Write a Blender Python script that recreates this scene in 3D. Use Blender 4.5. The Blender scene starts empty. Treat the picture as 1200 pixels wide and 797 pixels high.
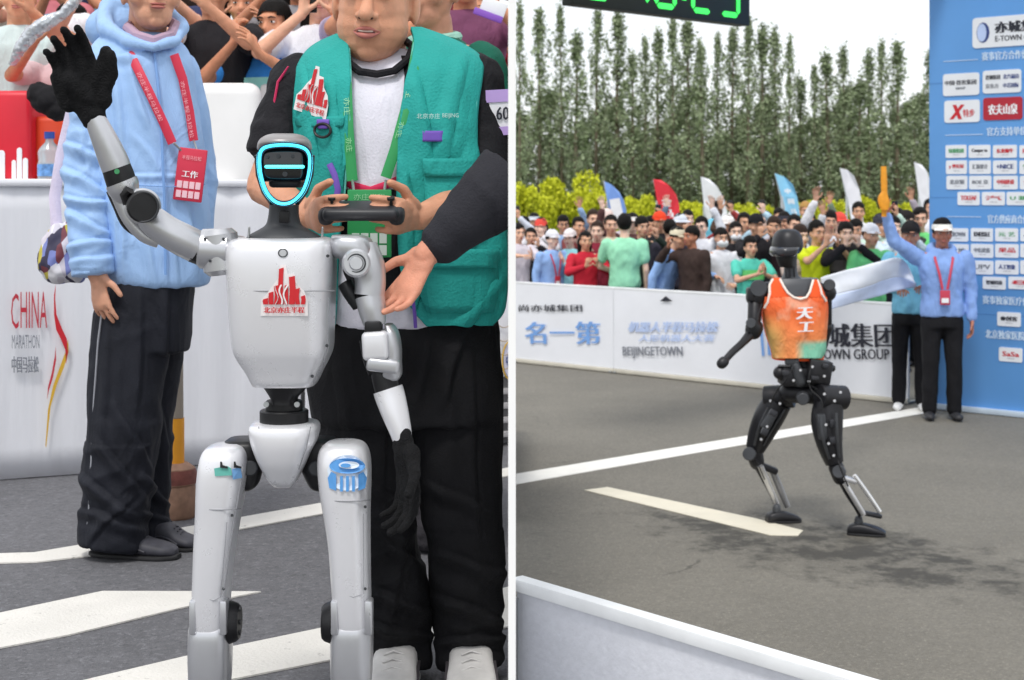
import bpy, bmesh, math, random
from mathutils import Vector as V, Matrix, noise
SC = bpy.context.scene
COL = SC.collection
R = math.radians
random.seed(7)
# ------------------------------------------------------------------ camera
CAM_Z, F, HY = 2.0, 1800.0, 225.0
cd = bpy.data.cameras.new('camera'); cam = bpy.data.objects.new('camera', cd); COL.objects.link(cam)
cam.location = (0, 0, CAM_Z); cam.rotation_euler = (R(90), 0, 0)
cd.sensor_width = 36; cd.lens = 54; cd.shift_y = -173.5/1200
cd.clip_start = .05; cd.clip_end = 3000
cd.dof.use_dof = True; cd.dof.focus_distance = 3.3; cd.dof.aperture_fstop = 9.5
SC.camera = cam
# ------------------------------------------------------------------ sky and sun (bright overcast)
w = bpy.data.worlds.new('World'); SC.world = w; w.use_nodes = True
nt = w.node_tree; nt.nodes.clear()
out = nt.nodes.new('ShaderNodeOutputWorld'); bg = nt.nodes.new('ShaderNodeBackground')
sky = nt.nodes.new('ShaderNodeTexSky'); sky.sky_type = 'NISHITA'; sky.sun_disc = False
SUN_DIR = V((.16, .58, -1.0)).normalized()
sky.sun_elevation = math.asin(-SUN_DIR.z); sky.sun_rotation = math.atan2(-SUN_DIR.x, -SUN_DIR.y)
tcw = nt.nodes.new('ShaderNodeTexCoord'); nzw = nt.nodes.new('ShaderNodeTexNoise')
nzw.inputs['Scale'].default_value = 2.2; nzw.inputs['Detail'].default_value = 5
crw = nt.nodes.new('ShaderNodeValToRGB')
crw.color_ramp.elements[0].position = .3; crw.color_ramp.elements[0].color = (9.0, 9.3, 9.7, 1)
crw.color_ramp.elements[1].position = .7; crw.color_ramp.elements[1].color = (10.8, 10.8, 10.8, 1)
mxw = nt.nodes.new('ShaderNodeMix'); mxw.data_type = 'RGBA'; mxw.inputs['Factor'].default_value = .85
nt.links.new(tcw.outputs['Generated'], nzw.inputs['Vector']); nt.links.new(nzw.outputs['Fac'], crw.inputs['Fac'])
nt.links.new(sky.outputs[0], mxw.inputs['A']); nt.links.new(crw.outputs[0], mxw.inputs['B'])
nt.links.new(mxw.outputs['Result'], bg.inputs['Color']); bg.inputs['Strength'].default_value = .1
nt.links.new(bg.outputs[0], out.inputs[0])
sd = bpy.data.lights.new('sun', 'SUN'); sun = bpy.data.objects.new('sun', sd); COL.objects.link(sun)
sd.energy = 1.5; sd.angle = R(11); sd.color = (1, .97, .92)
sun.rotation_euler = SUN_DIR.to_track_quat('-Z', 'Y').to_euler(); sun.location = (-5, -5, 20)
SC.view_settings.view_transform = 'Standard'; SC.view_settings.look = 'None'
SC.view_settings.exposure = .32; SC.view_settings.gamma = 1
# ------------------------------------------------------------------ helpers
TMP = bpy.data.scenes.new('tmp_eval')
LOC = {}
def P(px, py, d):
    return V(((px-600)/F*d, d, CAM_Z+(HY-py)/F*d))
def G(px, py, gz=0.0, up=0.0):              # the point of a ground plane seen at a place of the photograph
    d = (CAM_Z-gz)*F/(py-HY); return V(((px-600)/F*d, d, gz+up))
def lin(c):
    return tuple(((x/255)/12.92 if x/255 <= .04045 else ((x/255+.055)/1.055)**2.4) for x in c)
MATS = {}
def M(name, c, rough=.6, metal=0, var=.08, vs=6, bump=0, bs=80, coat=0, emit=0, sss=0, spec=.5, island=False, trans=0, alpha=1, stretch=None, fold=0, fs=9, rvar=0):
    if name in MATS: return MATS[name]
    m = bpy.data.materials.new(name); m.use_nodes = True; n = m.node_tree; b = n.nodes['Principled BSDF']; L = n.links
    c = lin(c)
    tc = n.nodes.new('ShaderNodeTexCoord'); src = tc.outputs['Object']
    if stretch:
        mp = n.nodes.new('ShaderNodeMapping'); mp.inputs['Scale'].default_value = stretch; L.new(src, mp.inputs[0]); src = mp.outputs[0]
    nz = n.nodes.new('ShaderNodeTexNoise'); nz.inputs['Scale'].default_value = vs; nz.inputs['Detail'].default_value = 6
    L.new(src, nz.inputs['Vector'])
    mx = n.nodes.new('ShaderNodeMix'); mx.data_type = 'RGBA'
    mx.inputs['A'].default_value = (*[x*(1-var) for x in c], 1); mx.inputs['B'].default_value = (*[min(1, x*(1+var)) for x in c], 1)
    fac = nz.outputs['Fac']
    if island:
        ge = n.nodes.new('ShaderNodeNewGeometry'); fac = ge.outputs['Random Per Island']
    else:
        mr = n.nodes.new('ShaderNodeMapRange'); mr.inputs[1].default_value = .3; mr.inputs[2].default_value = .7
        L.new(fac, mr.inputs[0]); fac = mr.outputs[0]
    L.new(fac, mx.inputs['Factor']); L.new(mx.outputs['Result'], b.inputs['Base Color'])
    b.inputs['Roughness'].default_value = rough; b.inputs['Metallic'].default_value = metal
    b.inputs['Coat Weight'].default_value = coat; b.inputs['Coat Roughness'].default_value = .15
    b.inputs['Specular IOR Level'].default_value = spec
    b.inputs['Transmission Weight'].default_value = trans; b.inputs['Alpha'].default_value = alpha
    if sss:
        b.inputs['Subsurface Weight'].default_value = sss; b.inputs['Subsurface Radius'].default_value = (.012, .005, .003); b.inputs['Subsurface Scale'].default_value = 1
    if rvar:
        n5 = n.nodes.new('ShaderNodeTexNoise'); n5.inputs['Scale'].default_value = 16; n5.inputs['Detail'].default_value = 8; n5.inputs['Roughness'].default_value = .7; L.new(src, n5.inputs['Vector'])
        r5 = n.nodes.new('ShaderNodeMapRange'); r5.inputs[1].default_value = .35; r5.inputs[2].default_value = .7; r5.inputs[3].default_value = rough-rvar; r5.inputs[4].default_value = rough+rvar; L.new(n5.outputs['Fac'], r5.inputs[0]); L.new(r5.outputs[0], b.inputs['Roughness'])
    if emit:
        b.inputs['Emission Color'].default_value = (*c, 1); b.inputs['Emission Strength'].default_value = emit
    if bump:
        n2 = n.nodes.new('ShaderNodeTexNoise'); n2.inputs['Scale'].default_value = bs; n2.inputs['Detail'].default_value = 3
        L.new(src, n2.inputs['Vector']); bp = n.nodes.new('ShaderNodeBump'); bp.inputs['Strength'].default_value = bump; bp.inputs['Distance'].default_value = .01
        L.new(n2.outputs['Fac'], bp.inputs['Height']); L.new(bp.outputs[0], b.inputs['Normal'])
    if fold:                                # soft cloth folds with sharp crests
        m3 = n.nodes.new('ShaderNodeMapping'); m3.inputs['Scale'].default_value = (1.25, 1.25, .6); m3.inputs['Rotation'].default_value = (.3, .5, .2); L.new(tc.outputs['Object'], m3.inputs[0])
        n3 = n.nodes.new('ShaderNodeTexNoise'); n3.inputs['Scale'].default_value = fs; n3.inputs['Detail'].default_value = 3; n3.inputs['Distortion'].default_value = 1.1; L.new(m3.outputs[0], n3.inputs['Vector'])
        s3 = n.nodes.new('ShaderNodeMath'); s3.operation = 'SUBTRACT'; s3.inputs[1].default_value = .5; L.new(n3.outputs['Fac'], s3.inputs[0])
        a3 = n.nodes.new('ShaderNodeMath'); a3.operation = 'ABSOLUTE'; L.new(s3.outputs[0], a3.inputs[0])
        b3 = n.nodes.new('ShaderNodeBump'); b3.invert = True; b3.inputs['Strength'].default_value = fold; b3.inputs['Distance'].default_value = .06; L.new(a3.outputs[0], b3.inputs['Height'])
        if bump: L.new(b3.outputs[0], bp.inputs['Normal'])
        else: L.new(b3.outputs[0], b.inputs['Normal'])
    MATS[name] = m; return m
def cloth(c, key=None):                     # woven cloth of a given colour
    return M(key or 'cloth_%d_%d_%d' % tuple(c), c, .85, var=.10, vs=9, bump=.25, bs=160, spec=.25, fold=.32, fs=7)
def ridges(rl, base=None):
    """crisp cloth folds: (x0, y0, x1, y1, width, height) as seen in the photograph, steeper on one side"""
    def f(p):
        px = 600+p.x/p.y*F; py = HY-(p.z-CAM_Z)/p.y*F; o = base(p) if base else 0
        for x0, y0, x1, y1, w_, a in rl:
            dx, dy = x1-x0, y1-y0; L2 = dx*dx+dy*dy; t = ((px-x0)*dx+(py-y0)*dy)/L2
            if -.25 < t < 1.25:
                d = ((px-x0)*dy-(py-y0)*dx)/math.sqrt(L2)+1.6*math.sin(t*4+x0); k = w_*(.55 if d > 0 else 1.5)
                if abs(d) < 3*k:
                    e = max(0, min(1, (min(t, 1-t)+.25)/.4)); o += a*e*(math.exp(-(d/k)**2)-.35*math.exp(-((abs(d)-1.9*k)/(.8*k))**2))
        return o
    return f
def sering(c, ax, ay, e=2.0, N=28):
    r = []
    for i in range(N):
        a = 2*math.pi*i/N; ca, sa = math.cos(a), math.sin(a)
        r.append(c + ax*(math.copysign(abs(ca)**(2/e), ca)) + ay*(math.copysign(abs(sa)**(2/e), sa)))
    return r
def catmull(rows, k=4):                     # rows: tuples of floats
    o = []
    n = len(rows)
    for i in range(n-1):
        p0, p1, p2, p3 = rows[max(i-1, 0)], rows[i], rows[i+1], rows[min(i+2, n-1)]
        for j in range(k):
            t = j/k
            o.append(tuple(.5*((2*b)+(-a+c)*t+(2*a-5*b+4*c-d)*t*t+(-a+3*b-3*c+d)*t**3) for a, b, c, d in zip(p0, p1, p2, p3)))
    o.append(tuple(rows[-1])); return o
def basis(d):
    d = d.normalized(); u = V((0, 0, 1)) if abs(d.z) < .9 else V((0, 1, 0))
    x = d.cross(u).normalized(); return x, x.cross(d).normalized(), d
class MB:
    def __init__(s): s.v = []; s.f = []; s.m = []
    def add(s, v, f, m=0):
        o = len(s.v); s.v += [V(p) for p in v]; s.f += [tuple(i+o for i in q) for q in f]; s.m += [m]*len(f); return s
    def loft(s, rings, m=0, caps=True, closed=False):
        N = len(rings[0]); f = []; n = len(rings)
        for i in range(n if closed else n-1):
            for j in range(N): f.append((i*N+j, i*N+(j+1) % N, (i+1) % n*N+(j+1) % N, (i+1) % n*N+j))
        if caps and not closed: f += [tuple(range(N))[::-1], tuple(range((n-1)*N, n*N))]
        return s.add([p for r in rings for p in r], f, m)
    def box(s, c, sz, rot=None, m=0):
        c = V(c); v = []
        for i in range(8):
            p = V(((i & 1)-.5, ((i >> 1) & 1)-.5, ((i >> 2) & 1)-.5)); p = V((p.x*sz[0], p.y*sz[1], p.z*sz[2]))
            v.append(c+(rot @ p if rot else p))
        return s.add(v, [(0, 2, 3, 1), (4, 5, 7, 6), (0, 1, 5, 4), (2, 6, 7, 3), (0, 4, 6, 2), (1, 3, 7, 5)], m)
    def rbox(s, c, sz, r=.01, rot=None, m=0, seg=2):
        bm = bmesh.new(); bmesh.ops.create_cube(bm, size=1)
        for q in bm.verts: q.co = V((q.co.x*sz[0], q.co.y*sz[1], q.co.z*sz[2]))
        bmesh.ops.bevel(bm, geom=bm.edges[:], offset=min(r, min(sz)*.45), segments=seg, profile=.5, affect='EDGES')
        c = V(c); bm.verts.index_update()
        s.add([c+(rot @ q.co if rot else q.co) for q in bm.verts], [[q.index for q in f.verts] for f in bm.faces], m); bm.free(); return s
    def cyl(s, p0, p1, r0, r1=None, n=18, m=0, bev=0):
        p0, p1 = V(p0), V(p1); r1 = r0 if r1 is None else r1; x, y, d = basis(p1-p0)
        if bev: st = [(p0, r0-bev), (p0+d*bev, r0), (p1-d*bev, r1), (p1, r1-bev)]
        else: st = [(p0, r0), (p1, r1)]
        return s.loft([sering(c, x*r, y*r, 2, n) for c, r in st], m)
    def cap(s, p0, p1, r0, r1=None, n=10, m=0, h=3, flat=1, fx=None):
        p0, p1 = V(p0), V(p1); r1 = r0 if r1 is None else r1
        if (p1-p0).length < 1e-6: p1 = p1+V((0, 0, 1e-4))
        x, y, d = basis(p1-p0)
        if fx is not None:
            x = (fx-d*fx.dot(d)).normalized(); y = d.cross(x)
        st = [(p0-d*r0*math.cos(math.pi/2*i/h)*.999, r0*math.sin(math.pi/2*i/h)+1e-5) for i in range(h)]+[(p0, r0), (p1, r1)]
        st += [(p1+d*r1*math.sin(math.pi/2*i/h), r1*math.cos(math.pi/2*i/h)+1e-5) for i in range(1, h+1)]
        return s.loft([sering(c, x*r, y*r*flat, 2, n) for c, r in st], m)
    def ell(s, c, r, rot=None, n=16, k=10, m=0):
        c = V(c); rings = []
        for i in range(k+1):
            a = -math.pi/2+math.pi*i/k; cz, sz = max(math.cos(a), .002), math.sin(a)
            q = [V((r[0]*cz*math.cos(2*math.pi*j/n), r[1]*cz*math.sin(2*math.pi*j/n), r[2]*sz)) for j in range(n)]
            rings.append([c+(rot @ p if rot else p) for p in q])
        return s.loft(rings, m)
    def tube(s, pts, rad, n=10, m=0, closed=False, flat=1, fx=None):
        pts = [V(p) for p in pts]; N = len(pts)
        rad = rad if isinstance(rad, (list, tuple)) else [rad]*N
        rings = []; x = None
        for i, p in enumerate(pts):
            d = (pts[(i+1) % N]-pts[i-1]) if closed else (pts[min(i+1, N-1)]-pts[max(i-1, 0)])
            d = d.normalized()
            if fx is not None: x = (fx-d*fx.dot(d)).normalized()
            elif x is None: x = basis(d)[0]
            else: x = (x-d*x.dot(d)).normalized()
            rings.append(sering(p, x*rad[i], d.cross(x)*rad[i]*flat, 2, n))
        return s.loft(rings, m, closed=closed)
    def prism(s, pts, off, m=0):
        n = len(pts); off = V(off); pts = [V(p) for p in pts]
        return s.add(pts+[p+off for p in pts], [tuple(range(n)), tuple(range(2*n-1, n-1, -1))]+[(i, i+n, (i+1) % n+n, (i+1) % n) for i in range(n)], m)
def props(o, label=None, cat=None, group=None, kind=None):
    if label: o['label'] = label
    if cat: o['category'] = cat
    if group: o['group'] = group
    if kind: o['kind'] = kind
    return o
def thing(name, loc, label, cat, group=None, rot=0):
    o = bpy.data.objects.new(name, None); COL.objects.link(o); o.location = loc; o.rotation_euler = (0, 0, rot); o.empty_display_size = .1
    LOC[o] = V(loc); return props(o, label, cat, group)
def remesh(verts, faces, vox, it=4, adapt=0, fac=.5):
    me = bpy.data.meshes.new('t'); me.from_pydata(verts, [], faces)
    o = bpy.data.objects.new('t', me); TMP.collection.objects.link(o)
    a = o.modifiers.new('r', 'REMESH'); a.mode = 'VOXEL'; a.voxel_size = vox; a.adaptivity = adapt
    if it:
        b = o.modifiers.new('s', 'SMOOTH'); b.factor = fac; b.iterations = it
    TMP.view_layers[0].update(); dg = TMP.view_layers[0].depsgraph
    r = bpy.data.meshes.new_from_object(o.evaluated_get(dg))
    bpy.data.objects.remove(o); bpy.data.meshes.remove(me); return r
def build(mb, name, mats, parent=None, local=False, smooth=True, ang=38, vox=0, it=4, disp=None, raw=None, loc=None, kind=None, label=None, fix=True, bevel=0):
    """one mesh object; vox welds the pieces into one skin; raw is welded on unremeshed; world coordinates unless local"""
    off = V((0, 0, 0)) if local or parent is None else LOC[parent]
    if loc is not None: off = V(loc)
    if vox:
        me = remesh(mb.v, mb.f, vox, it)
        if disp:
            me.calc_loop_triangles()
            ns = [q.vector.copy() for q in me.vertex_normals]
            for q, nn in zip(me.vertices, ns): q.co += nn*disp(q.co)
        if raw:
            bm = bmesh.new(); bm.from_mesh(me); o = [bm.verts.new(p) for p in raw.v]
            for f in raw.f:
                try: bm.faces.new([o[i] for i in f])
                except ValueError: pass
            bm.to_mesh(me); bm.free()
        me.name = name
        for q in me.vertices: q.co -= off
    else:
        me = bpy.data.meshes.new(name); me.from_pydata([p-off for p in mb.v], [], mb.f)
        me.polygons.foreach_set('material_index', mb.m)
        if fix:
            bm = bmesh.new(); bm.from_mesh(me); bmesh.ops.recalc_face_normals(bm, faces=bm.faces[:]); bm.to_mesh(me); bm.free()
    mats = mats if isinstance(mats, (list, tuple)) else [mats]
    for m in mats: me.materials.append(m)
    o = bpy.data.objects.new(name, me); COL.objects.link(o)
    if smooth:
        me.shade_smooth()
        if not vox: me.set_sharp_from_angle(angle=R(ang))
    if bevel:
        b = o.modifiers.new('bevel', 'BEVEL'); b.width = bevel; b.segments = 2; b.limit_method = 'ANGLE'
    if parent is not None: o.parent = parent; LOC[o] = LOC[parent]
    else: o.location = off; LOC[o] = off
    if kind: o['kind'] = kind
    if label: o['label'] = label
    return o
TXT = {}
def text_geo(s):
    if s in TXT: return TXT[s]
    cu = bpy.data.curves.new('t', 'FONT'); cu.body = s; cu.size = 1; cu.resolution_u = 2; cu.extrude = 0
    o = bpy.data.objects.new('t', cu); TMP.collection.objects.link(o)
    TMP.view_layers[0].update(); dg = TMP.view_layers[0].depsgraph
    me = bpy.data.meshes.new_from_object(o.evaluated_get(dg))
    v = [q.co.copy() for q in me.vertices]; f = [tuple(p.vertices) for p in me.polygons]
    bpy.data.objects.remove(o); bpy.data.meshes.remove(me)
    x0, x1 = min(p.x for p in v), max(p.x for p in v); y0, y1 = min(p.y for p in v), max(p.y for p in v)
    TXT[s] = ([((p.x-(x0+x1)/2)/max(x1-x0, 1e-6), (p.y-(y0+y1)/2)/max(y1-y0, 1e-6)) for p in v], f, (x1-x0)/max(y1-y0, 1e-6)); return TXT[s]
def lettering(parent, s, c, xd, ud, w, h, mat, name='lettering', thick=.0015, bold=0, flip=False, local=False, slant=0):
    """flat print or raised letters: s fitted to w x h around c, reading along xd with ud up"""
    vv, ff, asp = text_geo(s); c = V(c); xd = xd.normalized(); ud = ud.normalized(); nrm = xd.cross(ud).normalized()
    mb = MB()
    for dx in ([0] if not bold else [-bold, 0, bold]):
        k = thick*(1+.05*dx/(bold or 1))
        a = [c+xd*(x*w*(-1 if flip else 1)+y*slant*h+dx)+ud*(y*h)+nrm*k for x, y in vv]
        mb.add(a, ff)
    return build(mb, name, mat, parent, local=local, smooth=False, fix=False)
# ================================================================== materials with a surface of their own
def asphalt(name, base, dark=.6, spot=True, stain=None):
    m = bpy.data.materials.new(name); m.use_nodes = True; n = m.node_tree; b = n.nodes['Principled BSDF']; L = n.links
    g = n.nodes.new('ShaderNodeNewGeometry'); pos = g.outputs['Position']
    def noise_(sc, det=4, rough=.6):
        q = n.nodes.new('ShaderNodeTexNoise'); q.inputs['Scale'].default_value = sc; q.inputs['Detail'].default_value = det; q.inputs['Roughness'].default_value = rough
        L.new(pos, q.inputs['Vector']); return q.outputs['Fac']
    def ramp(src, a, bb):
        q = n.nodes.new('ShaderNodeMapRange'); q.inputs[1].default_value = a; q.inputs[2].default_value = bb; L.new(src, q.inputs[0]); return q.outputs[0]
    def mix(f, A, B):
        q = n.nodes.new('ShaderNodeMix'); q.data_type = 'RGBA'
        for k, x in (('A', A), ('B', B)):
            if isinstance(x, tuple): q.inputs[k].default_value = (*x, 1)
            else: L.new(x, q.inputs[k])
        if isinstance(f, float): q.inputs['Factor'].default_value = f
        else: L.new(f, q.inputs['Factor'])
        return q.outputs['Result']
    c = lin(base)
    col = mix(ramp(noise_(1.1), .3, .7), tuple(x*.86 for x in c), tuple(x*1.1 for x in c))
    grit = noise_(130, 3, .8)
    col = mix(ramp(grit, .56, .72), col, tuple(min(1, x*1.75) for x in c))
    col = mix(ramp(noise_(95, 2, .7), .55, .75), col, tuple(x*.5 for x in c))
    col = mix(ramp(noise_(17, 5, .75), .38, .62), mix(.18, col, (0, 0, 0)), col)
    col = mix(ramp(noise_(48, 3, .8), .54, .70), col, tuple(min(1, x*1.5) for x in c)); col = mix(ramp(noise_(41, 3, .8), .55, .70), col, tuple(x*.62 for x in c))
    vo = n.nodes.new('ShaderNodeTexVoronoi'); vo.feature = 'DISTANCE_TO_EDGE'; vo.inputs['Scale'].default_value = .42
    wv = n.nodes.new('ShaderNodeVectorMath'); wv.operation = 'MULTIPLY_ADD'; wn = n.nodes.new('ShaderNodeTexNoise'); wn.inputs['Scale'].default_value = 3; wn.inputs['Detail'].default_value = 6; L.new(pos, wn.inputs['Vector'])
    wv.inputs[1].default_value = (.5, .5, 0); L.new(wn.outputs['Color'], wv.inputs[0]); L.new(pos, wv.inputs[2]); L.new(wv.outputs[0], vo.inputs['Vector'])
    ck = n.nodes.new('ShaderNodeMath'); ck.operation = 'MULTIPLY'; L.new(ramp(vo.outputs['Distance'], .006, .002), ck.inputs[0]); L.new(ramp(noise_(.7), .56, .68), ck.inputs[1])
    col = mix(ck.outputs[0], col, tuple(x*.35 for x in c))
    if stain:                                # a damp, oily patch with its own outline: (ax, ay, bx, by, radius)
        ax, ay, bx, by, rr = stain; dx, dy = bx-ax, by-ay; ln = math.hypot(dx, dy); ang = math.atan2(dy, dx)
        mp = n.nodes.new('ShaderNodeMapping'); mp.vector_type = 'TEXTURE'
        mp.inputs['Location'].default_value = ((ax+bx)/2, (ay+by)/2, 0); mp.inputs['Rotation'].default_value = (0, 0, ang); mp.inputs['Scale'].default_value = (ln/2, rr, 1)
        L.new(pos, mp.inputs[0]); ln_ = n.nodes.new('ShaderNodeVectorMath'); ln_.operation = 'LENGTH'; L.new(mp.outputs[0], ln_.inputs[0])
        wob = noise_(3.1, 9, .72); ad = n.nodes.new('ShaderNodeMath'); ad.operation = 'MULTIPLY_ADD'; ad.inputs[1].default_value = 3.2; L.new(wob, ad.inputs[0]); L.new(ln_.outputs['Value'], ad.inputs[2])
        f = ramp(ad.outputs[0], 2.72, 2.22)
        q = n.nodes.new('ShaderNodeMath'); q.operation = 'MULTIPLY'; pr = n.nodes.new('ShaderNodeMapRange'); pr.inputs[1].default_value = .44; pr.inputs[2].default_value = .54; pr.inputs[3].default_value = .25; L.new(noise_(3.7, 8, .7), pr.inputs[0]); L.new(f, q.inputs[0]); L.new(pr.outputs[0], q.inputs[1]); f = q.outputs[0]
        col = mix(f, col, mix(.85, col, tuple(x*.18 for x in c)))
    L.new(col, b.inputs['Base Color']); b.inputs['Roughness'].default_value = .82
    bp = n.nodes.new('ShaderNodeBump'); bp.inputs['Strength'].default_value = .55; bp.inputs['Distance'].default_value = .006
    L.new(grit, bp.inputs['Height']); L.new(bp.outputs[0], b.inputs['Normal']); return m
def road_paint(name, base, worn=.4):
    m = M(name, base, .7, var=.06, vs=5, bump=.3, bs=120); n = m.node_tree; L = n.links; b = n.nodes['Principled BSDF']
    old = b.inputs['Base Color'].links[0].from_socket
    q = n.nodes.new('ShaderNodeTexNoise'); q.inputs['Scale'].default_value = 26; q.inputs['Detail'].default_value = 8; q.inputs['Roughness'].default_value = .75
    g = n.nodes.new('ShaderNodeNewGeometry'); L.new(g.outputs['Position'], q.inputs['Vector'])
    r = n.nodes.new('ShaderNodeMapRange'); r.inputs[1].default_value = .60; r.inputs[2].default_value = .72; r.inputs[4].default_value = worn; L.new(q.outputs['Fac'], r.inputs[0])
    mx = n.nodes.new('ShaderNodeMix'); mx.data_type = 'RGBA'; mx.inputs['B'].default_value = (*lin((120, 118, 115)), 1); L.new(old, mx.inputs['A']); L.new(r.outputs[0], mx.inputs['Factor']); L.new(mx.outputs['Result'], b.inputs['Base Color'])
    return m
ROAD = asphalt('asphalt_road', (120, 116, 107), stain=(*G(770, 600)[:2], *G(1215, 690)[:2], .62))
DECKA = asphalt('asphalt_deck', (105, 105, 109))
PAINT = road_paint('road_paint_white', (236, 234, 228)); PAINT2 = road_paint('road_paint_cream', (222, 215, 196), .55); PAINT3 = road_paint('road_paint_worn_white', (222, 219, 213), .75)
WHITE = M('white_sheet', (236, 238, 244), .55, var=.03, vs=3, bump=.12, bs=14)
FAB = M('white_banner_fabric', (226, 227, 233), .7, var=.03, vs=3, bump=.15, bs=9, stretch=(6, 6, .5))
STEEL = M('galvanised_steel', (170, 172, 172), .4, .8, var=.12)
BEIGE = M('beige_trim', (205, 200, 186), .6)
BLK = M('black_plastic', (26, 26, 28), .45, var=.2)
INK = M('black_ink', (38, 40, 52), .7); GREYINK = M('grey_ink', (120, 124, 134), .7); REDINK = M('red_ink', (202, 32, 46), .6, var=.05)
BLUEINK = M('blue_ink', (120, 165, 226), .7); PALEINK = M('pale_blue_ink', (186, 204, 240), .7); GOLD = M('gold_ink', (214, 170, 50), .6); WINK = M('white_ink', (240, 242, 246), .6); GREENINK = M('green_ink', (70, 160, 100), .6); NAVY = M('navy_ink', (50, 70, 130), .6); SKYW = M('sky_white_ink', (205, 226, 246), .6)
LZ = .9                                      # the left place stands on a raised asphalt deck
# ------------------------------------------------------------------ ground of both places
def grid_sheet(x0, x1, y0, y1, z, name, m):
    mb = MB(); mb.add([(x0, y0, z), (x1, y0, z), (x1, y1, z), (x0, y1, z)], [(0, 1, 2, 3)]); return build(mb, name, m, smooth=False, fix=False, kind='structure')
grid_sheet(-60, 60, -25, 27, 0, 'road', ROAD)
mb = MB(); mb.add([(-900, -900, -.03), (900, -900, -.03), (900, 1500, -.03), (-900, 1500, -.03)], [(0, 1, 2, 3)])
build(mb, 'ground', M('grass_ground', (84, 104, 52), .9, var=.35, vs=.4), smooth=False, fix=False, kind='structure')
mb = MB(); mb.box((-4.5, 6.6, LZ/2), (8.98, 11.4, LZ)); build(mb, 'raised_ground', DECKA, smooth=False, kind='structure')
def marking(pts, gz, m, name='road_marking', sub=1):
    a = [G(x, y, gz) for x, y in pts]; mb = MB(); mb.prism([p+V((0, 0, .001)) for p in a], (0, 0, .004)); return build(mb, name, m, smooth=False, kind='structure')
marking([(604.5, 556), (1092, 475.5), (1096, 482.5), (604.5, 568)], 0, PAINT)
marking([(685, 575), (712, 571.5), (884, 608), (941, 622.5), (935, 628.5), (903, 628)], 0, PAINT2)
marking([(-30, 651), (40, 649), (100, 639), (230, 617), (372, 591.5), (480, 571), (597, 549), (597, 558.5), (480, 582), (380, 603), (230, 631), (105, 653), (45, 660), (-30, 662)], LZ, PAINT3)
marking([(-40, 730), (0, 720), (120, 694.5), (306, 695), (225, 711), (80, 746), (0, 761), (-40, 771)], LZ, PAINT3)
marking([(95, 800), (222, 770), (390, 735), (520, 711), (597, 689), (597, 736), (500, 752), (435, 766), (262, 800)], LZ, PAINT3)
# ------------------------------------------------------------------ the white partition between the two places
t = thing('partition_wall', (0, 2.2, 0), 'thin tall white partition wall seen edge on between the two robots', 'wall')
mb = MB(); mb.box((0, 5.75, 1.21), (.0108, 7.1, 2.42)); build(mb, 'wall_panel', M('partition_white', (250, 250, 250), .6, var=.01), t, smooth=False)
# ================================================================== RIGHT PLACE
# ------------------------------------------------------------------ banner barrier behind the finish line
A = G(604.8, 425); B = G(1064, 474.5); A.x = .03
U = (B-A).normalized(); UP = V((0, 0, 1)); NR = U.cross(UP)
BH = .95
def on_bar(px, py):                          # the point of the barrier sheet seen at a place of the photograph
    d = V(((px-600)/F, 1, (HY-py)/F)); o = V((0, 0, CAM_Z)); t = (A-o).dot(NR)/d.dot(NR); return o+d*t
def bar_panel(p, q, label):
    c = (p+q)/2; L = (q-p).length; rot = Matrix((U, -NR, UP)).transposed()
    t = thing('banner_barrier', (c.x, c.y, 0), label, 'barrier', 'banner barriers along the finish straight')
    mb = MB(); nx = 24; vv = []; ff = []
    for i in range(nx+1):
        for k in range(9):
            s = i/nx; zz = .055+(BH-.06)*k/8
            vv.append(p+U*(L*s)+UP*zz+NR*(.012*noise.noise(V((s*L*1.6, zz*1.2, 3+p.x)))*math.sin(math.pi*k/8)))
    for i in range(nx):
        for k in range(8): ff.append((i*9+k, i*9+k+1, i*9+k+10, i*9+k+9))
    mb.add(vv, ff); mb.prism([p-NR*.02+UP*.055, q-NR*.02+UP*.055, q-NR*.02+UP*(BH-.01), p-NR*.02+UP*(BH-.01)], -NR*.01)
    build(mb, 'banner_sheet', WHITE, t)
    mb = MB(); mb.rbox(c+UP*(BH-.012)-NR*.012, (L, .03, .03), .008, rot); build(mb, 'top_rail', M('white_rail', (238, 240, 242), .5), t)
    mb = MB(); mb.rbox(c+UP*.03, (L, .035, .045), .008, rot); build(mb, 'bottom_rail', BEIGE, t)
    for e in (p+U*.03, q-U*.03):
        mb = MB(); mb.cyl(e-NR*.04, e-NR*.04+UP*BH, .02); build(mb, 'post', STEEL, t)
        mb = MB(); mb.rbox(e-NR*.22+UP*.015, (.04, .5, .025), .006, rot); build(mb, 'foot', STEEL, t)
    return t
S1 = on_bar(719, 400); S1.z = 0
b1 = bar_panel(A, S1-U*.0015, 'white banner barrier with pale blue characters at the left end of the finish barrier')
b2 = bar_panel(S1+U*.0015, B, 'long white banner barrier behind the running robot with a black group name')
def bar_text(t, s, x0, y0, x1, y1, m, bold=0, flip=False, slant=0):
    p, q = on_bar(x0, (y0+y1)/2), on_bar(x1, (y0+y1)/2); xm = (x0+x1)/2; hh = (on_bar(xm, y0)-on_bar(xm, y1)).z
    c = (p+q)/2; xd = V((q.x-p.x, q.y-p.y, 0)); xd = (q-p)
    lettering(t, s, c+NR*.016, xd, UP-xd.normalized()*UP.dot(xd.normalized()), (q-p).length, hh, m, bold=bold, flip=flip, slant=slant)
bar_text(b1, '尚亦城集团', 609, 357, 683, 365, INK, .004)
bar_text(b1, '名一第', 617, 377, 704, 403, BLUEINK, .012)
bar_text(b2, '机器人半程马拉松', 738, 377, 842, 389, PALEINK, .01, slant=.3)
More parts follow.
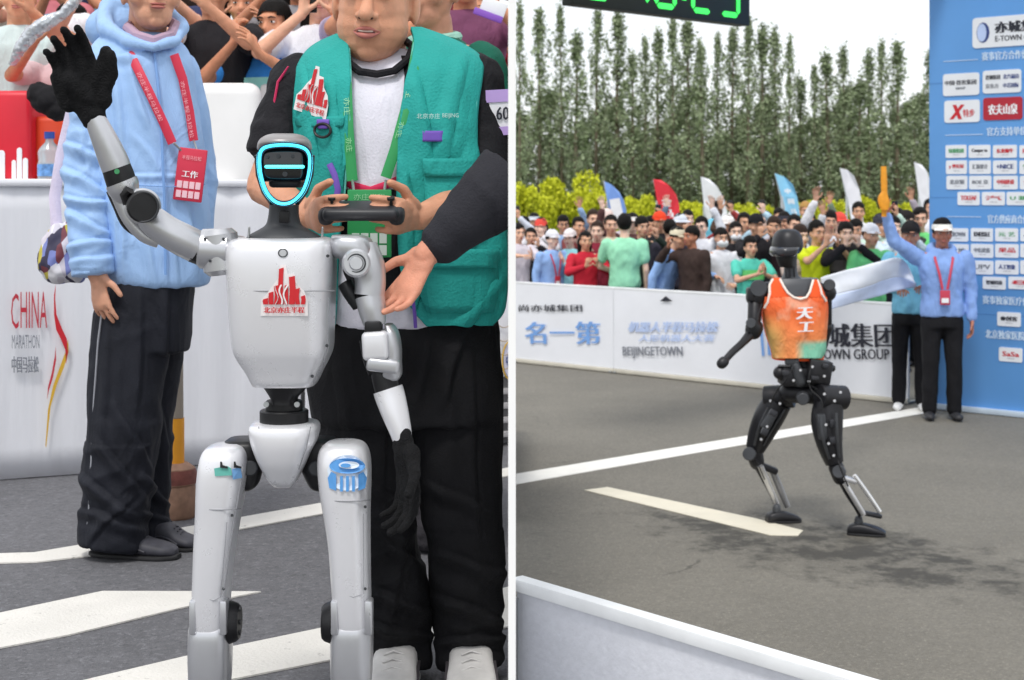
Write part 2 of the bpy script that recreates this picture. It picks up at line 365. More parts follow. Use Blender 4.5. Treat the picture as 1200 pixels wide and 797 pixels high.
bar_text(b2, '人形机器人大赛', 750, 392, 838, 400, PALEINK, .005, slant=.3)
bar_text(b2, 'BEIJINGETOWN', 731, 406, 801, 420, GREYINK, .003)
bar_text(b2, '亦城集团', 948, 379, 1049, 407, INK, .009)
bar_text(b2, 'E-TOWN GROUP', 950, 409, 1043, 421, INK, .003)
bar_text(b2, '▲', 774, 347, 789, 353, INK)
mb = MB()
for k, (x0, x1, yy) in enumerate(((893, 896, 378), (900, 904, 374), (908, 912, 376), (914, 917, 382))):
    pp = [on_bar(x0-2+4*k*.4, yy)+NR*.017, on_bar(x1-2+4*k*.4, yy)+NR*.017, on_bar(x1+1, 417-k)+NR*.017, on_bar(x0+1, 417-k)+NR*.017]; mb.prism(pp, NR*.001)
pp = [on_bar(886+24*i/10, 378-8*math.sin(i/10*3.14))+NR*.017 for i in range(11)]+[on_bar(912-24*i/10, 372-9*math.sin((10-i)/10*3.14))+NR*.017 for i in range(11)]
mb.prism(pp, NR*.001); build(mb, 'emblem', BLUEINK, b2, smooth=False)
# ------------------------------------------------------------------ near barrier at the bottom edge
p0 = V((.012, 4.2, 0)); p1 = V((.77, 3.304, 0)); un = (p1-p0).normalized(); nn = un.cross(UP); p2 = p0+un*2.5
t = thing('crowd_barrier', (p0+p2)/2, 'grey blue mesh barrier with a white top rail at the bottom edge', 'barrier')
rot = Matrix((un, -nn, UP)).transposed(); c = (p0+p2)/2; L = 2.5
mb = MB(); mb.box(c+UP*.4745, (L-.02, .012, .885), rot); build(mb, 'mesh_sheet', M('grey_blue_sheet', (224, 226, 234), .65, var=.04, vs=40, bump=.2, bs=60), t, smooth=False)
mb = MB(); mb.rbox(c+UP*.932, (L, .045, .034), .003, rot); build(mb, 'top_rail', M('white_rail', (238, 240, 242), .5), t)
mb = MB(); mb.rbox(c+UP*.03, (L, .04, .04), .006, rot); build(mb, 'bottom_rail', M('white_rail', (238, 240, 242), .5), t)
for e in (p0+un*.02, c, p2-un*.02):
    mb = MB(); mb.cyl(e+UP*0+nn*.03, e+UP*.9+nn*.03, .015); build(mb, 'post', STEEL, t)
# ------------------------------------------------------------------ finish arch
a0 = V((3.853, 14.2, 0)); au = V((.75, -.6614, 0)).normalized(); an = au.cross(UP); AW = 2.5
arch = thing('finish_arch', a0, 'tall blue finish arch pillar covered with white sponsor boards', 'arch')
BLUE = M('arch_blue', (98, 158, 222), .55, var=.07, vs=1.3, bump=.05, bs=20)
rot = Matrix((au, -an, UP)).transposed()
mb = MB(); mb.rbox(a0+au*(AW/2)-an*.45+UP*2.75, (AW, .9, 5.5), .012, rot); build(mb, 'pillar', BLUE, arch, ang=60)
for zz in (.9, 1.95, 3.0, 4.05):
    mb = MB(); mb.box(a0+au*(AW/2)+an*.0015+UP*zz, (AW-.03, .002, .004), rot); build(mb, 'panel_joint', M('arch_joint', (80, 134, 196), .6), arch, smooth=False)
hd = V((-.723, -.69, 0)); rh = Matrix((-hd, V((.69, -.723, 0)), UP)).transposed()
mb = MB(); mb.rbox(a0+hd*2.55-an*.0+UP*4.75+V((-.0, .0, 0)), (5.0, .6, 1.1), .012, rh); build(mb, 'header', BLUE, arch)
mb = MB(); mb.rbox(a0+au*(AW/2)+an*.02+UP*.03, (AW+.02, .06, .05), .006, rot); build(mb, 'base_strip', M('arch_base', (190, 205, 220), .5), arch)
def on_arch(px, py):
    d = V(((px-600)/F, 1, (HY-py)/F)); o = V((0, 0, CAM_Z)); t = (a0-o).dot(an)/d.dot(an); return o+d*t
BOARD = M('sponsor_board_white', (232, 235, 240), .5, var=.03); BRED = M('sponsor_board_red', (178, 34, 52), .5, var=.05)
def board(x0, y0, x1, y1, items, m=None):
    """sponsor board: its corners in the photograph; items are (text, u0, v0, u1, v1, material, bold)"""
    xm = (x0+x1)/2; p, q = on_arch(x0, y0), on_arch(x1, y0); xl = (V((p.x, p.y, 0))-a0).dot(au); xr = (V((q.x, q.y, 0))-a0).dot(au)
    zt, zb = on_arch(xm, y0).z, on_arch(xm, y1).z; cc = a0+au*((xl+xr)/2)+UP*((zt+zb)/2); W, H = xr-xl, zt-zb
    mb = MB(); r = H*.12; pts = []
    for cx, cy, a in ((1, 1, 0), (-1, 1, 90), (-1, -1, 180), (1, -1, 270)):
        for k in range(4):
            aa = R(a+30*k); pts.append(cc+au*(cx*(W/2-r)+r*math.cos(aa))+UP*(cy*(H/2-r)+r*math.sin(aa))+an*.001)
    mb.prism(pts, an*.007); o = build(mb, 'sponsor_board', m or BOARD, arch, smooth=False)
    for it in items:
        s, u0, v0, u1, v1, mm = it[:6]
        lettering(o, s, cc+au*((u0+u1-1)/2*W)+UP*((.5-(v0+v1)/2)*H)+an*.009, au, UP, (u1-u0)*W, (v1-v0)*H, mm, bold=(it[6] if len(it) > 6 else .002), slant=(it[7] if len(it) > 7 else 0))
    return o, cc, W, H
o, cc, W, H = board(1140, 18, 1232, 54, [('亦城集团', .3, .18, .95, .55, INK, .008), ('E-TOWN GROUP', .3, .64, .95, .82, INK)])
mb = MB(); mb.prism([cc+an*.009+au*(-.36*W+.085*W*math.cos(k/12*6.283))+UP*(.34*H*math.sin(k/12*6.283)) for k in range(12)], an*.001); build(mb, 'emblem', NAVY, o, smooth=False)
mb = MB(); mb.prism([cc+an*.0115+au*(-.375*W+.062*W*math.cos(k/12*6.283))+UP*(.30*H*math.sin(k/12*6.283)) for k in range(12)], an*.001); build(mb, 'emblem', PALEINK, o, smooth=False)
board(1105.5, 86, 1148, 112, [('中国·首农集团', .06, .3, .92, .52, INK), ('GROUP', .36, .62, .62, .72, GREYINK)])
board(1152, 82, 1197, 109, [('首钢集团', .08, .2, .46, .40, INK), ('北汽福田', .54, .2, .94, .40, NAVY), ('京东方', .08, .58, .42, .78, GREYINK), ('中芯国际', .54, .58, .94, .78, NAVY)])
board(1107, 117.5, 1148.5, 143.5, [('X', .22, .2, .52, .85, REDINK, .01, .2), ('特步', .54, .42, .86, .76, REDINK)])
board(1152.5, 114, 1198.5, 140.5, [('农夫山泉', .14, .3, .88, .76, WINK, .004)], BRED)
rowA = [('燕京啤酒', GREENINK), ('Coca-tea', INK), ('东鹏特饮', REDINK), ('中国', REDINK)]
rows = [(170, 185, [(1108.5, 1133), (1135.5, 1161), (1164, 1192), (1195, 1222)], [('绿源集团', GREENINK), ('Camper ta', INK), ('东来顺牛', REDINK), ('同仁', REDINK)]),
        (188, 204, [(1109, 1133.5), (1136, 1161.5), (1164, 1192), (1195, 1222)], [('y 世纪星', REDINK), ('汇源果汁', GREYINK), ('+NICE', NAVY), ('安', GREENINK)]),
        (206, 222, [(1109.5, 1134), (1136, 1162), (1164.5, 1193), (1195.5, 1223)], [('北京银', GREYINK), ('BOE 京', GREYINK), ('中国建设', REDINK), ('金', REDINK)]),
        (225, 240.5, [(1122.5, 1148.5), (1151, 1178), (1180, 1208)], [('TOLEAF', REDINK), ('汽', REDINK), ('U 新', GREENINK)]),
        (267.5, 283, [(1110, 1135), (1138, 1164), (1166.5, 1193.5), (1196, 1222)], [('CROWN', GREYINK), ('KNEISSLE', INK), ('元 艺', GREENINK), ('凤', NAVY)]),
        (286, 302, [(1110, 1135.5), (1138, 1164.5), (1166.5, 1194), (1196, 1222)], [('大地', GREYINK), ('中信建投', GREYINK), ('果品', REDINK), ('江', NAVY)]),
        (305.5, 321.5, [(1138.5, 1164.5), (1166.5, 1194), (1196, 1222)], [('UPV', GREYINK), ('人工智能', NAVY), ('金', GREYINK)]),
        (324.5, 339, [(1152, 1179), (1182, 1209)], [('智城科技', INK), ('8', REDINK)]),
        (366, 382.5, [(1169, 1196.5)], [('◉创客', INK)]), (407.5, 424, [(1171, 1198.5)], [('SaSa', REDINK)])]
for y0, y1, xs, tx in rows:
    for (x0, x1), (s, mm) in zip(xs, tx): board(x0, y0, x1, y1, [(s, .16, .28, .86, .62, mm, .003), ('official', .36, .72, .66, .80, GREYINK, 0)])
for yy, x0, s in ((64.5, 1151, '赛事官方合作伙伴'), (153.5, 1157, '官方支持单位伙伴'), (257, 1158, '官方供应商合作伙伴'), (352.5, 1152, '赛事独家医疗伙伴'), (393, 1155, '北京独家医院合作')):
    p, q = on_arch(x0, yy), on_arch(x0+62, yy); c = (p+q)/2; p.z = q.z = c.z
    lettering(arch, s, c+an*.004, au, UP, (q-p).length, .078, SKYW, bold=.003)
for yy, x0, x1 in ((71, 1106, 1146), (158, 1108, 1152), (254, 1110, 1150)):
    p, q = on_arch(x0, yy), on_arch(x1, yy); c = (p+q)/2; mb = MB(); mb.box(c+an*.003, ((q-p).length, .002, .006), rot); build(mb, 'rule_line', SKYW, arch, smooth=False)
# ------------------------------------------------------------------ race clock under the arch header
c0, c1 = P(672, 5, 11.08), P(879, 30, 12.52); c1.z = c0.z
cu = (c1-c0).normalized(); cn = cu.cross(UP); CL = (c1-c0).length; CH = .46
clock = thing('race_clock', (c0+c1)/2, 'black race clock with green lit digits hanging under the arch', 'clock')
rot = Matrix((cu, -cn, UP)).transposed(); cc = (c0+c1)/2+UP*(CH/2)
mb = MB(); mb.rbox(cc-cn*.06, (CL, .12, CH), .01, rot); build(mb, 'clock_case', M('clock_black', (22, 30, 26), .5), clock)
for s in (-.4, .4):
    mb = MB(); mb.cyl(cc-cn*.06+cu*(s*CL)+UP*(CH/2-.01), cc-cn*.06+cu*(s*CL)+UP*(4.25-cc.z), .012); build(mb, 'hanger_rod', STEEL, clock)
LED = M('green_led', (60, 225, 90), .4, emit=1.0, var=.02)
SEG = {'0': 'abcdef', '2': 'abged', '3': 'abgcd', '4': 'fgbc', '8': 'abcdefg'}
DW, DH, st = .215, .32, .05
def seg(o, k):
    x, z = DW/2, DH/2; e = st*.15
    a, b = {'a': ((-x, z), (x, z)), 'g': ((-x, 0), (x, 0)), 'd': ((-x, -z), (x, -z)), 'f': ((-x, z), (-x, 0)), 'b': ((x, z), (x, 0)), 'e': ((-x, 0), (-x, -z)), 'c': ((x, 0), (x, -z))}[k]
    a, b = o+cu*a[0]+UP*a[1], o+cu*b[0]+UP*b[1]; d = (b-a).normalized(); q = d.cross(cn); h = st/2
    a, b = a+d*e, b-d*e
    return [a, a+d*h+q*h*.9, b-d*h+q*h*.9, b, b-d*h-q*h*.9, a+d*h-q*h*.9]
zc = c0.z+.065+DH/2+.005
def clock_pt(px):
    d = V(((px-600)/F, 1, 0)); t = (c0.x*cn.x+c0.y*cn.y)/(d.x*cn.x+d.y*cn.y); return V((d.x*t, d.y*t, zc))
for px, ch in ((700, '2'), (747, '4'), (779.5, '0'), (822, '2'), (855, '3')):
    mb = MB(); o = clock_pt(px)+cn*.002
    for k in SEG[ch]: mb.prism(seg(o, k), cn*.004)
    build(mb, 'digit', LED, clock, smooth=False)
for px in (724, 801):
    mb = MB(); o = clock_pt(px)+cn*.005
    for z in (.07, -.07): mb.box(o+UP*z, (.05, .006, .05), rot)
    build(mb, 'colon', LED, clock, smooth=False)
# ------------------------------------------------------------------ poplars, bushes
LEAFM = M('poplar_leaf_hazed', (140, 152, 120), .75, var=.45, island=True, spec=.3)  # leaf green lightened so the colour itself carries the distance haze
BARK = M('poplar_bark', (120, 108, 92), .9, var=.25, vs=3)
BUSHM = M('golden_bush_leaf', (196, 200, 48), .7, var=.3, island=True, spec=.3)
def leaf(mb, p, s, rnd):
    a = V((rnd.gauss(0, 1), rnd.gauss(0, 1), rnd.gauss(0, .8))).normalized(); b = a.cross(V((rnd.gauss(0, 1), rnd.gauss(0, 1), rnd.gauss(0, 1)))).normalized()
    mb.v += [p-a*s, p+b*s*.55, p+a*s, p-b*s*.55]; k = len(mb.v)-4; mb.f.append((k, k+1, k+2, k+3)); mb.m.append(0)
def poplar(seed, H, WD, n):
    rnd = random.Random(seed); tr = MB(); lf = MB()
    lean = rnd.uniform(-.02, .02)*H
    tr.tube([(0, 0, 0), (lean*.3, 0, H*.4), (lean*.7, .05, H*.75), (lean, 0, H*.97)], [.22, .15, .08, .015], 8)
    tips = []
    for k in range(26):
        z = H*(.03+.93*(k/26)**.95); a = k*2.4+rnd.random(); t = z/H
        env = WD*.5*(max(0, math.sin(math.pi*min(1, t*1.02+.08)**.75))**.6)*rnd.choice((.4, .7, 1.0, 1.25))
        L = rnd.uniform(.10, .17)*H*(1.1-.6*t)
        b = V((lean*t, 0, z)); e = b+V((math.cos(a)*env, math.sin(a)*env, L)); mid = b.lerp(e, .5)+V((math.cos(a)*env*.2, math.sin(a)*env*.2, -L*.08))
        tr.tube([b, mid, e], [.05*(1.2-t), .03*(1.2-t), .008], 5); tips.append((b, mid, e))
    tips.append((V((lean*.8, 0, H*.86)), V((lean*.9, 0, H*.93)), V((lean, 0, H))))
    for i in range(n):
        b, m_, e = tips[rnd.randrange(len(tips))] if rnd.random() > .06 else tips[-1]
        t = rnd.random()**.7; p = b.lerp(m_, t*2) if t < .5 else m_.lerp(e, t*2-1)
        q = p+V((rnd.gauss(0, .19), rnd.gauss(0, .19), rnd.gauss(0, .36)))*(WD/3)
        leaf(lf, q, rnd.uniform(.08, .20), rnd)
    return tr, lf
protos = []
for k in range(6):
    tr, lf = poplar(50+k, 15.0, 2.9, 2900)
    tm = bpy.data.meshes.new('trunk'); tm.from_pydata(tr.v, [], tr.f); tm.materials.append(BARK); tm.shade_smooth()
    lm = bpy.data.meshes.new('crown'); lm.from_pydata(lf.v, [], lf.f); lm.materials.append(LEAFM); protos.append((tm, lm))
def copy_mesh_obj(name, me, parent):
    o = bpy.data.objects.new(name, me); COL.objects.link(o); o.parent = parent; return o
TR = [(609, 3), (632, 12), (659, 6), (675, 40), (698, 10), (722, 14), (741, 62), (757, 45), (770, 36), (789, 20), (806, 24), (824, 50), (841, 40), (857, 34), (876, 22), (893, 30), (910, 34), (924, 45), (938, 92), (955, 78), (972, 62), (988, 55), (1004, 96), (1018, 62), (1033, 48), (1052, 50), (1070, 118), (1092, 60), (1120, 40)]
kinds = ['tall slim poplar with a ragged top', 'slim grey green poplar', 'dense dark poplar']
for i, (px, ty) in enumerate(TR):
    d = 118+(i*37 % 11)*1.3; h = 2+(HY-ty)/F*d
    t = thing('poplar_tree', ((px-600)/F*d, d, 0), None, 'tree', 'poplars in the front of the far row', rot=(i*1.7) % 6.28)
    wv_ = .62+.62*((i*61) % 17)/17; t.scale = (wv_, wv_, h/15.2)
    ref = ['left of the race clock', 'under the race clock', 'right of the race clock', 'near the blue arch'][0 if px < 672 else 1 if px < 880 else 2 if px < 1000 else 3]
    t['label'] = 'poplar tree in the far row, number %s tallest one %s' % (i, ref)
    tm, lm = protos[i % 6]; copy_mesh_obj('trunk', tm, t); copy_mesh_obj('crown', lm, t)
TREES_FRONT = [o for o in COL.objects if o.name.startswith('poplar_tree')]
for t in TREES_FRONT: t['label'] = 'tall slim grey green poplar in the front of the row beyond the crowd'
for i in range(46):
    px = 560+i*13.5+(i*53 % 7); d = 134+(i*29 % 9)*1.6; h = 6.2+(i*41 % 13)*.42
    t = thing('poplar_tree', ((px-600)/F*d, d, 0), 'shorter dense poplar filling the back of the row beyond the crowd', 'tree', 'poplars in the back of the far row', rot=(i*2.3) % 6.28)
    wv_ = 1.25+.85*((i*47) % 13)/13; t.scale = (wv_, wv_, h/15.2); tm, lm = protos[(i*5+2) % 6]; copy_mesh_obj('trunk', tm, t); copy_mesh_obj('crown', lm, t)
def bush(seed):
    rnd = random.Random(seed); mb = MB(); st = MB()
    for k in range(13):
        a = rnd.uniform(0, 6.28); r = rnd.uniform(0, .85); c = V((r*math.cos(a), r*math.sin(a)*.7, rnd.uniform(.5, 1.75))); rr = rnd.uniform(.32, .55)
        st.tube([(0, 0, 0), c*.6, c], [.05, .03, .01], 5)
        for i in range(430):
            dv = V((rnd.gauss(0, 1), rnd.gauss(0, 1), rnd.gauss(0, 1))).normalized()*rr*rnd.uniform(.6, 1.05); leaf(mb, c+V((dv.x, dv.y, dv.z*.85)), rnd.uniform(.05, .10), rnd)
    return st, mb
bp = []
for k in range(4):
    st, mb = bush(90+k); sm = bpy.data.meshes.new('stem'); sm.from_pydata(st.v, [], st.f); sm.materials.append(BARK)
    lm = bpy.data.meshes.new('foliage'); lm.from_pydata(mb.v, [], mb.f); lm.materials.append(BUSHM); bp.append((sm, lm))
for i, (px, ty, w) in enumerate([(608, 203, 50), (636, 218, 50), (668, 196, 62), (694, 212, 40), (738, 222, 34), (755, 216, 40), (742, 238, 30), (806, 228, 44), (814, 238, 40), (866, 230, 40), (884, 235, 34), (900, 233, 34), (948, 228, 36), (975, 222, 38), (1000, 232, 40), (1018, 220, 34), (1045, 228, 36), (1066, 228, 34), (1080, 236, 30), (716, 226, 34), (780, 240, 34), (930, 246, 30)]):
    d = 46+(i*17 % 5)*1.5; h = 2+(HY-ty)/F*d
    t = thing('golden_bush', ((px-600)/F*d, d, 0), 'rounded yellow green bush in the hedge behind the crowd', 'bush', 'golden bushes behind the crowd', rot=i*1.3)
    wd = w/F*d/1.9; t.scale = (wd, wd, h/2.2); sm, lm = bp[i % 4]; copy_mesh_obj('stem', sm, t); copy_mesh_obj('foliage', lm, t)
# ------------------------------------------------------------------ feather flags
POLE = M('flag_pole', (200, 204, 208), .4, .5)
def flag(label, pts, m, d, txt=None, second=None):
    """pts: outline in the photograph, tip first then down the curved edge, back along the pole"""
    bx, by = pts[-1]; base = P(bx, by, d); root = V((base.x, d, 0))
    t = thing('feather_flag', root, label, 'flag', 'feather flags behind the crowd')
    front = [P(x, y, d+.05*math.sin(x*.35)) for x, y in pts]
    mb = MB(); mb.prism(front, (0, .012, 0)); build(mb, 'flag_cloth', m, t, smooth=False)
    k = len(pts)
    ed = [P(x, y, d+.02) for x, y in (pts[0], pts[-2], pts[-1])]
    mb = MB(); mb.tube([ed[0], ed[1], ed[2], V((ed[2].x+.02, d+.02, 0))], [.012, .015, .02, .025], 8); build(mb, 'pole', POLE, t)
    mb = MB(); mb.cyl(root+V((.02, .02, 0)), root+V((.02, .02, .06)), .22, .2); build(mb, 'base', BLK, t)
    if txt:
        for s, x, y, hpx in txt: lettering(t, s, P(x, y, d-.06), V((1, 0, .0)), V((-.18, 0, 1)), hpx/F*d, hpx/F*d, WINK, bold=.01)
    if second:
        mb = MB(); mb.prism([P(x, y, d-.055) for x, y in second], (0, .004, 0)); build(mb, 'printed_panel', WINK, t, smooth=False)
FB = lambda n, c: M(n, c, .7, var=.06, vs=4)
flag('blue feather flag with a white panel, leftmost in the row', [(707.5, 212), (716, 216), (725.5, 225), (731, 235), (734, 247), (733, 268), (719, 268), (712, 235)], FB('flag_blue', (120, 158, 226)), 25.2, None, [(714, 234), (726, 232), (730, 250), (729, 262), (719, 262)])
flag('red feather flag with white characters', [(765.5, 210), (775, 211), (785, 218), (792, 227), (796, 240), (798, 268), (781, 268), (770, 235)], FB('flag_red', (226, 52, 66)), 24.6, [('赛', 781, 238, 9), ('马', 784, 250, 9), ('松', 788, 261, 9)])
flag('plain white feather flag above the man in an aqua shirt', [(821.5, 207), (831, 210), (841, 219), (848, 232), (852, 248), (853, 270), (829, 270), (825, 240)], FB('flag_white', (236, 236, 244)), 31, None)
flag('light blue feather flag above the running robot', [(908, 203), (919, 207), (929, 216), (934, 230), (937, 246), (939, 270), (925, 270), (916, 230)], FB('flag_sky', (146, 208, 240)), 25.0, [('中', 923, 224, 6), ('国', 927, 236, 6), ('马', 930, 248, 6)])
flag('white feather flag behind the yellow shirt spectator', [(984.5, 197), (993, 199), (1001, 206), (1007, 222), (1011, 245), (1012, 272), (1001, 272), (992, 230)], FB('flag_white', (236, 236, 244)), 28, None)
flag('white feather flag beside the blue arch', [(1071.5, 190), (1080, 193), (1087, 202), (1092, 220), (1095, 240), (1096, 270), (1083, 270), (1077, 230)], FB('flag_white', (236, 236, 244)), 29, None)
# ================================================================== people: one continuous body, clothes as children
SKIN = {}
def skin(c): return M('skin_%d_%d_%d' % tuple(c), c, .55, var=.13, vs=24, bump=.16, bs=260, sss=.12, spec=.35)
HAIR = M('black_hair', (20, 17, 16), .62, var=.35, vs=30, spec=.15, bump=.5, bs=90, stretch=(4, 4, .6)); HAIRB = M('brown_hair', (50, 34, 26), .6, spec=.2, var=.3, vs=30, bump=.5, bs=90, stretch=(4, 4, .6))
LIP = M('lip', (182, 108, 98), .45, sss=.1); EYEW = M('eye_white', (225, 220, 215), .3); EYED = M('eye_dark', (30, 22, 18), .25); BROW = M('eyebrow', (38, 30, 26), .8)
SHOE = M('dark_shoe', (40, 40, 44), .6); SHOEW = M('white_shoe', (225, 225, 225), .55, var=.08, vs=20); PHONE = M('phone_black', (22, 22, 26), .2); MASKM = M('face_mask', (236, 238, 242), .7)
def ik(S, W, pole, a, b):
    d = (W-S); L = d.length
    if L > (a+b)*.985: W = S+d*((a+b)*.985/L); d = W-S; L = d.length
    L = max(L, abs(a-b)*1.02); x = (a*a-b*b+L*L)/(2*L); h = math.sqrt(max(a*a-x*x, 0)); n = d.normalized()
    p = pole-n*pole.dot(n); p = p.normalized() if p.length > 1e-4 else V((1, 0, 0)); return S+n*x+p*h, W
def hand(mb, raw, wr, d, pn, th, sc=1, curl=.35, seg=6, spread=.12, hold=0):
    """palm into mb, five unequal bent fingers into raw. d: along the hand, pn: the way the palm faces, th: the thumb's side"""
    d = d.normalized(); pn = (pn-d*pn.dot(d)).normalized(); sd = d.cross(pn); sd = sd if sd.dot(th) > 0 else -sd
    k = wr+d*(.088*sc)
    mb.cap(wr-d*.01*sc, wr+d*.03*sc, .024*sc, .030*sc, 10, flat=.62, fx=sd)
    mb.cap(wr+d*.03*sc+sd*.002, k-d*.006*sc, .032*sc, .038*sc, 12, flat=.42, fx=sd)
    for i, (o, L, r) in enumerate(((.029, .070, .0092), (.010, .079, .0096), (-.010, .073, .0092), (-.029, .057, .0082))):
        p = k+sd*(o*sc)-d*.012*sc; a = (i-1.4)*-spread; dd = (d*math.cos(a)+sd*math.sin(a)).normalized()
        segs = (.48, .30, .22); c = 0
        for j, q in enumerate(segs):
            c += curl*(.55, 1.15, .8)[j]*(1+.12*i)
            nd = dd*math.cos(c)+pn*math.sin(c); e = p+nd*(L*q*sc*1.12); rr = r*sc
            raw.cap(p, e, rr*(1-.09*j), rr*(.94-.1*j), seg, h=2); p = e
    b = wr+d*.022*sc+sd*.026*sc; td = (d*.62+sd*.72+pn*.28).normalized(); e1 = b+td*.042*sc; td2 = (d*.85+sd*.30+pn*(.3+.3*hold)).normalized(); e2 = e1+td2*.036*sc
    mb.cap(b-d*.01*sc, b+td*.012*sc, .016*sc, .014*sc, 8)
    raw.cap(b, e1, .0135*sc, .0108*sc, seg, h=2); raw.cap(e1, e2, .0105*sc, .0085*sc, seg, h=2)
def head_parts(mb, c, sc=1, R3=None, jaw=1.0, chub=0):
    """c: middle of the head (eye height); faces -y"""
    T = (lambda p: c+(R3 @ V(p) if R3 else V(p))*sc)
    rr = R3
    e = lambda p, r: mb.ell(T(p), [x*sc for x in r], rr)
    e((0, .012, .035), (.075, .094, .088)); e((0, -.012, -.02), (.068, .078, .085)); e((0, -.030, -.072), (.049*jaw, .055, .045))
    if chub: e((0, -.022, -.050), (.069, .066, .064)); e((0, -.020, -.086), (.043, .050, .037))
    e((0, -.062, -.098), (.022, .020, .017)); e((0, -.088, -.052), (.024, .014, .020)); 
    if not chub: e((-.045, -.052, -.030), (.026*jaw, .026, .026)); e((.045, -.052, -.030), (.026*jaw, .026, .026))
    e((0, -.078, .030), (.055, .022, .018))
    mb.cap(T((0, -.088, .005)), T((0, -.109, -.028)), .009*sc, .014*sc, 8); e((-.013, -.096, -.031), (.010, .010, .008)); e((.013, -.096, -.031), (.010, .010, .008))
    for s in (-1, 1): e((s*.075, .012, -.012), (.010, .020, .032))
    return T
def hair_shell(T, sc, style, R3=None, sd_=0):
    mb = MB(); n, k = 26, 16; ok = {}
    vs = []; fs = []
    for i in range(k+1):
        a = -math.pi/2+math.pi*i/k
        for j in range(n):
            b = 2*math.pi*j/n; x, y, z = math.cos(a)*math.cos(b), math.cos(a)*math.sin(b), math.sin(a)
            p = V((x*.086, y*.104+.016, z*.100+.040)); p *= 1+.05*noise.noise(p*(22+sd_ % 9)+V((sd_*1.3, 0, 0)))+(.05*(sd_ % 3)/2 if z > .4 else 0)
            vs.append(T(p))
            front = -y; lim = (.062-.026*((sd_ // 3) % 3)/2+.012*math.sin(b*3+sd_) if front > .55 else .02-.02*(sd_ % 2) if front > .1 else -.055)
            if style == 'bald': lim = .2
            ok[i*n+j] = (p.z >= lim)
    for i in range(k):
        for j in range(n):
            q = (i*n+j, i*n+(j+1) % n, (i+1)*n+(j+1) % n, (i+1)*n+j)
            if all(ok[t] for t in q): fs.append(q)
    mb.add(vs, fs)
    if style == 'long':
        for s in (-1, 0, 1): mb.cap(T((s*.055, .045, 0)), T((s*.06, .075, -.20)), .05*sc, .035*sc, 10)
    if style == 'bun': mb.ell(T((0, .11, .06)), (.04*sc, .04*sc, .04*sc))
    if style == 'tail': mb.cap(T((0, .11, .03)), T((0, .14, -.14)), .028*sc, .014*sc, 8)
    return mb
ARM = {
 'reachphone': ((.10, -.44, 1.50), (.9, -.1, -.9), (-.15, -.35, 1), (-.6, .5, 0), .75), 'reach2': ((.16, -.50, 1.42), (.8, .1, -.9), (-.25, -.6, .8), (-.8, 0, -.3), .3), 'reach3': ((.02, -.46, 1.54), (.9, -.1, -.9), (-.35, -.3, 1), (0, -.9, .2), .4),  # wrist target, elbow pole, hand direction, palm facing, curl  (x for the +x side, mirrored)
 'down': ((.245, -.04, .86), (.3, .6, 0), (.0, -.12, -1), (-1, 0, 0), .35),
 'phone': ((.075, -.30, 1.50), (.9, -.1, -.8), (-.15, -.25, 1), (-.55, .6, 0), .75),
 'phonelow': ((.08, -.34, 1.30), (.9, .1, -.7), (-.2, -.45, .8), (-.6, .6, .1), .75),
 'up': ((.20, -.22, 1.86), (.8, -.3, -.3), (0, -.15, 1), (-.2, -1, 0), .25),
 'uphold': ((.10, -.34, 1.74), (.9, -.3, -.3), (-.1, -.2, 1), (-.5, .5, 0), .75),
 'clap': ((.045, -.34, 1.30), (.9, .1, -.6), (-.15, -.5, .8), (-1, 0, 0), .15),
 'fwd': ((.17, -.54, 1.34), (.7, .2, -.8), (-.1, -1, .1), (-.3, 0, -1), .4),
 'out': ((.58, -.20, 1.30), (.2, .6, -.8), (1, -.25, .1), (0, 0, -1), .4),
 'waist': ((.10, -.24, 1.06), (.9, .5, 0), (-.7, -.6, .0), (0, .6, -.6), .5),
 'wave': ((.36, -.14, 1.80), (1, 0, -.8), (.1, -.1, 1), (0, -1, 0), .08),
 'up2': ((.06, -.30, 1.78), (.9, -.4, -.2), (.2, -.3, 1), (-.7, -.2, 0), .3),
}
def wrinkle(amp, sc, seed=0, st=(1, 1, 1)):
    o = V((seed*3.1, seed*1.7, seed*.9))
    def f(p):
        q = V((p.x*st[0], p.y*st[1], p.z*st[2]))*sc+o
        return amp*((1-abs(noise.noise(q))*2.2)*.6+.5*noise.noise(q*2.3))
    return f
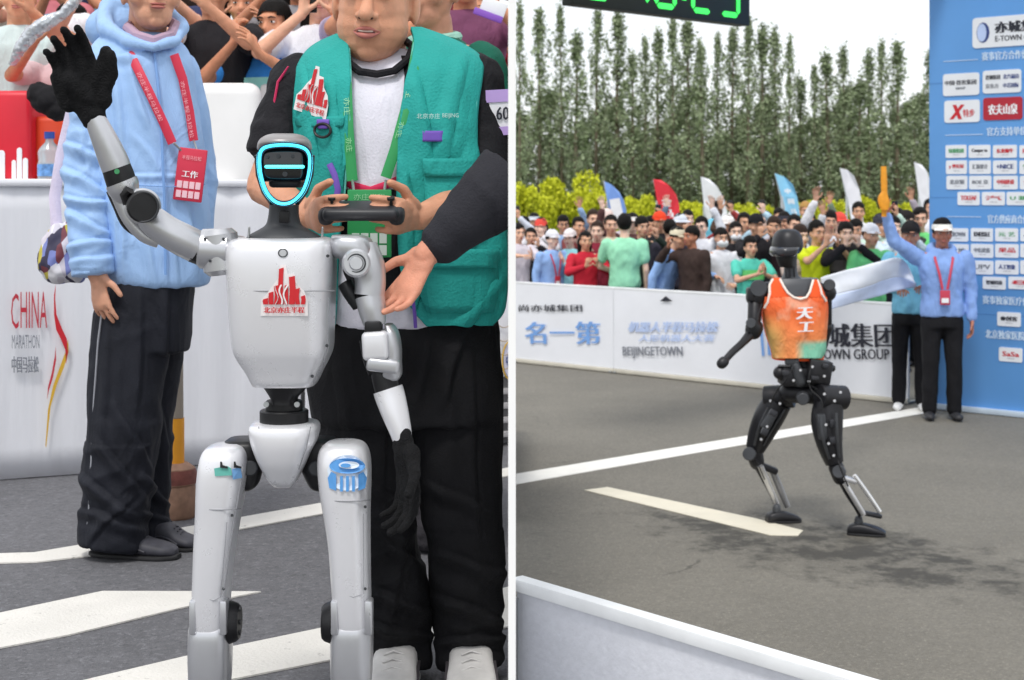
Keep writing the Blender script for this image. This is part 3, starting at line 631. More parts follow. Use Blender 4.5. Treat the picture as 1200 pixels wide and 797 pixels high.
def person(label, cat, loc, rot, h=1.70, group=None, sk=(212, 164, 138), top=(90, 120, 160), sleeve='long', pants=(30, 30, 34), shoe=None, hair='short', hairm=None, hat=None, hatc=(240, 240, 240), arms=('down', 'down'), vox=.010, cvox=.014, lean=0, mask=False, legs=True, head_yaw=0, head_pitch=0, trim=None, collar=None, wide=1, lanyard=None, hood=False, phone=None, hands=(1, 1), body_cut=None, detail=True, glasses=False):
    """stands with its base at loc, faces -y before rot; arms: poses for the -x and the +x side"""
    t = thing('person', loc, label, cat, group, rot); s = h/1.72; W = wide
    S = lambda x, y, z: V((x*s, y*s, z*s))
    rl = Matrix.Rotation(lean, 3, 'X'); piv = S(0, 0, .98)
    B = lambda p: piv+rl @ (V(p)-piv)       # lean the upper body
    bo, raw, tp, rawt = MB(), MB(), MB(), MB()
    # torso core and neck
    bo.cap(B(S(0, 0, 1.0)), B(S(0, 0, 1.30)), .115*s*W, .13*s*W, 14, flat=.7, fx=V((1, 0, 0)))
    bo.cap(B(S(-.13*W, .005, 1.405)), B(S(.13*W, .005, 1.405)), .05*s, .05*s, 10)
    bo.cap(B(S(0, .02, 1.38)), B(S(0, .0, 1.53)), .060*s, .053*s, 14)
    hc = B(S(0, -.012, 1.615)); HR = rl.copy() if False else Matrix.Rotation(head_yaw, 3, 'Z') @ Matrix.Rotation(head_pitch+lean*.3, 3, 'X')
    T = head_parts(bo, hc, s, HR)
    # garment
    sec = [(.90, .165, .115), (.98, .168, .118), (1.10, .155, .110), (1.22, .168, .118), (1.34, .185, .118), (1.42, .150, .090), (1.475, .072, .068)]
    rings = []
    for z, a, b in catmull(sec, 3): rings.append([B(q) for q in sering(S(0, .005, z), V((a*s*W, 0, 0)), V((0, b*s*W, 0)), 2.4, 24)])
    tp.loft(rings)
    pw = {}
    for i, side in enumerate((-1, 1)):
        ps = arms[i]; wt, pole, hd, pf, cu = ARM[ps] if isinstance(ps, str) else ps
        mir = (lambda v: V((v[0]*side, v[1], v[2])))
        Sh = B(S(side*.185*W, .005, 1.405)); Wr = B(mir(wt)*s); E, Wr = ik(Sh, Wr, rl @ mir(pole), .295*s, .262*s); pw[side] = (Wr, E, (rl @ mir(hd)).normalized(), (rl @ mir(pf)))
        bo.cap(Sh, E, .045*s, .036*s, 12); bo.cap(E, Wr, .037*s, .023*s, 12)
        if hands[i]: hand(bo, raw, Wr, rl @ mir(hd), rl @ mir(pf), rl @ (V((-side, 0, .2)) if ps in ('down',) else V((-side*.5, .2, 1)) if abs(hd[2]) < .5 else V((-side, 0, 0))), s, cu, hold=cu > .6)
        if sleeve == 'long':
            tp.cap(Sh+V((0, 0, -.005)), E, .066*s*W, .055*s, 14); tp.cap(E, E.lerp(Wr, .88), .054*s, .042*s, 14)
        else:
            tp.cap(Sh+V((0, 0, -.005)), Sh.lerp(E, .62), .066*s*W, .062*s, 14)
    if hood:
        ring = [B(S(math.cos(a)*.095, .03+math.sin(a)*.08, 1.475+.03*math.sin(a))) for a in [6.283*k/14 for k in range(14)]]
        tp.tube(ring, .038*s, 8, closed=True); tp.ell(B(S(0, .10, 1.44)), (.10*s, .06*s, .08*s))
    elif collar:
        ring = [B(S(math.cos(a)*.066, .006+math.sin(a)*.062, 1.475+.012*math.sin(a))) for a in [6.283*k/14 for k in range(14)]]
        mb = MB(); mb.tube(ring, .016*s, 8, closed=True); build(mb, 'collar', cloth(collar), t, local=True)
    seed = sum(map(ord, label)) % 97
    build(bo, 'body', skin(sk), t, local=True, vox=vox, it=3, raw=raw)
    build(tp, 'jacket' if sleeve == 'long' else 'shirt', cloth(top), t, local=True, vox=cvox, it=4, disp=wrinkle(.011*s, 9, seed, (1.3, 1.3, .8)))
    if trim:
        mb = MB(); rings = []
        for z in (1.22, 1.28, 1.34):
            a = .168+(z-1.22)*.14; rings.append([B(q) for q in sering(S(0, .005, z), V((a*1.07*s*W, 0, 0)), V((0, .130*s*W, 0)), 2.4, 24)])
        mb.loft(rings, caps=False); build(mb, 'chest_band', cloth(trim), t, local=True)
    if legs:
        tr = MB()
        tr.loft([sering(S(0, .005, z), V((a*s*W, 0, 0)), V((0, b*s*W, 0)), 2.3, 20) for z, a, b in ((.80, .154, .112), (.88, .152, .108), (.96, .140, .095), (1.0, .130, .09))])
        for sd in (-1, 1):
            tr.cap(S(sd*.085, .005, .86), S(sd*.10, -.01, .48), .088*s*W, .070*s, 14); tr.cap(S(sd*.10, -.01, .48), S(sd*.105, .015, .09), .070*s, .062*s, 14)
        build(tr, 'trousers', cloth(pants), t, local=True, vox=cvox*1.2, it=4, disp=wrinkle(.010*s, 7, seed+3, (1.4, 1.4, .6)))
        for sd in (-1, 1):
            mb = MB(); mb.cap(S(sd*.105, .05, .045), S(sd*.12, -.13, .035), .045*s, .040*s, 10, flat=.8, fx=V((1, 0, 0))); build(mb, 'shoe', shoe or SHOE, t, local=True)
    if hair != 'none': build(hair_shell(T, s, hair, None, seed), 'hair', hairm or HAIR, t, local=True, ang=80)
    # face
    if detail:
        for sd in (-1, 1):
            mb = MB(); mb.ell(T((sd*.031, -.078, .006)), (.015*s, .010*s, .0065*s), HR); eo = build(mb, 'eye', EYEW, t, local=True)
            mb = MB(); mb.ell(T((sd*.031, -.086, .006)), (.0065*s, .004*s, .0062*s), HR, 8, 6); build(mb, 'iris', EYED, eo, local=True)
            mb = MB(); mb.tube([T((sd*.014, -.096, .026)), T((sd*.032, -.096, .031)), T((sd*.052, -.084, .026))], [.003*s, .0045*s, .002*s], 6); build(mb, 'eyebrow', BROW, t, local=True)
        if not mask:
            mb = MB(); mb.ell(T((0, -.1005, -.0555)), (.023*s, .006*s, .0045*s), HR, 12, 6); mb.ell(T((0, -.100, -.0645)), (.020*s, .007*s, .0055*s), HR, 12, 6); build(mb, 'mouth', LIP, t, local=True)
    if mask:
        mb = MB(); mb.ell(T((0, -.045, -.055)), (.070*s, .072*s, .052*s), HR); build(mb, 'face_mask', MASKM, t, local=True)
    if glasses:
        mb = MB()
        for sd in (-1, 1): mb.tube([T((sd*.033+.021*math.cos(a), -.103, .004+.017*math.sin(a))) for a in [6.283*k/12 for k in range(12)]], .002*s, 5, closed=True)
        mb.cap(T((-.012, -.104, .006)), T((.012, -.104, .006)), .002*s, .002*s, 5); build(mb, 'glasses', BLK, t, local=True)
    if hat:
        hm = cloth(hatc); mb = MB(); rings = []
        if hat in ('cap', 'sunhat'):
            for k in range(8):
                a = math.pi/2*k/7.2; rings.append([T((.091*math.cos(a)*math.cos(b), .012+.108*math.cos(a)*math.sin(b), .045+.098*math.sin(a))) for b in [6.283*j/24 for j in range(24)]])
            mb.loft(rings); ho = build(mb, hat, hm, t, local=True)
        else:
            for z in (.040, .062, .082): rings.append([T(((.089-.25*max(0, z-.06))*math.cos(b), .012+(.106-.25*max(0, z-.06))*math.sin(b), z)) for b in [6.283*j/24 for j in range(24)]])
            mb.loft(rings, caps=False); ho = build(mb, 'visor_band', hm, t, local=True)
        mb = MB()
        if hat == 'sunhat': mb.loft([[T((r*math.cos(b), .012+r*1.1*math.sin(b), z)) for b in [6.283*j/24 for j in range(24)]] for r, z in ((.088, .052), (.15, .030), (.15, .026), (.088, .046))], closed=True)
        else:
            up = [T((.080*math.sin(b), .012-.100*math.cos(b)-(.075 if k else 0)*math.cos(b)**.8, .050-(.022 if k else 0))) for k in (0, 1) for b in ([-1.25+2.5*j/10 for j in range(11)] if not k else [1.25-2.5*j/10 for j in range(11)])]
            mb.prism(up, HR @ V((0, 0, .004)))
        build(mb, 'brim', hm, ho, local=True)
    if lanyard:
        lm = M('lanyard_%d_%d_%d' % tuple(lanyard), lanyard, .6)
        for sd in (-1, 1):
            mb = MB(); pts = [B(S(sd*.062, -.02, 1.475)), B(S(sd*.075, -.105, 1.40)), B(S(sd*.045, -.143*W, 1.27)), B(S(sd*.02, -.145*W, 1.14))]; mb.tube(pts, .011*s, 6, flat=.25, fx=V((1, 0, 0))); build(mb, 'lanyard_strap', lm, t, local=True)
        mb = MB(); mb.rbox(B(S(0, -.15*W, 1.07)), (.085*s, .008, .125*s), .003); bd = build(mb, 'badge', lm, t, local=True)
        mb = MB(); mb.box(B(S(0, -.15*W-.006, 1.045)), (.06*s, .003, .04*s)); build(mb, 'badge_print', WINK, bd, local=True)
    if phone:                                # a phone is a thing of its own, held between or in the hands
        rz = Matrix.Rotation(rot, 3, 'Z')
        for sd in (phone if isinstance(phone, tuple) else (phone,)):
            if sd == 0:
                c = (pw[-1][0]+pw[1][0])/2+(pw[1][2]+pw[-1][2])*.05*s; rr = Matrix.Identity(3)
            else:
                c = pw[sd][0]+pw[sd][2]*.085*s+pw[sd][3].normalized()*.022*s; rr = Matrix.Identity(3)
            c = V(loc)+rz @ c
            ph = thing('phone', c, ' '.join(('phone held up by the '+label.split(' with ')[0].split(' holding')[0]).split()[:15]), 'phone', 'phones held up by the spectators')
            sz = (.15, .009, .075) if sd == 0 else (.075, .009, .155)
            mb = MB(); mb.rbox(c, sz, .006, rz @ rr); build(mb, 'phone_case', PHONE, ph)
            mb = MB(); mb.box(c+rz @ V((0, .0052, 0)), (sz[0]-.008, .001, sz[2]-.008), rz); build(mb, 'phone_screen', M('phone_screen', (90, 110, 130), .15), ph, smooth=False)
            mb = MB(); mb.cyl(c+rz @ V((sz[0]*.28, -.0045, sz[2]*.3)), c+rz @ V((sz[0]*.28, -.0065, sz[2]*.3)), .009, n=12); build(mb, 'phone_camera', EYED, ph)
    return t, T, pw
# ------------------------------------------------------------------ spectators behind the finish barrier
LB = (150, 184, 236); BKc = (34, 32, 36); WH = (228, 228, 234); AQ = (120, 200, 226); MINT = (158, 226, 188); YEL = (214, 226, 40); GRN = (120, 220, 130); BRN = (64, 50, 46); RED = (196, 40, 58); MAR = (140, 44, 62)
TAN = (214, 164, 134); PALE = (236, 200, 182)
def bar_depth(px):
    d = V(((px-600)/F, 1, 0)); return (A.x*NR.x+A.y*NR.y)/(d.x*NR.x+d.y*NR.y)
CR = [  # label, px, head py, depth beyond the barrier, rot, options
 ('spectator in a white and teal shirt at the far left edge', 607, 275, .7, .4, dict(top=(214, 206, 214), sleeve='short', arms=('fwd', 'clap'))),
 ('spectator in black beside the white capped steward', 622, 279, 1.3, .1, dict(top=BKc, arms=('down', 'phone'))),
 ('steward in white cap and light blue jacket stretching an arm to the right', 647, 282, .6, .5, dict(top=LB, hat='cap', hatc=WH, arms=('down', 'out'), lanyard=(196, 50, 70), sk=PALE)),
 ('spectator in white cap and teal shirt close behind the pointing steward', 668, 281, .9, -.4, dict(top=(150, 210, 220), hat='cap', hatc=(232, 222, 222), arms=('down', 'clap'), sk=PALE)),
 ('spectator in a red jacket holding a white camera', 686, 284, .6, .2, dict(top=RED, arms=('phonelow', 'phonelow'), hair='long', sk=TAN)),
 ('spectator in a maroon jacket behind the red one', 700, 273, 1.2, -.2, dict(top=MAR, arms=('phonelow', 'down'), hairm=HAIRB)),
 ('brown haired spectator standing tall beside the blue flag', 695, 259, 3.0, .2, dict(top=(150, 130, 120), hairm=HAIRB, arms=('phone', 'phone'))),
 ('spectator in a pale hat beside the blue flag', 711, 258, 3.4, -.2, dict(top=(200, 190, 200), hat='cap', hatc=(226, 206, 200))),
 ('broad spectator in a mint green shirt with back turned', 732, 266, .6, 3.0, dict(top=MINT, sleeve='short', arms=('down', 'waist'), wide=1.08, pants=(190, 196, 190))),
 ('dark haired spectator tucked behind the mint shirt', 716, 266, 1.5, .1, dict(top=(226, 214, 190))),
 ('spectator in dark green clothes right of the mint shirt', 752, 268, 1.3, .3, dict(top=(40, 50, 44), arms=('down', 'phone'))),
 ('spectator in an orange red cap in front of the red flag', 773, 262, 2.4, .0, dict(top=BKc, hat='cap', hatc=(226, 70, 40), sk=TAN)),
 ('black haired spectator behind the bending steward', 785, 271, 1.5, 3.0, dict(top=(50, 48, 60))),
 ('steward in cream cap and light blue jacket bending forward', 776, 284, .6, .9, dict(top=LB, hat='cap', hatc=(222, 212, 186), arms=('down', 'fwd'), lean=.35, sk=TAN)),
 ('man in a dark brown jacket turned sideways with one hand raised', 811, 279, .6, -.95, dict(top=BRN, arms=('phone', 'down'), sk=(190, 128, 100), wide=1.1)),
 ('man in an aqua shirt standing high at the back', 838, 247, 9.0, .1, dict(top=AQ, sleeve='short', arms=('down', 'down'), sk=(70, 56, 56))),
 ('masked spectator in a white shirt and cream trousers', 845, 281, 1.0, .2, dict(top=WH, mask=True, arms=('down', 'waist'), pants=(220, 214, 190))),
 ('masked spectator in black behind the white shirt', 862, 274, 2.0, .0, dict(top=BKc, mask=True)),
 ('man in a black cap and black jacket holding a phone to the face', 886, 266, 1.6, .2, dict(top=BKc, hat='cap', hatc=(24, 24, 28), arms=('phone', 'phone'), phone=0, sk=TAN)),
 ('spectator in a green and aqua shirt clapping beside the robot', 879, 291, .6, .25, dict(top=(90, 200, 180), sleeve='short', arms=('clap', 'clap'), trim=GRN)),
 ('bare faced spectator just left of the robot head', 907, 268, 2.0, -.2, dict(top=(90, 70, 74), hairm=HAIRB, sk=TAN)),
 ('spectator in a white shirt below the light blue flag', 931, 266, 2.6, .1, dict(top=WH)),
 ('fair haired spectator in white far behind the robot', 944, 249, 7.0, .0, dict(top=WH, hairm=M('fair_hair', (170, 128, 60), .6), sk=TAN)),
 ('reddish haired spectator just right of the robot head', 938, 279, .9, .3, dict(top=(200, 180, 170), hair='long', hairm=HAIRB, arms=('phonelow', 'phonelow'))),
 ('man in a bright yellow shirt taking a picture', 957, 275, .7, .35, dict(top=YEL, sleeve='short', arms=('phone', 'phone'), phone=0, sk=TAN, h=1.74)),
 ('spectator in white raising one arm behind the yellow shirt', 972, 262, 2.4, .0, dict(top=WH, arms=('up', 'down'))),
 ('spectator in a black hooded jacket with a camera in front of the face', 991, 276, .9, .0, dict(top=BKc, hood=True, arms=('phone', 'phone'), phone=0, trim=(90, 84, 84))),
 ('dark haired man in white below the white flag', 1006, 250, 6.5, -.1, dict(top=WH, sk=TAN)),
 ('spectator in white cap and bright green jacket beside the finish tape', 1020, 278, .9, .3, dict(top=(120, 216, 140), hat='cap', hatc=(240, 240, 244), arms=('down', 'fwd'))),
 ('spectator in black hat behind the raised arm', 1062, 262, 3.0, .2, dict(top=(60, 64, 60), hat='cap', hatc=(34, 30, 30))),
 ('spectator in a pale green shirt beside the blue arch', 1078, 259, 3.2, -.2, dict(top=GRN, sleeve='short')),
 ('spectator in a white top at the edge of the arch', 1090, 246, 8.0, .0, dict(top=WH)),
]
for k, (px, py, dd, tp, nm) in enumerate([(614, 266, 3, (206, 212, 226), 'pale grey jacket at the left end'), (634, 268, 2.4, (228, 226, 232), 'white shirt left of the white caps'), (660, 265, 3, (150, 180, 220), 'sky blue jacket above the white caps'), (678, 267, 2.6, (120, 60, 60), 'brick shirt beside the red jacket'), (741, 263, 2.6, (90, 60, 60), 'dusky shirt behind the mint one'), (762, 266, 3.2, (224, 206, 190), 'cream top left of the red flag'), (797, 264, 3.2, (120, 110, 110), 'grey top right of the red flag'), (822, 268, 2.2, (226, 228, 236), 'bright white shirt behind the brown jacket'), (853, 266, 3.6, (240, 240, 244), 'white polo behind the masked pair'), (872, 263, 3.4, (90, 70, 60), 'brown shirt behind the black cap'), (897, 262, 3.6, (180, 210, 226), 'ice blue polo behind the robot'), (919, 262, 3.4, (190, 190, 200), 'pale grey top behind the robot head'), (948, 263, 3.8, (120, 140, 120), 'sage shirt behind the yellow one'), (983, 263, 3.8, (226, 220, 214), 'cream jumper behind the black hood'), (1003, 272, 2.2, (214, 214, 220), 'white shirt between black hood and green jacket'), (1032, 266, 2.8, (200, 226, 210), 'pale mint jacket behind the green one'), (1046, 268, 2.4, (206, 222, 232), 'ice blue top behind the finish tape'), (1052, 258, 5.0, (170, 160, 170), 'mauve top far behind the tape'), (626, 261, 5.0, (180, 170, 180), 'lilac top far behind the white caps'), (806, 258, 5.5, (100, 120, 140), 'steel blue top far behind'), (860, 259, 6.0, (150, 60, 60), 'rust top far behind'), (913, 257, 6.0, (210, 200, 200), 'cream top far behind')]):
    CR.append(('spectator in a '+nm, px, py, dd, (k*1.3 % 1)-.5, dict(top=tp, arms=(('phone', 'uphold'), ('phone', 'phone'), ('down', 'up'), ('clap', 'clap'), ('wave', 'down'))[k % 5], hat=(None, 'cap', None, None, 'visor', None, 'sunhat')[k % 7], hatc=((236, 232, 230), (220, 80, 70), (210, 216, 226), (60, 60, 70))[k % 4], glasses=k % 5 == 2, phone=(1 if k % 5 == 0 else None), hair=('short', 'long', 'short', 'tail')[k % 4], sk=(TAN, PALE, (206, 156, 128))[k % 3])))
for i, (lab, px, py, dd, rot, o) in enumerate(CR):
    d = bar_depth(px)+dd+.15; zh = CAM_Z+(HY-py)/F*d; o = dict(o); o.pop('h', None); h = zh/1.60*1.72
    fl = 0
    if h < 1.5 and not o.get('lean'): h = 1.5; fl = zh-1.5*1.6/1.72
    if o.get('lean'): h = 1.62
    if h > 1.9: fl = zh-1.75*1.6/1.72; h = 1.75
    if o.get('arms') == ('phone', 'phone') and not o.get('phone') and i % 4: o['phone'] = 0
    if 'sk' not in o: o['sk'] = ((226, 180, 154), (214, 166, 140), (234, 196, 174))[i % 3]
    person(lab, 'person', ((px-600)/F*d, d, max(0, fl)), rot, h, 'spectators behind the finish barrier', vox=.011, cvox=.016, legs=True, pants=o.pop('pants', ((34, 36, 44), (60, 66, 84), (28, 28, 30))[i % 3]), **o)
# ================================================================== LEFT PLACE
class Sec:
    """a body or shell seen from the front: rows (py, xl, xr, half depth in m, depth shift)"""
    def __init__(s, d, rows, e=2.4, k=4): s.d = d; s.e = e; s.rows = catmull([tuple(r)+(0,)*(5-len(r)) for r in rows], k)
    def rings(s, N=32, grow=0):
        o = []
        for py, xl, xr, b, dc in s.rows:
            c = P((xl+xr)/2, py, s.d+dc); hw = (xr-xl)/2/F*(s.d+dc)+grow
            o.append(sering(c, V((hw, 0, 0)), V((0, b+grow, 0)), s.e, N))
        return o
    def front(s, px, py, out=0.0):
        r = s.rows; i = 0
        while i < len(r)-2 and r[i+1][0] < py: i += 1
        a, b = r[i], r[i+1]; t = max(0, min(1, (py-a[0])/max(1e-6, b[0]-a[0])))
        q = [x+(y-x)*t for x, y in zip(a, b)]; xc, hw = (q[1]+q[2])/2, (q[2]-q[1])/2
        u = min(.985, abs(px-xc)/hw); dz = q[4]-q[3]*(1-u**s.e)**(1/s.e)-out
        return P(px, py, s.d+dz)
    def patch(s, rows, nx=10, out=.01, k=3):
        """a sheet lying on the front: rows (py, xl, xr)"""
        rr = catmull([tuple(map(float, r)) for r in rows], k); mb = MB(); vs = []; fs = []
        for py, a, b in rr:
            for i in range(nx+1): vs.append(s.front(a+(b-a)*i/nx, py, out))
        for j in range(len(rr)-1):
            for i in range(nx): p = j*(nx+1)+i; fs.append((p, p+nx+1, p+nx+2, p+1))
        mb.add(vs, fs); return mb
    def poly(s, pts, out=.01, thick=.001):
        mb = MB(); q = [s.front(x, y, out) for x, y in pts]; mb.prism(q, (0, -thick, 0)); return mb
def solid(o, th, off=1):
    m = o.modifiers.new('thickness', 'SOLIDIFY'); m.thickness = th; m.offset = off; return o
# ------------------------------------------------------------------ marathon barrier
d0 = V((.909, .417, 0)); q0 = G(0, 562, LZ)+V((0, 0, 0)); u2 = (G(230, 545, LZ)-q0).normalized(); n2 = u2.cross(UP)
TOPZ = 1.14
def on_lbar(px, py):
    d = V(((px-600)/F, 1, (HY-py)/F)); o = V((0, 0, CAM_Z)); t = (q0-o).dot(n2)/d.dot(n2); return o+d*t
def lbar(s0, s1, label, zb=.0):
    p, q = q0+u2*s0, q0+u2*s1; c = (p+q)/2; L = s1-s0
    t = thing('banner_barrier', c, label, 'barrier', 'white fabric barriers in front of the crowd'); rot = Matrix((u2, -n2, UP)).transposed()
    mb = MB(); vs = []; fs = []; nx, nz = 90, 10
    for i in range(nx+1):
        for k in range(nz+1):
            x = L*i/nx; z = zb+.005+(TOPZ-zb)*k/nz; y = .007*noise.noise(V((x*14+s0*5, z*.35, 1)))+.008*noise.noise(V((x*3.2, z*.8, 5)))
            vs.append(p+u2*x+UP*z+n2*(.03+y*(1 if k else .6)))
    for i in range(nx):
        for k in range(nz): a = i*(nz+1)+k; fs.append((a, a+1, a+nz+2, a+nz+1))
    mb.add(vs, fs); o = build(mb, 'banner_fabric', FAB, t); solid(o, .004, -1)
    mb = MB(); mb.rbox(c+UP*(TOPZ-.005), (L, .10, .03), .012, rot); build(mb, 'top_sleeve', FAB, t)
    for e in (p+u2*.03, c, q-u2*.03):
        mb = MB(); mb.cyl(e-n2*.01+UP*0, e-n2*.01+UP*(TOPZ-.02), .016); build(mb, 'post', STEEL, t)
    mb = MB(); mb.cyl(p-n2*.01+UP*.12, q-n2*.01+UP*.12, .014); build(mb, 'lower_rail', STEEL, t)
    return t
lb1 = lbar(-1.0, 1.18, 'white fabric barrier printed with a red marathon name and swoosh')
lb2 = lbar(1.20, 2.10, 'plain white fabric barrier behind the silver robot')
lb3 = lbar(2.105, 2.125, 'x') if False else None
def lb_text(s, x0, y0, x1, y1, m, bold=0, par=lb1):
    p, q = on_lbar(x0, (y0+y1)/2), on_lbar(x1, (y0+y1)/2); hh = (on_lbar((x0+x1)/2, y0)-on_lbar((x0+x1)/2, y1)).z; c = (p+q)/2
    lettering(par, s, c+n2*.052, q-p, UP, (q-p).length, hh, m, bold=bold)
def lb_poly(pts, m, name, par=lb1):
    mb = MB(); mb.prism([on_lbar(x, y)+n2*.052 for x, y in pts], n2*.001); build(mb, name, m, par, smooth=False)
lb_text('C', 11, 343, 20, 384, M('banner_crimson', (190, 44, 62), .7)); lb_text('HINA', 22, 341, 53, 383, M('banner_crimson', (190, 44, 62), .7))
lb_text('MARATHON', 12, 391, 44, 407, GREYINK); lb_text('中国马拉松', 12, 416, 43, 435, GREYINK, .001)
lb_poly([(63, 332), (62.5, 350), (64, 368), (70, 383), (76, 396), (77.5, 411), (75, 425), (74, 408), (69, 396), (63.5, 385), (61, 368), (61, 345)], REDINK, 'swoosh')
lb_poly([(77.5, 396), (78, 411), (73, 428), (64, 450), (57, 475), (52, 522), (51, 520), (54, 478), (60, 450), (68, 428), (75, 409)], GOLD, 'swoosh')
lb_poly([(62, 415), (63, 404), (63.5, 420), (60, 440), (55, 456), (53, 466), (54, 452), (58.5, 435)], M('banner_crimson', (190, 44, 62), .7), 'swoosh')
# the last stretch by the partition: emblem banner above a slatted steel base
e0, e1 = q0+u2*2.115, q0+u2*2.128
pE0, pE1 = on_lbar(566, 400), on_lbar(597.2, 400); pE0.z = pE1.z = LZ; cE = (pE0+pE1)/2; LE = (pE1-pE0).length; rot2 = Matrix((u2, -n2, UP)).transposed()
t = thing('emblem_banner', cE+n2*.09, 'white banner with a round emblem on a slatted steel base beside the partition', 'banner')
mb = MB(); mb.box(cE+n2*.09+UP*.70, (LE, .01, .80), rot2); build(mb, 'banner_sheet', FAB, t, smooth=False)
for k in range(4):
    mb = MB(); mb.rbox(cE+n2*.09+UP*(.05+.062*k), (LE, .03, .026), .006, rot2); build(mb, 'slat', M('pale_steel_slat', (200, 198, 200), .5, .2), t)
mb = MB(); mb.box(cE+n2*.075+UP*.16, (LE, .004, .3), rot2); build(mb, 'back_sheet', M('grey_backing', (120, 120, 122), .8), t, smooth=False)
for k in range(4):
    mb = MB(); mb.tube([on_lbar(566+4*i, 372+k*16+10*math.sin(i/7*3.14))+n2*.097 for i in range(8)], .0022, 5); build(mb, 'wave_line', M('tan_line', (178, 160, 140), .7), t)
mb = MB(); mb.tube([on_lbar(587+9*math.cos(a), 420+22*math.sin(a))+n2*.098 for a in [6.283*k/20 for k in range(20)]], .003, 6, closed=True); build(mb, 'emblem_ring', GOLD, t)
mb = MB(); mb.prism([on_lbar(587+7*math.cos(a), 420+19*math.sin(a))+n2*.096 for a in [6.283*k/20 for k in range(20)]], n2*.002); eo = build(mb, 'emblem', M('emblem_lilac', (206, 206, 226), .7), t, smooth=False)
lettering(t, '中马', on_lbar(587, 420)+n2*.1, u2, UP, .04, .05, NAVY, bold=.001)
# ------------------------------------------------------------------ things on the table behind the barrier
tb = thing('folding_table', P(60, 225, 6.75)*1 if False else V((P(60, 225, 6.75).x, 6.75, LZ)), 'white topped folding table behind the marathon barrier', 'table')
tx = tb.location.x; TZ = 2.045
mb = MB(); mb.rbox((tx, 6.75, TZ-.02), (1.7, .62, .04), .008); build(mb, 'tabletop', M('table_white', (228, 228, 230), .5), tb)
for sx in (-.78, .78):
    for sy in (-.24, .24): mb = MB(); mb.cyl((tx+sx, 6.75+sy, LZ), (tx+sx, 6.75+sy, TZ-.04), .018); build(mb, 'leg', STEEL, tb)
def carton(name, label, cat, x0, y0, x1, d, m, streaks, depth=.3):
    p0, p1 = P(x0, y0, d), P(x1, y0, d); zc = (p0.z+TZ)/2
    t = thing(name, V(((p0.x+p1.x)/2, d+depth/2, TZ)), label, cat)
    mb = MB(); mb.rbox(((p0.x+p1.x)/2, d+depth/2, zc), (p1.x-p0.x, depth, p0.z-TZ), .025, seg=3); o = build(mb, 'crate_body', m, t)
    for a, b, c in streaks:
        mb = MB(); r = (b-a)/2/F*d; tp = P((a+b)/2, c, d).z
        pts = [V((P(a, 0, d).x, d-.001, TZ+.002)), V((P(b, 0, d).x, d-.001, TZ+.002))]+[V((P((a+b)/2, 0, d).x+r*math.cos(q), d-.001, tp+r*math.sin(q))) for q in [3.1416*k/6 for k in range(7)]]
        mb.prism(pts, (0, -.003, 0)); build(mb, 'white_streak', WINK, t, smooth=False)
    return t
REDB = M('crate_red', (220, 30, 52), .45, var=.05); ORG = M('crate_orange', (226, 74, 38), .45, var=.06)
carton('drinks_crate', 'glossy red crate with white streaks at the left edge', 'crate', -22, 106, 36, 6.55, REDB, [(-2, 6, 180), (14, 19, 190), (20, 26, 176), (27, 33, 188)])
carton('drinks_crate', 'orange crate between the red crate and the blue jacket', 'crate', 37.5, 136, 80, 6.62, ORG, [(70, 75, 170), (62, 67, 186)])
bt = P(58, 208, 6.50); bt.z = TZ; t = thing('water_bottle', bt, 'clear water bottle with blue cap on the table beside the orange crate', 'bottle')
k = 6.5/F; prof = [(0, 12.5), (2, 13.5), (22, 13.5), (24, 12.5), (34, 13.5), (38, 12), (46, 5), (50, 4.5)]
mb = MB(); mb.loft([sering(bt+UP*(z*k), V((r*k, 0, 0)), V((0, r*k, 0)), 2, 20) for z, r in prof]); build(mb, 'bottle_body', M('bottle_plastic', (226, 234, 240), .12, var=.05, trans=.55), t)
mb = MB(); mb.cyl(bt+UP*(50*k), bt+UP*(58*k), 6*k); build(mb, 'bottle_cap', M('cap_blue', (50, 90, 190), .4), t)
mb = MB(); mb.loft([sering(bt+UP*(z*k), V((13.8*k, 0, 0)), V((0, 13.8*k, 0)), 2, 20) for z in (6, 20)], caps=False); build(mb, 'bottle_label', M('label_blue', (110, 160, 226), .5, var=.4, vs=40), t)
p = V((P(56, 120, 6.56).x, 6.72, TZ)); bg_ = thing('camera_bag', p+V((0, 0, .32)), 'black soft camera bag lying on the crates behind the raised glove', 'bag')
mb = MB(); mb.ell(P(57, 117, 6.45), (.075, .07, .06)); mb.ell(P(46, 110, 6.45), (.05, .06, .045)); mb.ell(P(68, 128, 6.45), (.05, .06, .05)); build(mb, 'bag_body', cloth((28, 27, 30)), bg_, vox=.008, disp=wrinkle(.01, 22))
# white padded cabinet
p0, p1 = P(212, 96, 6.55), P(303, 96, 6.55); zc = (p0.z+LZ)/2
t = thing('padded_board', V(((p0.x+p1.x)/2, 6.62, LZ)), 'white padded board with rounded corners standing behind the blue jacket', 'board')
mb = MB(); mb.rbox(((p0.x+p1.x)/2, 6.62, zc), (p1.x-p0.x, .12, p0.z-LZ), .055, seg=5); build(mb, 'padding', M('padding_white', (232, 231, 230), .55, var=.03, bump=.08, bs=12), t)
mb = MB(); mb.box((P(239, 0, 6.55).x, 6.555, P(0, 164, 6.55).z), (.018, .006, .045)); build(mb, 'red_tag', REDINK, t, smooth=False)
p0, p1 = P(304, 98, 6.9), P(322, 98, 6.9); t = thing('padded_board', V(((p0.x+p1.x)/2, 6.95, LZ)), 'narrow white board just left of the black sleeve', 'board')
mb = MB(); mb.rbox(((p0.x+p1.x)/2, 6.95, (p0.z+LZ)/2), (p1.x-p0.x, .1, p0.z-LZ), .02); build(mb, 'padding', MATS['padding_white'], t)
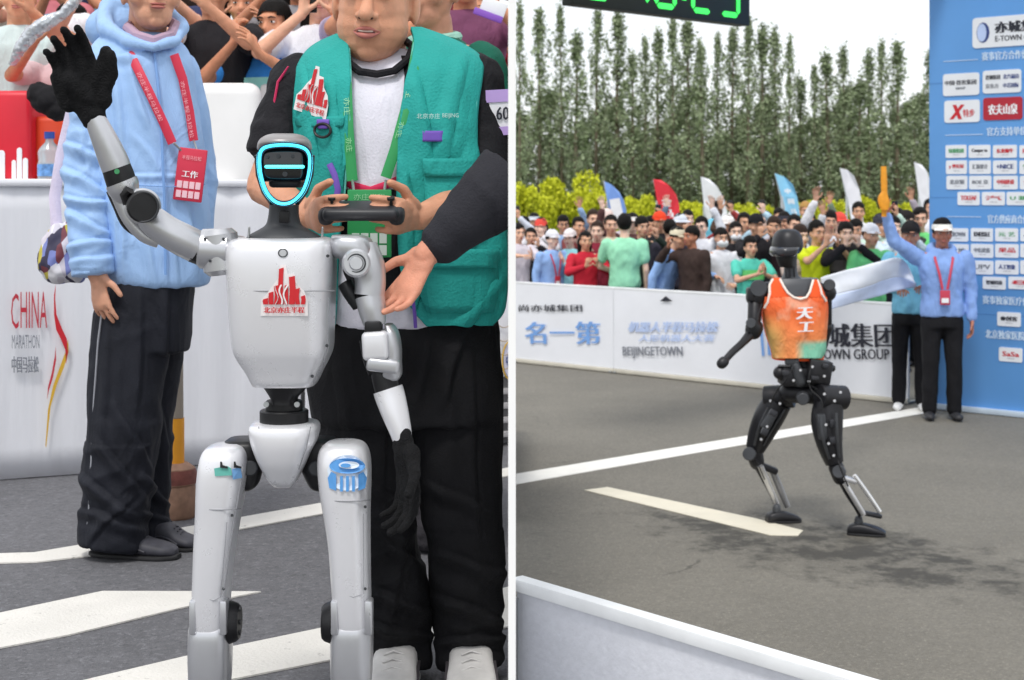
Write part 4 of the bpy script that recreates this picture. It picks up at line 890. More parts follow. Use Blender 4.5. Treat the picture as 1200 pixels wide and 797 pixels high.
# bollard behind the blue jacket
p = G(206, 606, LZ); t = thing('bollard', p, 'grey and orange post on a round brown base behind the dark trousers', 'bollard'); kk = p.y/F
mb = MB(); mb.loft([sering(p+UP*(z*kk), V((r*kk, 0, 0)), V((0, r*kk, 0)), 2, 24) for z, r in ((0, 22), (3, 24), (34, 23), (38, 22), (40, 24), (58, 22), (64, 14))]); build(mb, 'base', M('bollard_brown', (150, 116, 96), .7, var=.25, vs=30), t)
mb = MB(); mb.loft([sering(p+UP*(z*kk), V((r*kk, 0, 0)), V((0, r*kk, 0)), 2, 24) for z, r in ((41, 24.6), (50, 25), (57, 22.6))]); build(mb, 'collar', M('bollard_maroon', (120, 66, 58), .6, var=.3, vs=40), t)
mb = MB(); mb.cyl(p+UP*(60*kk), p+UP*(116*kk), 10*kk); build(mb, 'orange_sleeve', M('bollard_orange', (236, 160, 40), .5), t)
mb = MB(); mb.cyl(p+UP*(116.5*kk), p+UP*(290*kk), 9*kk, 8*kk); build(mb, 'post', M('bollard_grey', (150, 140, 128), .6, var=.15), t)
p = G(498, 645, LZ); t = thing('backpack', p, 'dark backpack standing on the asphalt between the legs of the black trousers', 'bag')
mb = MB(); mb.ell(p+UP*.10, (.07, .06, .10)); mb.ell(p+UP*.06+V((.01, -.05, 0)), (.05, .03, .05)); mb.ell(p+UP*.17, (.05, .05, .05)); build(mb, 'bag_body', cloth((52, 50, 54)), t, vox=.008, disp=wrinkle(.012, 20))
# ------------------------------------------------------------------ crowd behind the left barrier, on low steps
for k, (yy, hh) in enumerate(((7.1, .42), (7.85, .58), (8.6, .84))):
    mb = MB(); mb.box((-3.0, yy+.12, LZ+hh/2), (5.9, .72, hh)); t = thing('spectator_step', (-3.0, yy, LZ), ('low', 'middle', 'high')[k]+' grey step the left spectators stand on', 'step'); build(mb, 'step', M('step_grey', (120, 120, 122), .8), t, smooth=False)
PK = (226, 196, 200); BLU = (60, 140, 220); TEA = (150, 214, 206)
SK3 = [(222, 160, 128), (206, 144, 112), (232, 178, 150)]
CL = [  # label, px, row, rot, options
 ('spectator in a pale mint shirt with a silver clapper at far left', 22, 0, .2, dict(top=(206, 222, 222), sleeve='short', arms=('reachphone', 'reachphone'))),
 ('spectator in a pale pink shirt with both arms raised behind the raised glove', 84, 0, .1, dict(top=PK, sleeve='short', arms=('reachphone', 'reach2'))),
 ('spectator hidden behind the blue jacket in a white shirt', 150, 0, 0, dict(top=WH, sleeve='short', arms=('reachphone', 'phone'))),
 ('spectator in black sleeves with raised clasped hands right of the blue jacket', 250, 0, -.1, dict(top=BKc, sleeve='short', arms=('reach2', 'reachphone'))),
 ('spectator in a blue and mint shirt with a wristband beside the teal vest', 322, 0, -.3, dict(top=BLU, sleeve='short', arms=('phone', 'reach2'), trim=TEA)),
 ('spectator in a white shirt just left of the teal vest', 376, 0, .1, dict(top=WH, sleeve='short', arms=('phone', 'phone'))),
 ('spectator in a lilac shirt behind the teal vest', 440, 0, 0, dict(top=(190, 180, 210), sleeve='short', arms=('reach3', 'phone'))),
 ('spectator in a plum shirt holding up a purple card at the partition', 545, 0, .1, dict(top=(120, 70, 100), sleeve='short', arms=('reachphone', 'phone'))),
 ('spectator in a cream shirt in the middle row at far left', -20, 1, 0, dict(top=(222, 214, 200), sleeve='short', arms=('reach2', 'reach3'))),
 ('spectator in a rose shirt in the middle row left', 52, 1, .1, dict(top=(200, 120, 130), sleeve='short', arms=('phone', 'reachphone'))),
 ('spectator in an aqua shirt in the middle row behind the blue jacket', 116, 1, -.1, dict(top=AQ, sleeve='short', arms=('reachphone', 'phone'))),
 ('spectator in a navy shirt in the middle row behind the blue jacket', 186, 1, 0, dict(top=(50, 56, 90), sleeve='short', arms=('reach3', 'reachphone'))),
 ('spectator in a lime shirt in the middle row above the padded board', 284, 1, .1, dict(top=(170, 220, 130), sleeve='short', arms=('reachphone', 'reach2'))),
 ('spectator in a grey shirt in the middle row above the padded board', 352, 1, -.2, dict(top=(150, 150, 156), sleeve='short', arms=('phone', 'reachphone'))),
 ('spectator in a coral shirt in the middle row behind the teal vest', 425, 1, 0, dict(top=(226, 120, 100), sleeve='short', arms=('reachphone', 'reachphone'))),
 ('spectator in a sky blue shirt in the middle row near the partition', 500, 1, .1, dict(top=(130, 180, 226), sleeve='short', arms=('phone', 'reach2'))),
 ('spectator in a crimson shirt in the middle row by the partition', 556, 1, 0, dict(top=(190, 50, 70), sleeve='short', arms=('phone', 'phone'))),
 ('spectator in dark grey in the back row at far left', 12, 2, 0, dict(top=(70, 70, 76), arms=('phone', 'down'))),
 ('spectator in dark blue in the back row left', 88, 2, 0, dict(top=(50, 60, 90), arms=('down', 'reach3'))),
 ('spectator in black in the back row behind the hood', 150, 2, 0, dict(top=BKc, arms=('down', 'phone'))),
 ('spectator in brown in the back row', 232, 2, 0, dict(top=BRN, arms=('phone', 'phone'))),
 ('spectator in charcoal in the back row', 312, 2, 0, dict(top=(54, 54, 60), arms=('reach3', 'down'))),
 ('spectator in dark teal in the back row', 390, 2, 0, dict(top=(30, 80, 84), arms=('phone', 'phone'))),
 ('spectator in slate in the back row', 466, 2, 0, dict(top=(80, 86, 100), arms=('phone', 'down'))),
 ('spectator in maroon in the back row by the partition', 545, 2, 0, dict(top=MAR, arms=('down', 'phone'))),
]
for i, (lab, px, row, rot, o) in enumerate(CL):
    d = (7.05, 7.8, 8.55)[row]; o = dict(o)
    ph = {0: 0, 5: -1, 9: -1, 13: -1, 20: 0, 16: 0}.get(i)
    person(lab, 'person', ((px-600)/F*d, d, LZ+(.42, .58, .84)[row]), rot, (1.52 if i in (1, 4, 12, 16) else 1.72)+.02*((i*7) % 5-2), 'spectators behind the marathon barrier', sk=SK3[i % 3], vox=.009, cvox=.014, pants=(50, 54, 66), hair=('short', 'long', 'short', 'tail')[i % 4], phone=ph if ph is not None and i != 0 else None, **o)
# silver clapper held by the leftmost spectator
k = 6.6/F; pts = [P(14, 76, 6.55), P(24, 56, 6.5), P(38, 38, 6.5), P(56, 26, 6.5), P(72, 18, 6.5), P(86, 4, 6.5), P(93, -8, 6.5)]
t = thing('clapper_stick', pts[0], 'crumpled silver inflatable clapper stick raised at the left edge', 'clapper')
mb = MB(); mb.tube(pts, [4*k, 7*k, 9.5*k, 9*k, 6*k, 6.5*k, 7*k], 14, flat=.8); build(mb, 'tube', M('silver_foil', (206, 210, 216), .25, .6, var=.15, vs=40, bump=.6, bs=50), t, vox=.006, it=2, disp=wrinkle(.006, 40))
t = thing('purple_card', P(578, 14, 6.6), 'white card with a purple edge held up at the partition', 'card')
mb = MB(); mb.rbox(P(578, 10, 6.62), (.11, .012, .075), .004, Matrix.Rotation(.35, 3, 'Y')); build(mb, 'card_sheet', WINK, t)
mb = MB(); mb.rbox(P(572, 18, 6.60), (.13, .012, .03), .004, Matrix.Rotation(.35, 3, 'Y')); build(mb, 'card_edge', M('purple_edge', (136, 84, 190), .5), t)
# ------------------------------------------------------------------ steward in a light blue jacket
D1 = 4.66; K1 = D1/F
jk = lambda x, y, dz=0: P(x, y, D1+dz)
st1 = thing('person', V((P(150, 0, D1).x, D1, LZ)), 'steward in a light blue hooded jacket and wide black trousers looking right', 'person')
SKA = skin((216, 160, 132))
jac = Sec(D1, [(40, 130, 196, .07, .02), (52, 113, 212, .10, .02), (70, 103, 222, .125), (100, 100, 226, .14), (150, 98, 233, .15), (200, 98, 240, .155), (250, 102, 245, .155), (300, 112, 246, .15), (326, 124, 244, .145), (333, 128, 241, .135)], 2.3)
tp = MB(); tp.loft(jac.rings(36))
sl1 = MB(); sl1.cap(jk(121, 86, -.03), jk(101, 195, -.09), 27*K1, 25*K1, 20); sl1.cap(jk(101, 195, -.09), jk(106, 290, -.14), 25*K1, 22*K1, 20)
sl1.cyl(jk(105, 285, -.138), jk(109, 322, -.15), 24*K1, 24*K1)
tp.cap(jk(208, 84, .08), jk(232, 190, .14), 25*K1, 24*K1, 16); tp.cap(jk(232, 190, .14), jk(232, 290, .06), 23*K1, 19*K1, 16)
hoodp = [jk(122, 20, .05), jk(126, 36, -.04), jk(150, 49, -.115), jk(180, 56, -.14), jk(206, 48, -.08), jk(214, 32, .03), jk(196, 18, .13), jk(155, 12, .16), jk(128, 12, .12)]
tp.tube(hoodp, [11*K1, 9.5*K1, 6.5*K1, 5*K1, 5*K1, 7*K1, 11*K1, 14*K1, 13*K1], 12, closed=True, flat=1.1); tp.ell(jk(134, 34, .13), (34*K1, .08, 26*K1)); tp.ell(jk(150, 56, .02), (34*K1, .10, 20*K1))
def jw(p):                                    # folds: soft long drapes, tight creases at the sleeve
    x = 600+p.x/p.y*F; z = HY-(p.z-CAM_Z)/p.y*F
    arm = max(0, 1-abs(x-104)/34)*(1 if 110 < z < 315 else .3)
    a = 1-abs(noise.noise(V((p.x*7+p.z*2.5, p.y*6, p.z*4.5))))*2.4; b = 1-abs(noise.noise(V((p.x*11-p.z*9, p.y*9, p.z*15+4))))*2.2
    return .0065*a+.008*arm*b
JB = M('jacket_light_blue', (158, 192, 236), .58, var=.06, vs=5, bump=.2, bs=260, spec=.35, fold=.30, fs=6)
jfold = ridges([(136, 96, 150, 210, 5, .011), (128, 120, 138, 300, 5, .010), (150, 66, 176, 150, 4, .008), (150, 215, 146, 322, 5, .010), (168, 228, 182, 322, 5, .009), (208, 100, 224, 200, 4, .009), (216, 228, 230, 318, 4, .009), (196, 232, 206, 322, 4, .007), (140, 204, 236, 210, 3, .006), (160, 160, 190, 200, 4, .006), (120, 62, 160, 70, 4, .008)], jw)
sfold = ridges([(84, 128, 124, 150, 5, .010), (80, 172, 126, 186, 5, .012), (78, 200, 120, 226, 5, .013), (82, 232, 124, 240, 4, .012), (80, 250, 122, 272, 5, .011), (84, 288, 126, 284, 4, .010), (104, 100, 96, 190, 5, .007), (86, 308, 128, 300, 4, .008)], jw)
build(tp, 'jacket', JB, st1, vox=.0058, it=4, disp=jfold); build(sl1, 'sleeve', JB, st1, vox=.005, it=3, disp=sfold)
mb = MB(); mb.tube([jk(150, 33, -.05), jk(160, 42, -.10), jk(180, 48, -.12), jk(200, 42, -.08), jk(206, 30, 0), jk(190, 20, .08), jk(160, 20, .08)], 6.5*K1, 8, closed=True); build(mb, 'inner_collar', cloth((176, 150, 170)), st1)
for pts in ([(108, 66), (127, 62), (131, 90), (136, 130)], ): 
    mb = MB(); mb.tube([jac.front(x, y, .012) for x, y in pts], .0022, 5, flat=.5); build(mb, 'seam', M('seam_navy', (60, 80, 130), .7), st1)
mb = MB(); mb.tube([jac.front(x, y, .013) for x, y in ((181, 62), (186, 110), (190, 170), (193, 240), (194, 322))], .004, 6, flat=.6); build(mb, 'zip', M('jacket_seam', (120, 160, 216), .6), st1)
mb = MB(); mb.tube([jac.front(x, y, .013) for x, y in ((126, 215), (160, 217), (200, 219), (240, 216))], .003, 6, flat=.6); build(mb, 'waist_seam', M('jacket_seam', (120, 160, 216), .6), st1)
mb = MB(); mb.rbox(jac.front(170, 47, .03), (12*K1, .006, 4*K1), .001); build(mb, 'toggle', BLK, st1)
lettering(st1, '✕', jac.front(174, 106, .018), V((1, 0, 0)), UP, 8*K1, 8*K1, NAVY, name='chest_logo', bold=.0006)
bo, raw = MB(), MB(); hc = jk(177, -11, -.03); HR1 = Matrix.Rotation(.42, 3, 'Z') @ Matrix.Rotation(-.05, 3, 'X')
T1 = head_parts(bo, hc, 1.06, HR1, 1.1); bo.cap(jk(172, 46, .03), jk(174, 5, .01), .060, .056, 16)
bo.cap(jk(172, 70, .02), jk(172, 40, .03), .10, .06, 14)
bo.cap(jk(165, 84, .0), jk(122, 92, -.02), .05, .045, 12); bo.cap(jk(122, 92, -.02), jk(102, 195, -.09), .045, .04, 12); bo.cap(jk(102, 195, -.09), jk(113, 322, -.145), .038, .027, 12)
hand(bo, raw, jk(113, 320, -.145), V((.16, -.05, -1)), V((.55, .85, .1)), V((1, -.1, 0)), .94, .22, 10, .1)
for a, b, m_ in zip([], [], []): pass
bo.add(raw.v, raw.f); build(bo, 'body', SKA, st1, vox=.0042, it=2)
mb = MB(); mb.ell(T1((0, -.101, -.0545)), (.025, .007, .0042), HR1, 16, 8); mb.ell(T1((0, -.101, -.0635)), (.022, .008, .0055), HR1, 16, 8); build(mb, 'mouth', LIP, st1)
for sd in (-1, 1):
    mb = MB(); mb.ell(T1((sd*.031, -.080, .006)), (.016, .010, .0065), HR1); eo = build(mb, 'eye', EYEW, st1)
    mb = MB(); mb.ell(T1((sd*.031, -.088, .006)), (.0065, .004, .0062), HR1, 8, 6); build(mb, 'iris', EYED, eo)
build(hair_shell(T1, 1.06, 'short', HR1), 'hair', HAIR, st1, ang=80)
tr = MB()
tr.loft(Sec(D1, [(312, 132, 226, .12), (335, 127, 224, .135), (370, 117, 222, .14), (410, 112, 219, .13)], 2.4).rings(28))
tr.cap(jk(157, 370, -.03), jk(145, 490, -.05), 46*K1, 41*K1, 20, flat=.95); tr.cap(jk(146, 490, -.05), jk(136, 600, -.03), 41*K1, 38*K1, 20); tr.cyl(jk(136, 600, -.03), jk(132, 638, -.03), 38*K1, 38*K1, 24)
tr.cap(jk(185, 370, .06), jk(177, 490, .08), 34*K1, 25*K1, 18); tr.cap(jk(177, 490, .08), jk(174, 605, .12), 25*K1, 22*K1, 18); tr.cyl(jk(174, 600, .12), jk(178, 630, .12), 22*K1, 23*K1, 18)
def tw(p): return .007*(1-abs(noise.noise(V((p.x*9+p.z*2, p.y*7, p.z*2.6))))*2.2)+.006*(1-abs(noise.noise(V((p.x*7-p.z*5, p.y*9, p.z*9+2))))*2.4)*(1.2 if p.z < LZ+.35 else .35)
NVY = M('trousers_navy_black', (27, 29, 38), .75, var=.15, vs=8, bump=.2, bs=200, spec=.3, fold=.3, fs=5)
build(tr, 'trousers', NVY, st1, vox=.0062, it=5, disp=ridges([(166, 350, 160, 470, 5, .010), (128, 360, 122, 500, 5, .008), (140, 480, 170, 540, 5, .011), (120, 520, 160, 575, 5, .012), (100, 560, 150, 600, 5, .012), (98, 600, 160, 618, 5, .011), (150, 585, 108, 632, 4, .009), (186, 480, 196, 560, 4, .009), (168, 560, 196, 590, 4, .010), (166, 600, 198, 612, 4, .009), (196, 345, 190, 430, 5, .009)], tw))
mb = MB(); mb.tube([P(x, y, D1-.02+dz) for x, y, dz in ((122, 345, -.105), (115, 400, -.11), (110, 470, -.103), (107, 540, -.10), (104, 600, -.085), (101, 636, -.075))], .0032, 5); build(mb, 'side_piping', M('piping_grey', (150, 152, 160), .6), st1)
def sneaker(pr, heel, toe, r, m, sole, lace=None):
    """heel and toe on the ground"""
    d = (toe-heel); L = d.length; d.normalize(); sd = d.cross(UP).normalized(); mb = MB()
    prof = [(0, .6, 1.5), (.08, .85, 1.75), (.25, .95, 1.85), (.45, .95, 1.55), (.65, 1.05, 1.05), (.85, 1.0, .80), (.96, .7, .60), (1.0, .35, .4)]
    mb.loft([sering(heel+d*(L*t_)+UP*(r*h*.5+r*.22), sd*(r*w_), UP*(r*h*.5), 2.6, 20) for t_, w_, h in catmull(prof, 3)]); o = build(mb, 'shoe', m, pr)
    mb = MB(); mb.loft([sering(heel+d*(L*t_)+UP*(r*.16), sd*(r*w_*1.07), UP*(r*.17), 4, 20) for t_, w_, h in catmull([(-.02, .5, 0)]+prof[1:-1]+[(1.03, .35, 0)], 2)]); build(mb, 'sole', sole, o)
    for j in range(4):
        mb = MB(); c = heel+d*(L*(.50+.07*j))+UP*(r*(1.72-.21*j)); mb.tube([c-sd*(r*.42)-UP*(r*.08), c+UP*(r*.05), c+sd*(r*.42)-UP*(r*.08)+d*(r*.12)], r*.05, 6); build(mb, 'lace', m, o)
    for q in (-1, 1):
        mb = MB(); mb.tube([heel+d*(L*t_)+sd*(q*r*w_)+UP*(r*h) for t_, w_, h in ((.08, .86, .9), (.3, .97, 1.1), (.5, 1.0, .95), (.7, 1.06, .6))], r*.10, 8, flat=.5); build(mb, 'side_stripe', lace or m, o)
    return o
GZ = lambda x, y: G(x, y, LZ)
DSH = M('shoe_charcoal', (62, 62, 70), .6, var=.25, vs=30); DSO = M('sole_dark', (34, 34, 36), .7)
sneaker(st1, GZ(110, 650), GZ(207, 655), .046, DSH, DSO); h2 = GZ(180, 641); sneaker(st1, h2, GZ(232, 645), .040, DSH, DSO)
RLY = M('lanyard_red', (206, 44, 72), .55, var=.06)
for pts in ([(148, 55), (162, 82), (178, 115), (192, 145), (202, 168)], [(204, 64), (214, 92), (222, 130), (227, 165)]):
    mb = MB(); vs = [jac.front(x, y, .022) for x, y in pts]; mb.tube(vs, 5.2*K1, 8, flat=.22, fx=V((1, 0, .35))); so = build(mb, 'lanyard_strap', RLY, st1)
    a, b = vs[1], vs[3]; lettering(so, '亦庄半程马拉松', (a+b)/2+V((0, -.012, 0)), (b-a), V((1, 0, .3)), (b-a).length*.9, 5*K1, M('lanyard_print', (240, 170, 180), .6))
c = jac.front(223, 205, .03); rb = Matrix.Rotation(.12, 3, 'Y'); mb = MB(); mb.rbox(c, (33*K1, .008, 60*K1), .004, rb); bd = build(mb, 'badge', RLY, st1)
mb = MB(); mb.cap(jac.front(204, 168, .026), c+V((-.025, 0, .07)), .0035, .0035, 6); mb2 = MB(); mb2.cap(jac.front(227, 165, .026), c+V((.02, 0, .07)), .0035, .0035, 6); build(mb, 'clip', STEEL, st1); build(mb2, 'clip', STEEL, st1)
lettering(bd, '工作', c+rb @ V((0, -.0055, .002)), rb @ V((1, 0, 0)), rb @ UP, 18*K1, 8*K1, WINK, bold=.0006)
lettering(bd, '半程马拉松', c+rb @ V((0, -.0055, .05)), rb @ V((1, 0, 0)), rb @ UP, 22*K1, 5*K1, M('lanyard_print', (240, 170, 180), .6))
for j in range(4):
    for i_ in range(2):
        mb = MB(); mb.box(c+rb @ V(((j-1.5)*7*K1, -.005, -.030-.028*i_)), (5.6*K1, .002, 8*K1), rb); build(mb, 'badge_box', M('badge_pink', (240, 196, 206), .6), bd, smooth=False)
# patterned shoulder bag behind the steward
t = thing('shoulder_bag', jk(70, 328, .1), 'colourful patterned cloth bag hanging behind the blue jacket', 'bag')
bm_ = M('bag_pattern', (170, 160, 170), .7); n_ = bm_.node_tree; b_ = n_.nodes['Principled BSDF']
vz = n_.nodes.new('ShaderNodeTexVoronoi'); vz.inputs['Scale'].default_value = 26; tcb = n_.nodes.new('ShaderNodeTexCoord'); mpb = n_.nodes.new('ShaderNodeMapping'); mpb.inputs['Scale'].default_value = (2.2, 1, .8); mpb.inputs['Rotation'].default_value = (0, .6, 0)
crb = n_.nodes.new('ShaderNodeValToRGB'); crb.color_ramp.interpolation = 'CONSTANT'; els = crb.color_ramp.elements
for pos_, c_ in ((0, (60, 56, 80)), (.22, (226, 224, 230)), (.5, (190, 176, 70)), (.62, (120, 130, 190)), (.75, (206, 200, 210)), (.9, (120, 60, 70))):
    e_ = els.new(pos_) if pos_ not in (0,) else els[0]; e_.color = (*lin(c_), 1)
sx_ = n_.nodes.new('ShaderNodeSeparateColor'); n_.links.new(tcb.outputs['Object'], mpb.inputs[0]); n_.links.new(mpb.outputs[0], vz.inputs['Vector']); n_.links.new(vz.outputs['Color'], sx_.inputs[0]); n_.links.new(sx_.outputs[0], crb.inputs['Fac']); n_.links.new(crb.outputs[0], b_.inputs['Base Color'])
mb = MB(); mb.loft(Sec(D1+.1, [(262, 66, 84, .03), (280, 54, 92, .05), (305, 47, 98, .065), (322, 52, 98, .06), (331, 62, 94, .03)], 2.2).rings(24)); build(mb, 'bag_body', bm_, t, vox=.007, disp=wrinkle(.012, 16))
mb = MB(); mb.tube([jk(66, 264, .1), jk(64, 230, .12), jk(72, 180, .14), jk(84, 130, .14)], 7*K1, 8, flat=.3); build(mb, 'strap', cloth((216, 206, 226)), t)
# ------------------------------------------------------------------ operator in a teal vest
D2 = 3.44; K2 = D2/F
mk = lambda x, y, dz=0: P(x, y, D2+dz)
op = thing('person', V((P(480, 0, D2).x, D2, LZ)), 'operator in a teal vest over a white shirt working a black remote controller', 'person')
SKB = skin((210, 152, 122))
ves = Sec(D2, [(36, 398, 506, .075, .03), (50, 376, 534, .095, .02), (66, 356, 558, .11, .01), (90, 344, 572, .13), (130, 338, 576, .150), (190, 340, 578, .160), (250, 342, 588, .165), (310, 346, 594, .165), (360, 350, 594, .16), (384, 352, 590, .15)], 2.3)
tee = Sec(D2, [(60, 392, 488, .06, .03), (74, 366, 540, .085, .02), (90, 352, 560, .105, .01), (130, 350, 566, .135), (190, 352, 568, .146), (250, 354, 574, .15), (310, 356, 580, .152), (360, 358, 580, .152), (381, 360, 578, .15)], 2.3)
tp = MB(); tp.loft(tee.rings(36)); build(tp, 'shirt', M('shirt_white', (226, 224, 236), .8, var=.04, bump=.2, bs=200, fold=.25, fs=6), op, vox=.007, it=4, disp=wrinkle(.006, 8, 2))
BT = M('shirt_black', (24, 23, 28), .8, var=.15, vs=10, bump=.25, bs=200, spec=.3, fold=.35, fs=8)
tp = MB(); tp.cap(mk(352, 100, .0), mk(328, 160, -.03), 37*K2, 33*K2, 20); tp.cyl(mk(329, 155, -.03), mk(321, 186, -.045), 34*K2, 34*K2, 24); build(tp, 'sleeve', BT, op, vox=.006, it=4, disp=wrinkle(.007, 14, 4))
tp = MB(); tp.cap(mk(553, 98, .0), mk(563, 165, -.03), 38*K2, 34*K2, 20); tp.cyl(mk(563, 160, -.03), mk(567, 205, -.05), 35*K2, 34*K2, 24); build(tp, 'sleeve', BT, op, vox=.006, it=4, disp=wrinkle(.007, 14, 5))
for pts in ([(338, 78), (326, 96), (322, 118), (325, 134)],):
    mb = MB(); mb.tube([mk(x, y, -.064-.01*abs(y-100)/30) for x, y in pts], [.003, .005, .005, .002], 6, flat=.6); build(mb, 'pink_piping', M('pink_piping', (214, 40, 96), .6), op)
o = build(tee.patch([(222, 398, 470), (232, 398, 472), (300, 396, 476), (356, 396, 478)], 12, .006), 'black_panel', BT, op); solid(o, .002)
mb = MB(); vs = [tee.front(x, y, .010) for x, y in ((396, 207), (412, 217), (434, 223), (452, 217), (470, 209))]; mb.tube(vs, 4.2*K2, 8, flat=.3, fx=V((0, 0, 1))); build(mb, 'red_chevron', M('chevron_red', (214, 32, 84), .7), op)
mb = MB(); mb.tube([mk(x, y, dz) for x, y, dz in ((401, 58, -.02), (406, 72, -.085), (422, 84, -.115), (442, 87, -.12), (462, 83, -.115), (478, 70, -.085), (484, 55, -.03), (470, 44, .07), (440, 40, .10), (410, 46, .06))], 4.6*K2, 8, closed=True); build(mb, 'neckband', BT, op)
mb = MB(); o = build(tee.patch([(66, 470, 492), (90, 474, 500), (130, 470, 498)], 5, .012), 'black_shoulder', BT, op); solid(o, .002)
TEAL = M('vest_teal', (40, 160, 153), .75, var=.09, vs=7, bump=.3, bs=180, spec=.3, fold=.3, fs=6)
VF = ridges([(356, 86, 372, 180, 5, .006), (392, 120, 398, 240, 5, .007), (486, 90, 500, 180, 6, .008), (540, 80, 520, 180, 6, .008), (556, 180, 530, 250, 6, .012), (570, 220, 500, 262, 6, .011), (580, 262, 520, 300, 6, .012), (586, 330, 540, 380, 6, .010), (500, 300, 480, 370, 5, .009), (474, 200, 480, 300, 5, .008), (590, 290, 548, 330, 6, .009)])
def vest_panel(rows, nx=40, name='vest_panel', mat=TEAL, th=.010, out=.006, folds=.006):
    mb = ves.patch(rows, nx, out, 9)
    for i, p in enumerate(mb.v):
        p.y -= folds*(1-abs(noise.noise(V((p.x*9, 3, p.z*7))))*2.3)+.002*noise.noise(p*30)+VF(p)
    o = build(mb, name, mat, op); solid(o, th, 1); return o
vl = vest_panel([(44, 396, 406), (54, 374, 409), (66, 360, 411), (86, 350, 412), (112, 345, 411), (140, 345, 410), (180, 347, 408), (215, 350, 405), (250, 350, 402), (300, 352, 398), (350, 354, 396), (380, 357, 394)])
vr = vest_panel([(36, 481, 492), (46, 484, 520), (58, 485, 545), (72, 482, 562), (92, 477, 562), (120, 471, 558), (155, 468, 556), (190, 467, 560), (220, 468, 575), (260, 468, 588), (310, 470, 592), (345, 474, 590), (366, 486, 586), (380, 500, 574)])
EDGE = M('vest_edge', (100, 190, 178), .7)
for pts in ([(409, 54), (411, 86), (410, 140), (406, 200), (402, 250)], [(485, 50), (478, 88), (470, 130), (467, 190), (468, 260), (474, 345), (499, 379)], [(346, 140), (345, 112), (351, 84), (362, 66)], [(556, 165), (558, 120), (563, 90), (562, 70)]):
    mb = MB(); mb.tube([ves.front(x, y, .016) for x, y in pts], .0022, 5); build(mb, 'edge_piping', EDGE, op)
def vp(rows, name, mat, out=.022, th=.006, par=None):
    o = build(ves.patch(rows, 6, out, 2), name, mat, par or op); solid(o, th, 1); return o
pk = vp([(190, 498, 556), (205, 497, 557), (222, 497, 557), (240, 499, 556)], 'pocket', TEAL, .020); vp([(186, 495, 558), (196, 495, 559), (207, 498, 556)], 'pocket_flap', TEAL, .028)
vp([(300, 492, 580), (320, 490, 582), (345, 492, 582), (366, 500, 576)], 'pocket', TEAL, .020); vp([(292, 488, 583), (304, 488, 584), (314, 492, 580)], 'pocket_flap', TEAL, .028)
vp([(137, 348, 404), (143, 348, 404), (149, 350, 402)], 'pocket_flap', TEAL, .020)
PUR = M('vest_purple', (112, 80, 180), .6)
vp([(153.5, 495, 519), (160, 495, 519), (166, 495, 519)], 'purple_label', PUR, .024, .003)
vp([(140, 372, 386), (146, 372, 386), (151, 374, 384)], 'purple_tab', PUR, .030, .003)
mb = MB(); mb.tube([ves.front(378+9.5*math.cos(a), 153+8*math.sin(a), .034) for a in [6.283*k/20 for k in range(20)]], .0032, 8, closed=True); build(mb, 'ring', BLK, op)
mb = MB(); mb.tube([ves.front(x, y, .03) for x, y in ((386, 192), (392, 205), (396, 222), (393, 240))], 3.5*K2, 6, flat=.4, fx=V((1, 0, 0))); build(mb, 'purple_strap', PUR, op)
mb = MB(); mb.tube([ves.front(x, y, .03) for x, y in ((552, 276), (565, 272), (582, 266))], 4*K2, 6, flat=.4, fx=V((0, 0, 1))); build(mb, 'purple_strap', PUR, op)
mb = MB(); mb.tube([ves.front(x, y, .03) for x, y in ((484, 352), (486, 368), (487, 384))], 2*K2, 6); build(mb, 'purple_cord', PUR, op)
for s_, x_, w_ in (('北京亦庄', 502, 26), ('BEIJING', 528, 18)):
    lettering(vr, s_, ves.front(x_, 136, .034), V((1, 0, 0)), UP, w_*K2, 6*K2, M('vest_print', (190, 220, 214), .6), name='chest_print')
def city_sticker(par, fn, thick=.0012):
    """skyline emblem: fn(u, v, out) with u, v from -1 to 1 (v down)"""
    WH_, RD = M('sticker_white', (240, 236, 236), .5, var=.02), M('sticker_red', (206, 36, 44), .5, var=.05)
    mb = MB(); mb.prism([fn(u, v, .001) for u, v in ((-1.1, 1.12), (-1.08, .42), (-.8, .15), (-.55, -.2), (-.2, -.6), (-.18, -1.1), (.08, -1.1), (.16, -.72), (.48, -.7), (.62, -.25), (.95, .05), (1.1, .45), (1.12, 1.12))], (0, -thick, 0)); s_ = build(mb, 'city_sticker', WH_, par, smooth=False)
    for x0, x1, tp_ in ((-.98, -.74, .34), (-.72, -.5, .06), (-.48, -.26, -.22), (-.24, -.02, -.98), (.02, .18, -.25), (.22, .50, -.62), (.54, .74, -.1), (.78, .98, .22)):
        b = .62; mb = MB(); w_ = .05*math.sin(x0*9); mb.prism([fn(x0, b, .0035), fn(x0+w_, (b+tp_)/2, .0035), fn(x0, tp_+.06, .0035), fn(x1, tp_, .0035), fn(x1+w_, (b+tp_)/2, .0035), fn(x1, b, .0035)], (0, -.0008, 0)); build(mb, 'tower_print', RD, s_, smooth=False)
    for k in range(3):
        mb = MB(); mb.tube([fn(-.42+.22*k+.10*math.sin(q*5+k)+.1*q, .62-.85*q, .006) for q in [j/8 for j in range(9)]], .0016, 5, flat=.4); build(mb, 'river_line', WH_, s_)
    a, b = fn(-.95, .86, .004), fn(.95, .86, .004); lettering(s_, '北京亦庄半程', (a+b)/2, b-a, fn(0, .7, .004)-fn(0, 1.0, .004), (b-a).length, (fn(0, .74, 0)-fn(0, 1.0, 0)).length, RD, bold=.0006)
def vst(u, v, out):
    a = .24; x, y = u*22*K2, v*25*K2; return VC+VX*(x*math.cos(a)-y*math.sin(a))-UP*(x*math.sin(a)+y*math.cos(a))+V((0, -out, 0))
VC = ves.front(368, 106, .034); VX = (ves.front(386, 106)-ves.front(354, 106)).normalized()
city_sticker(vl, vst)
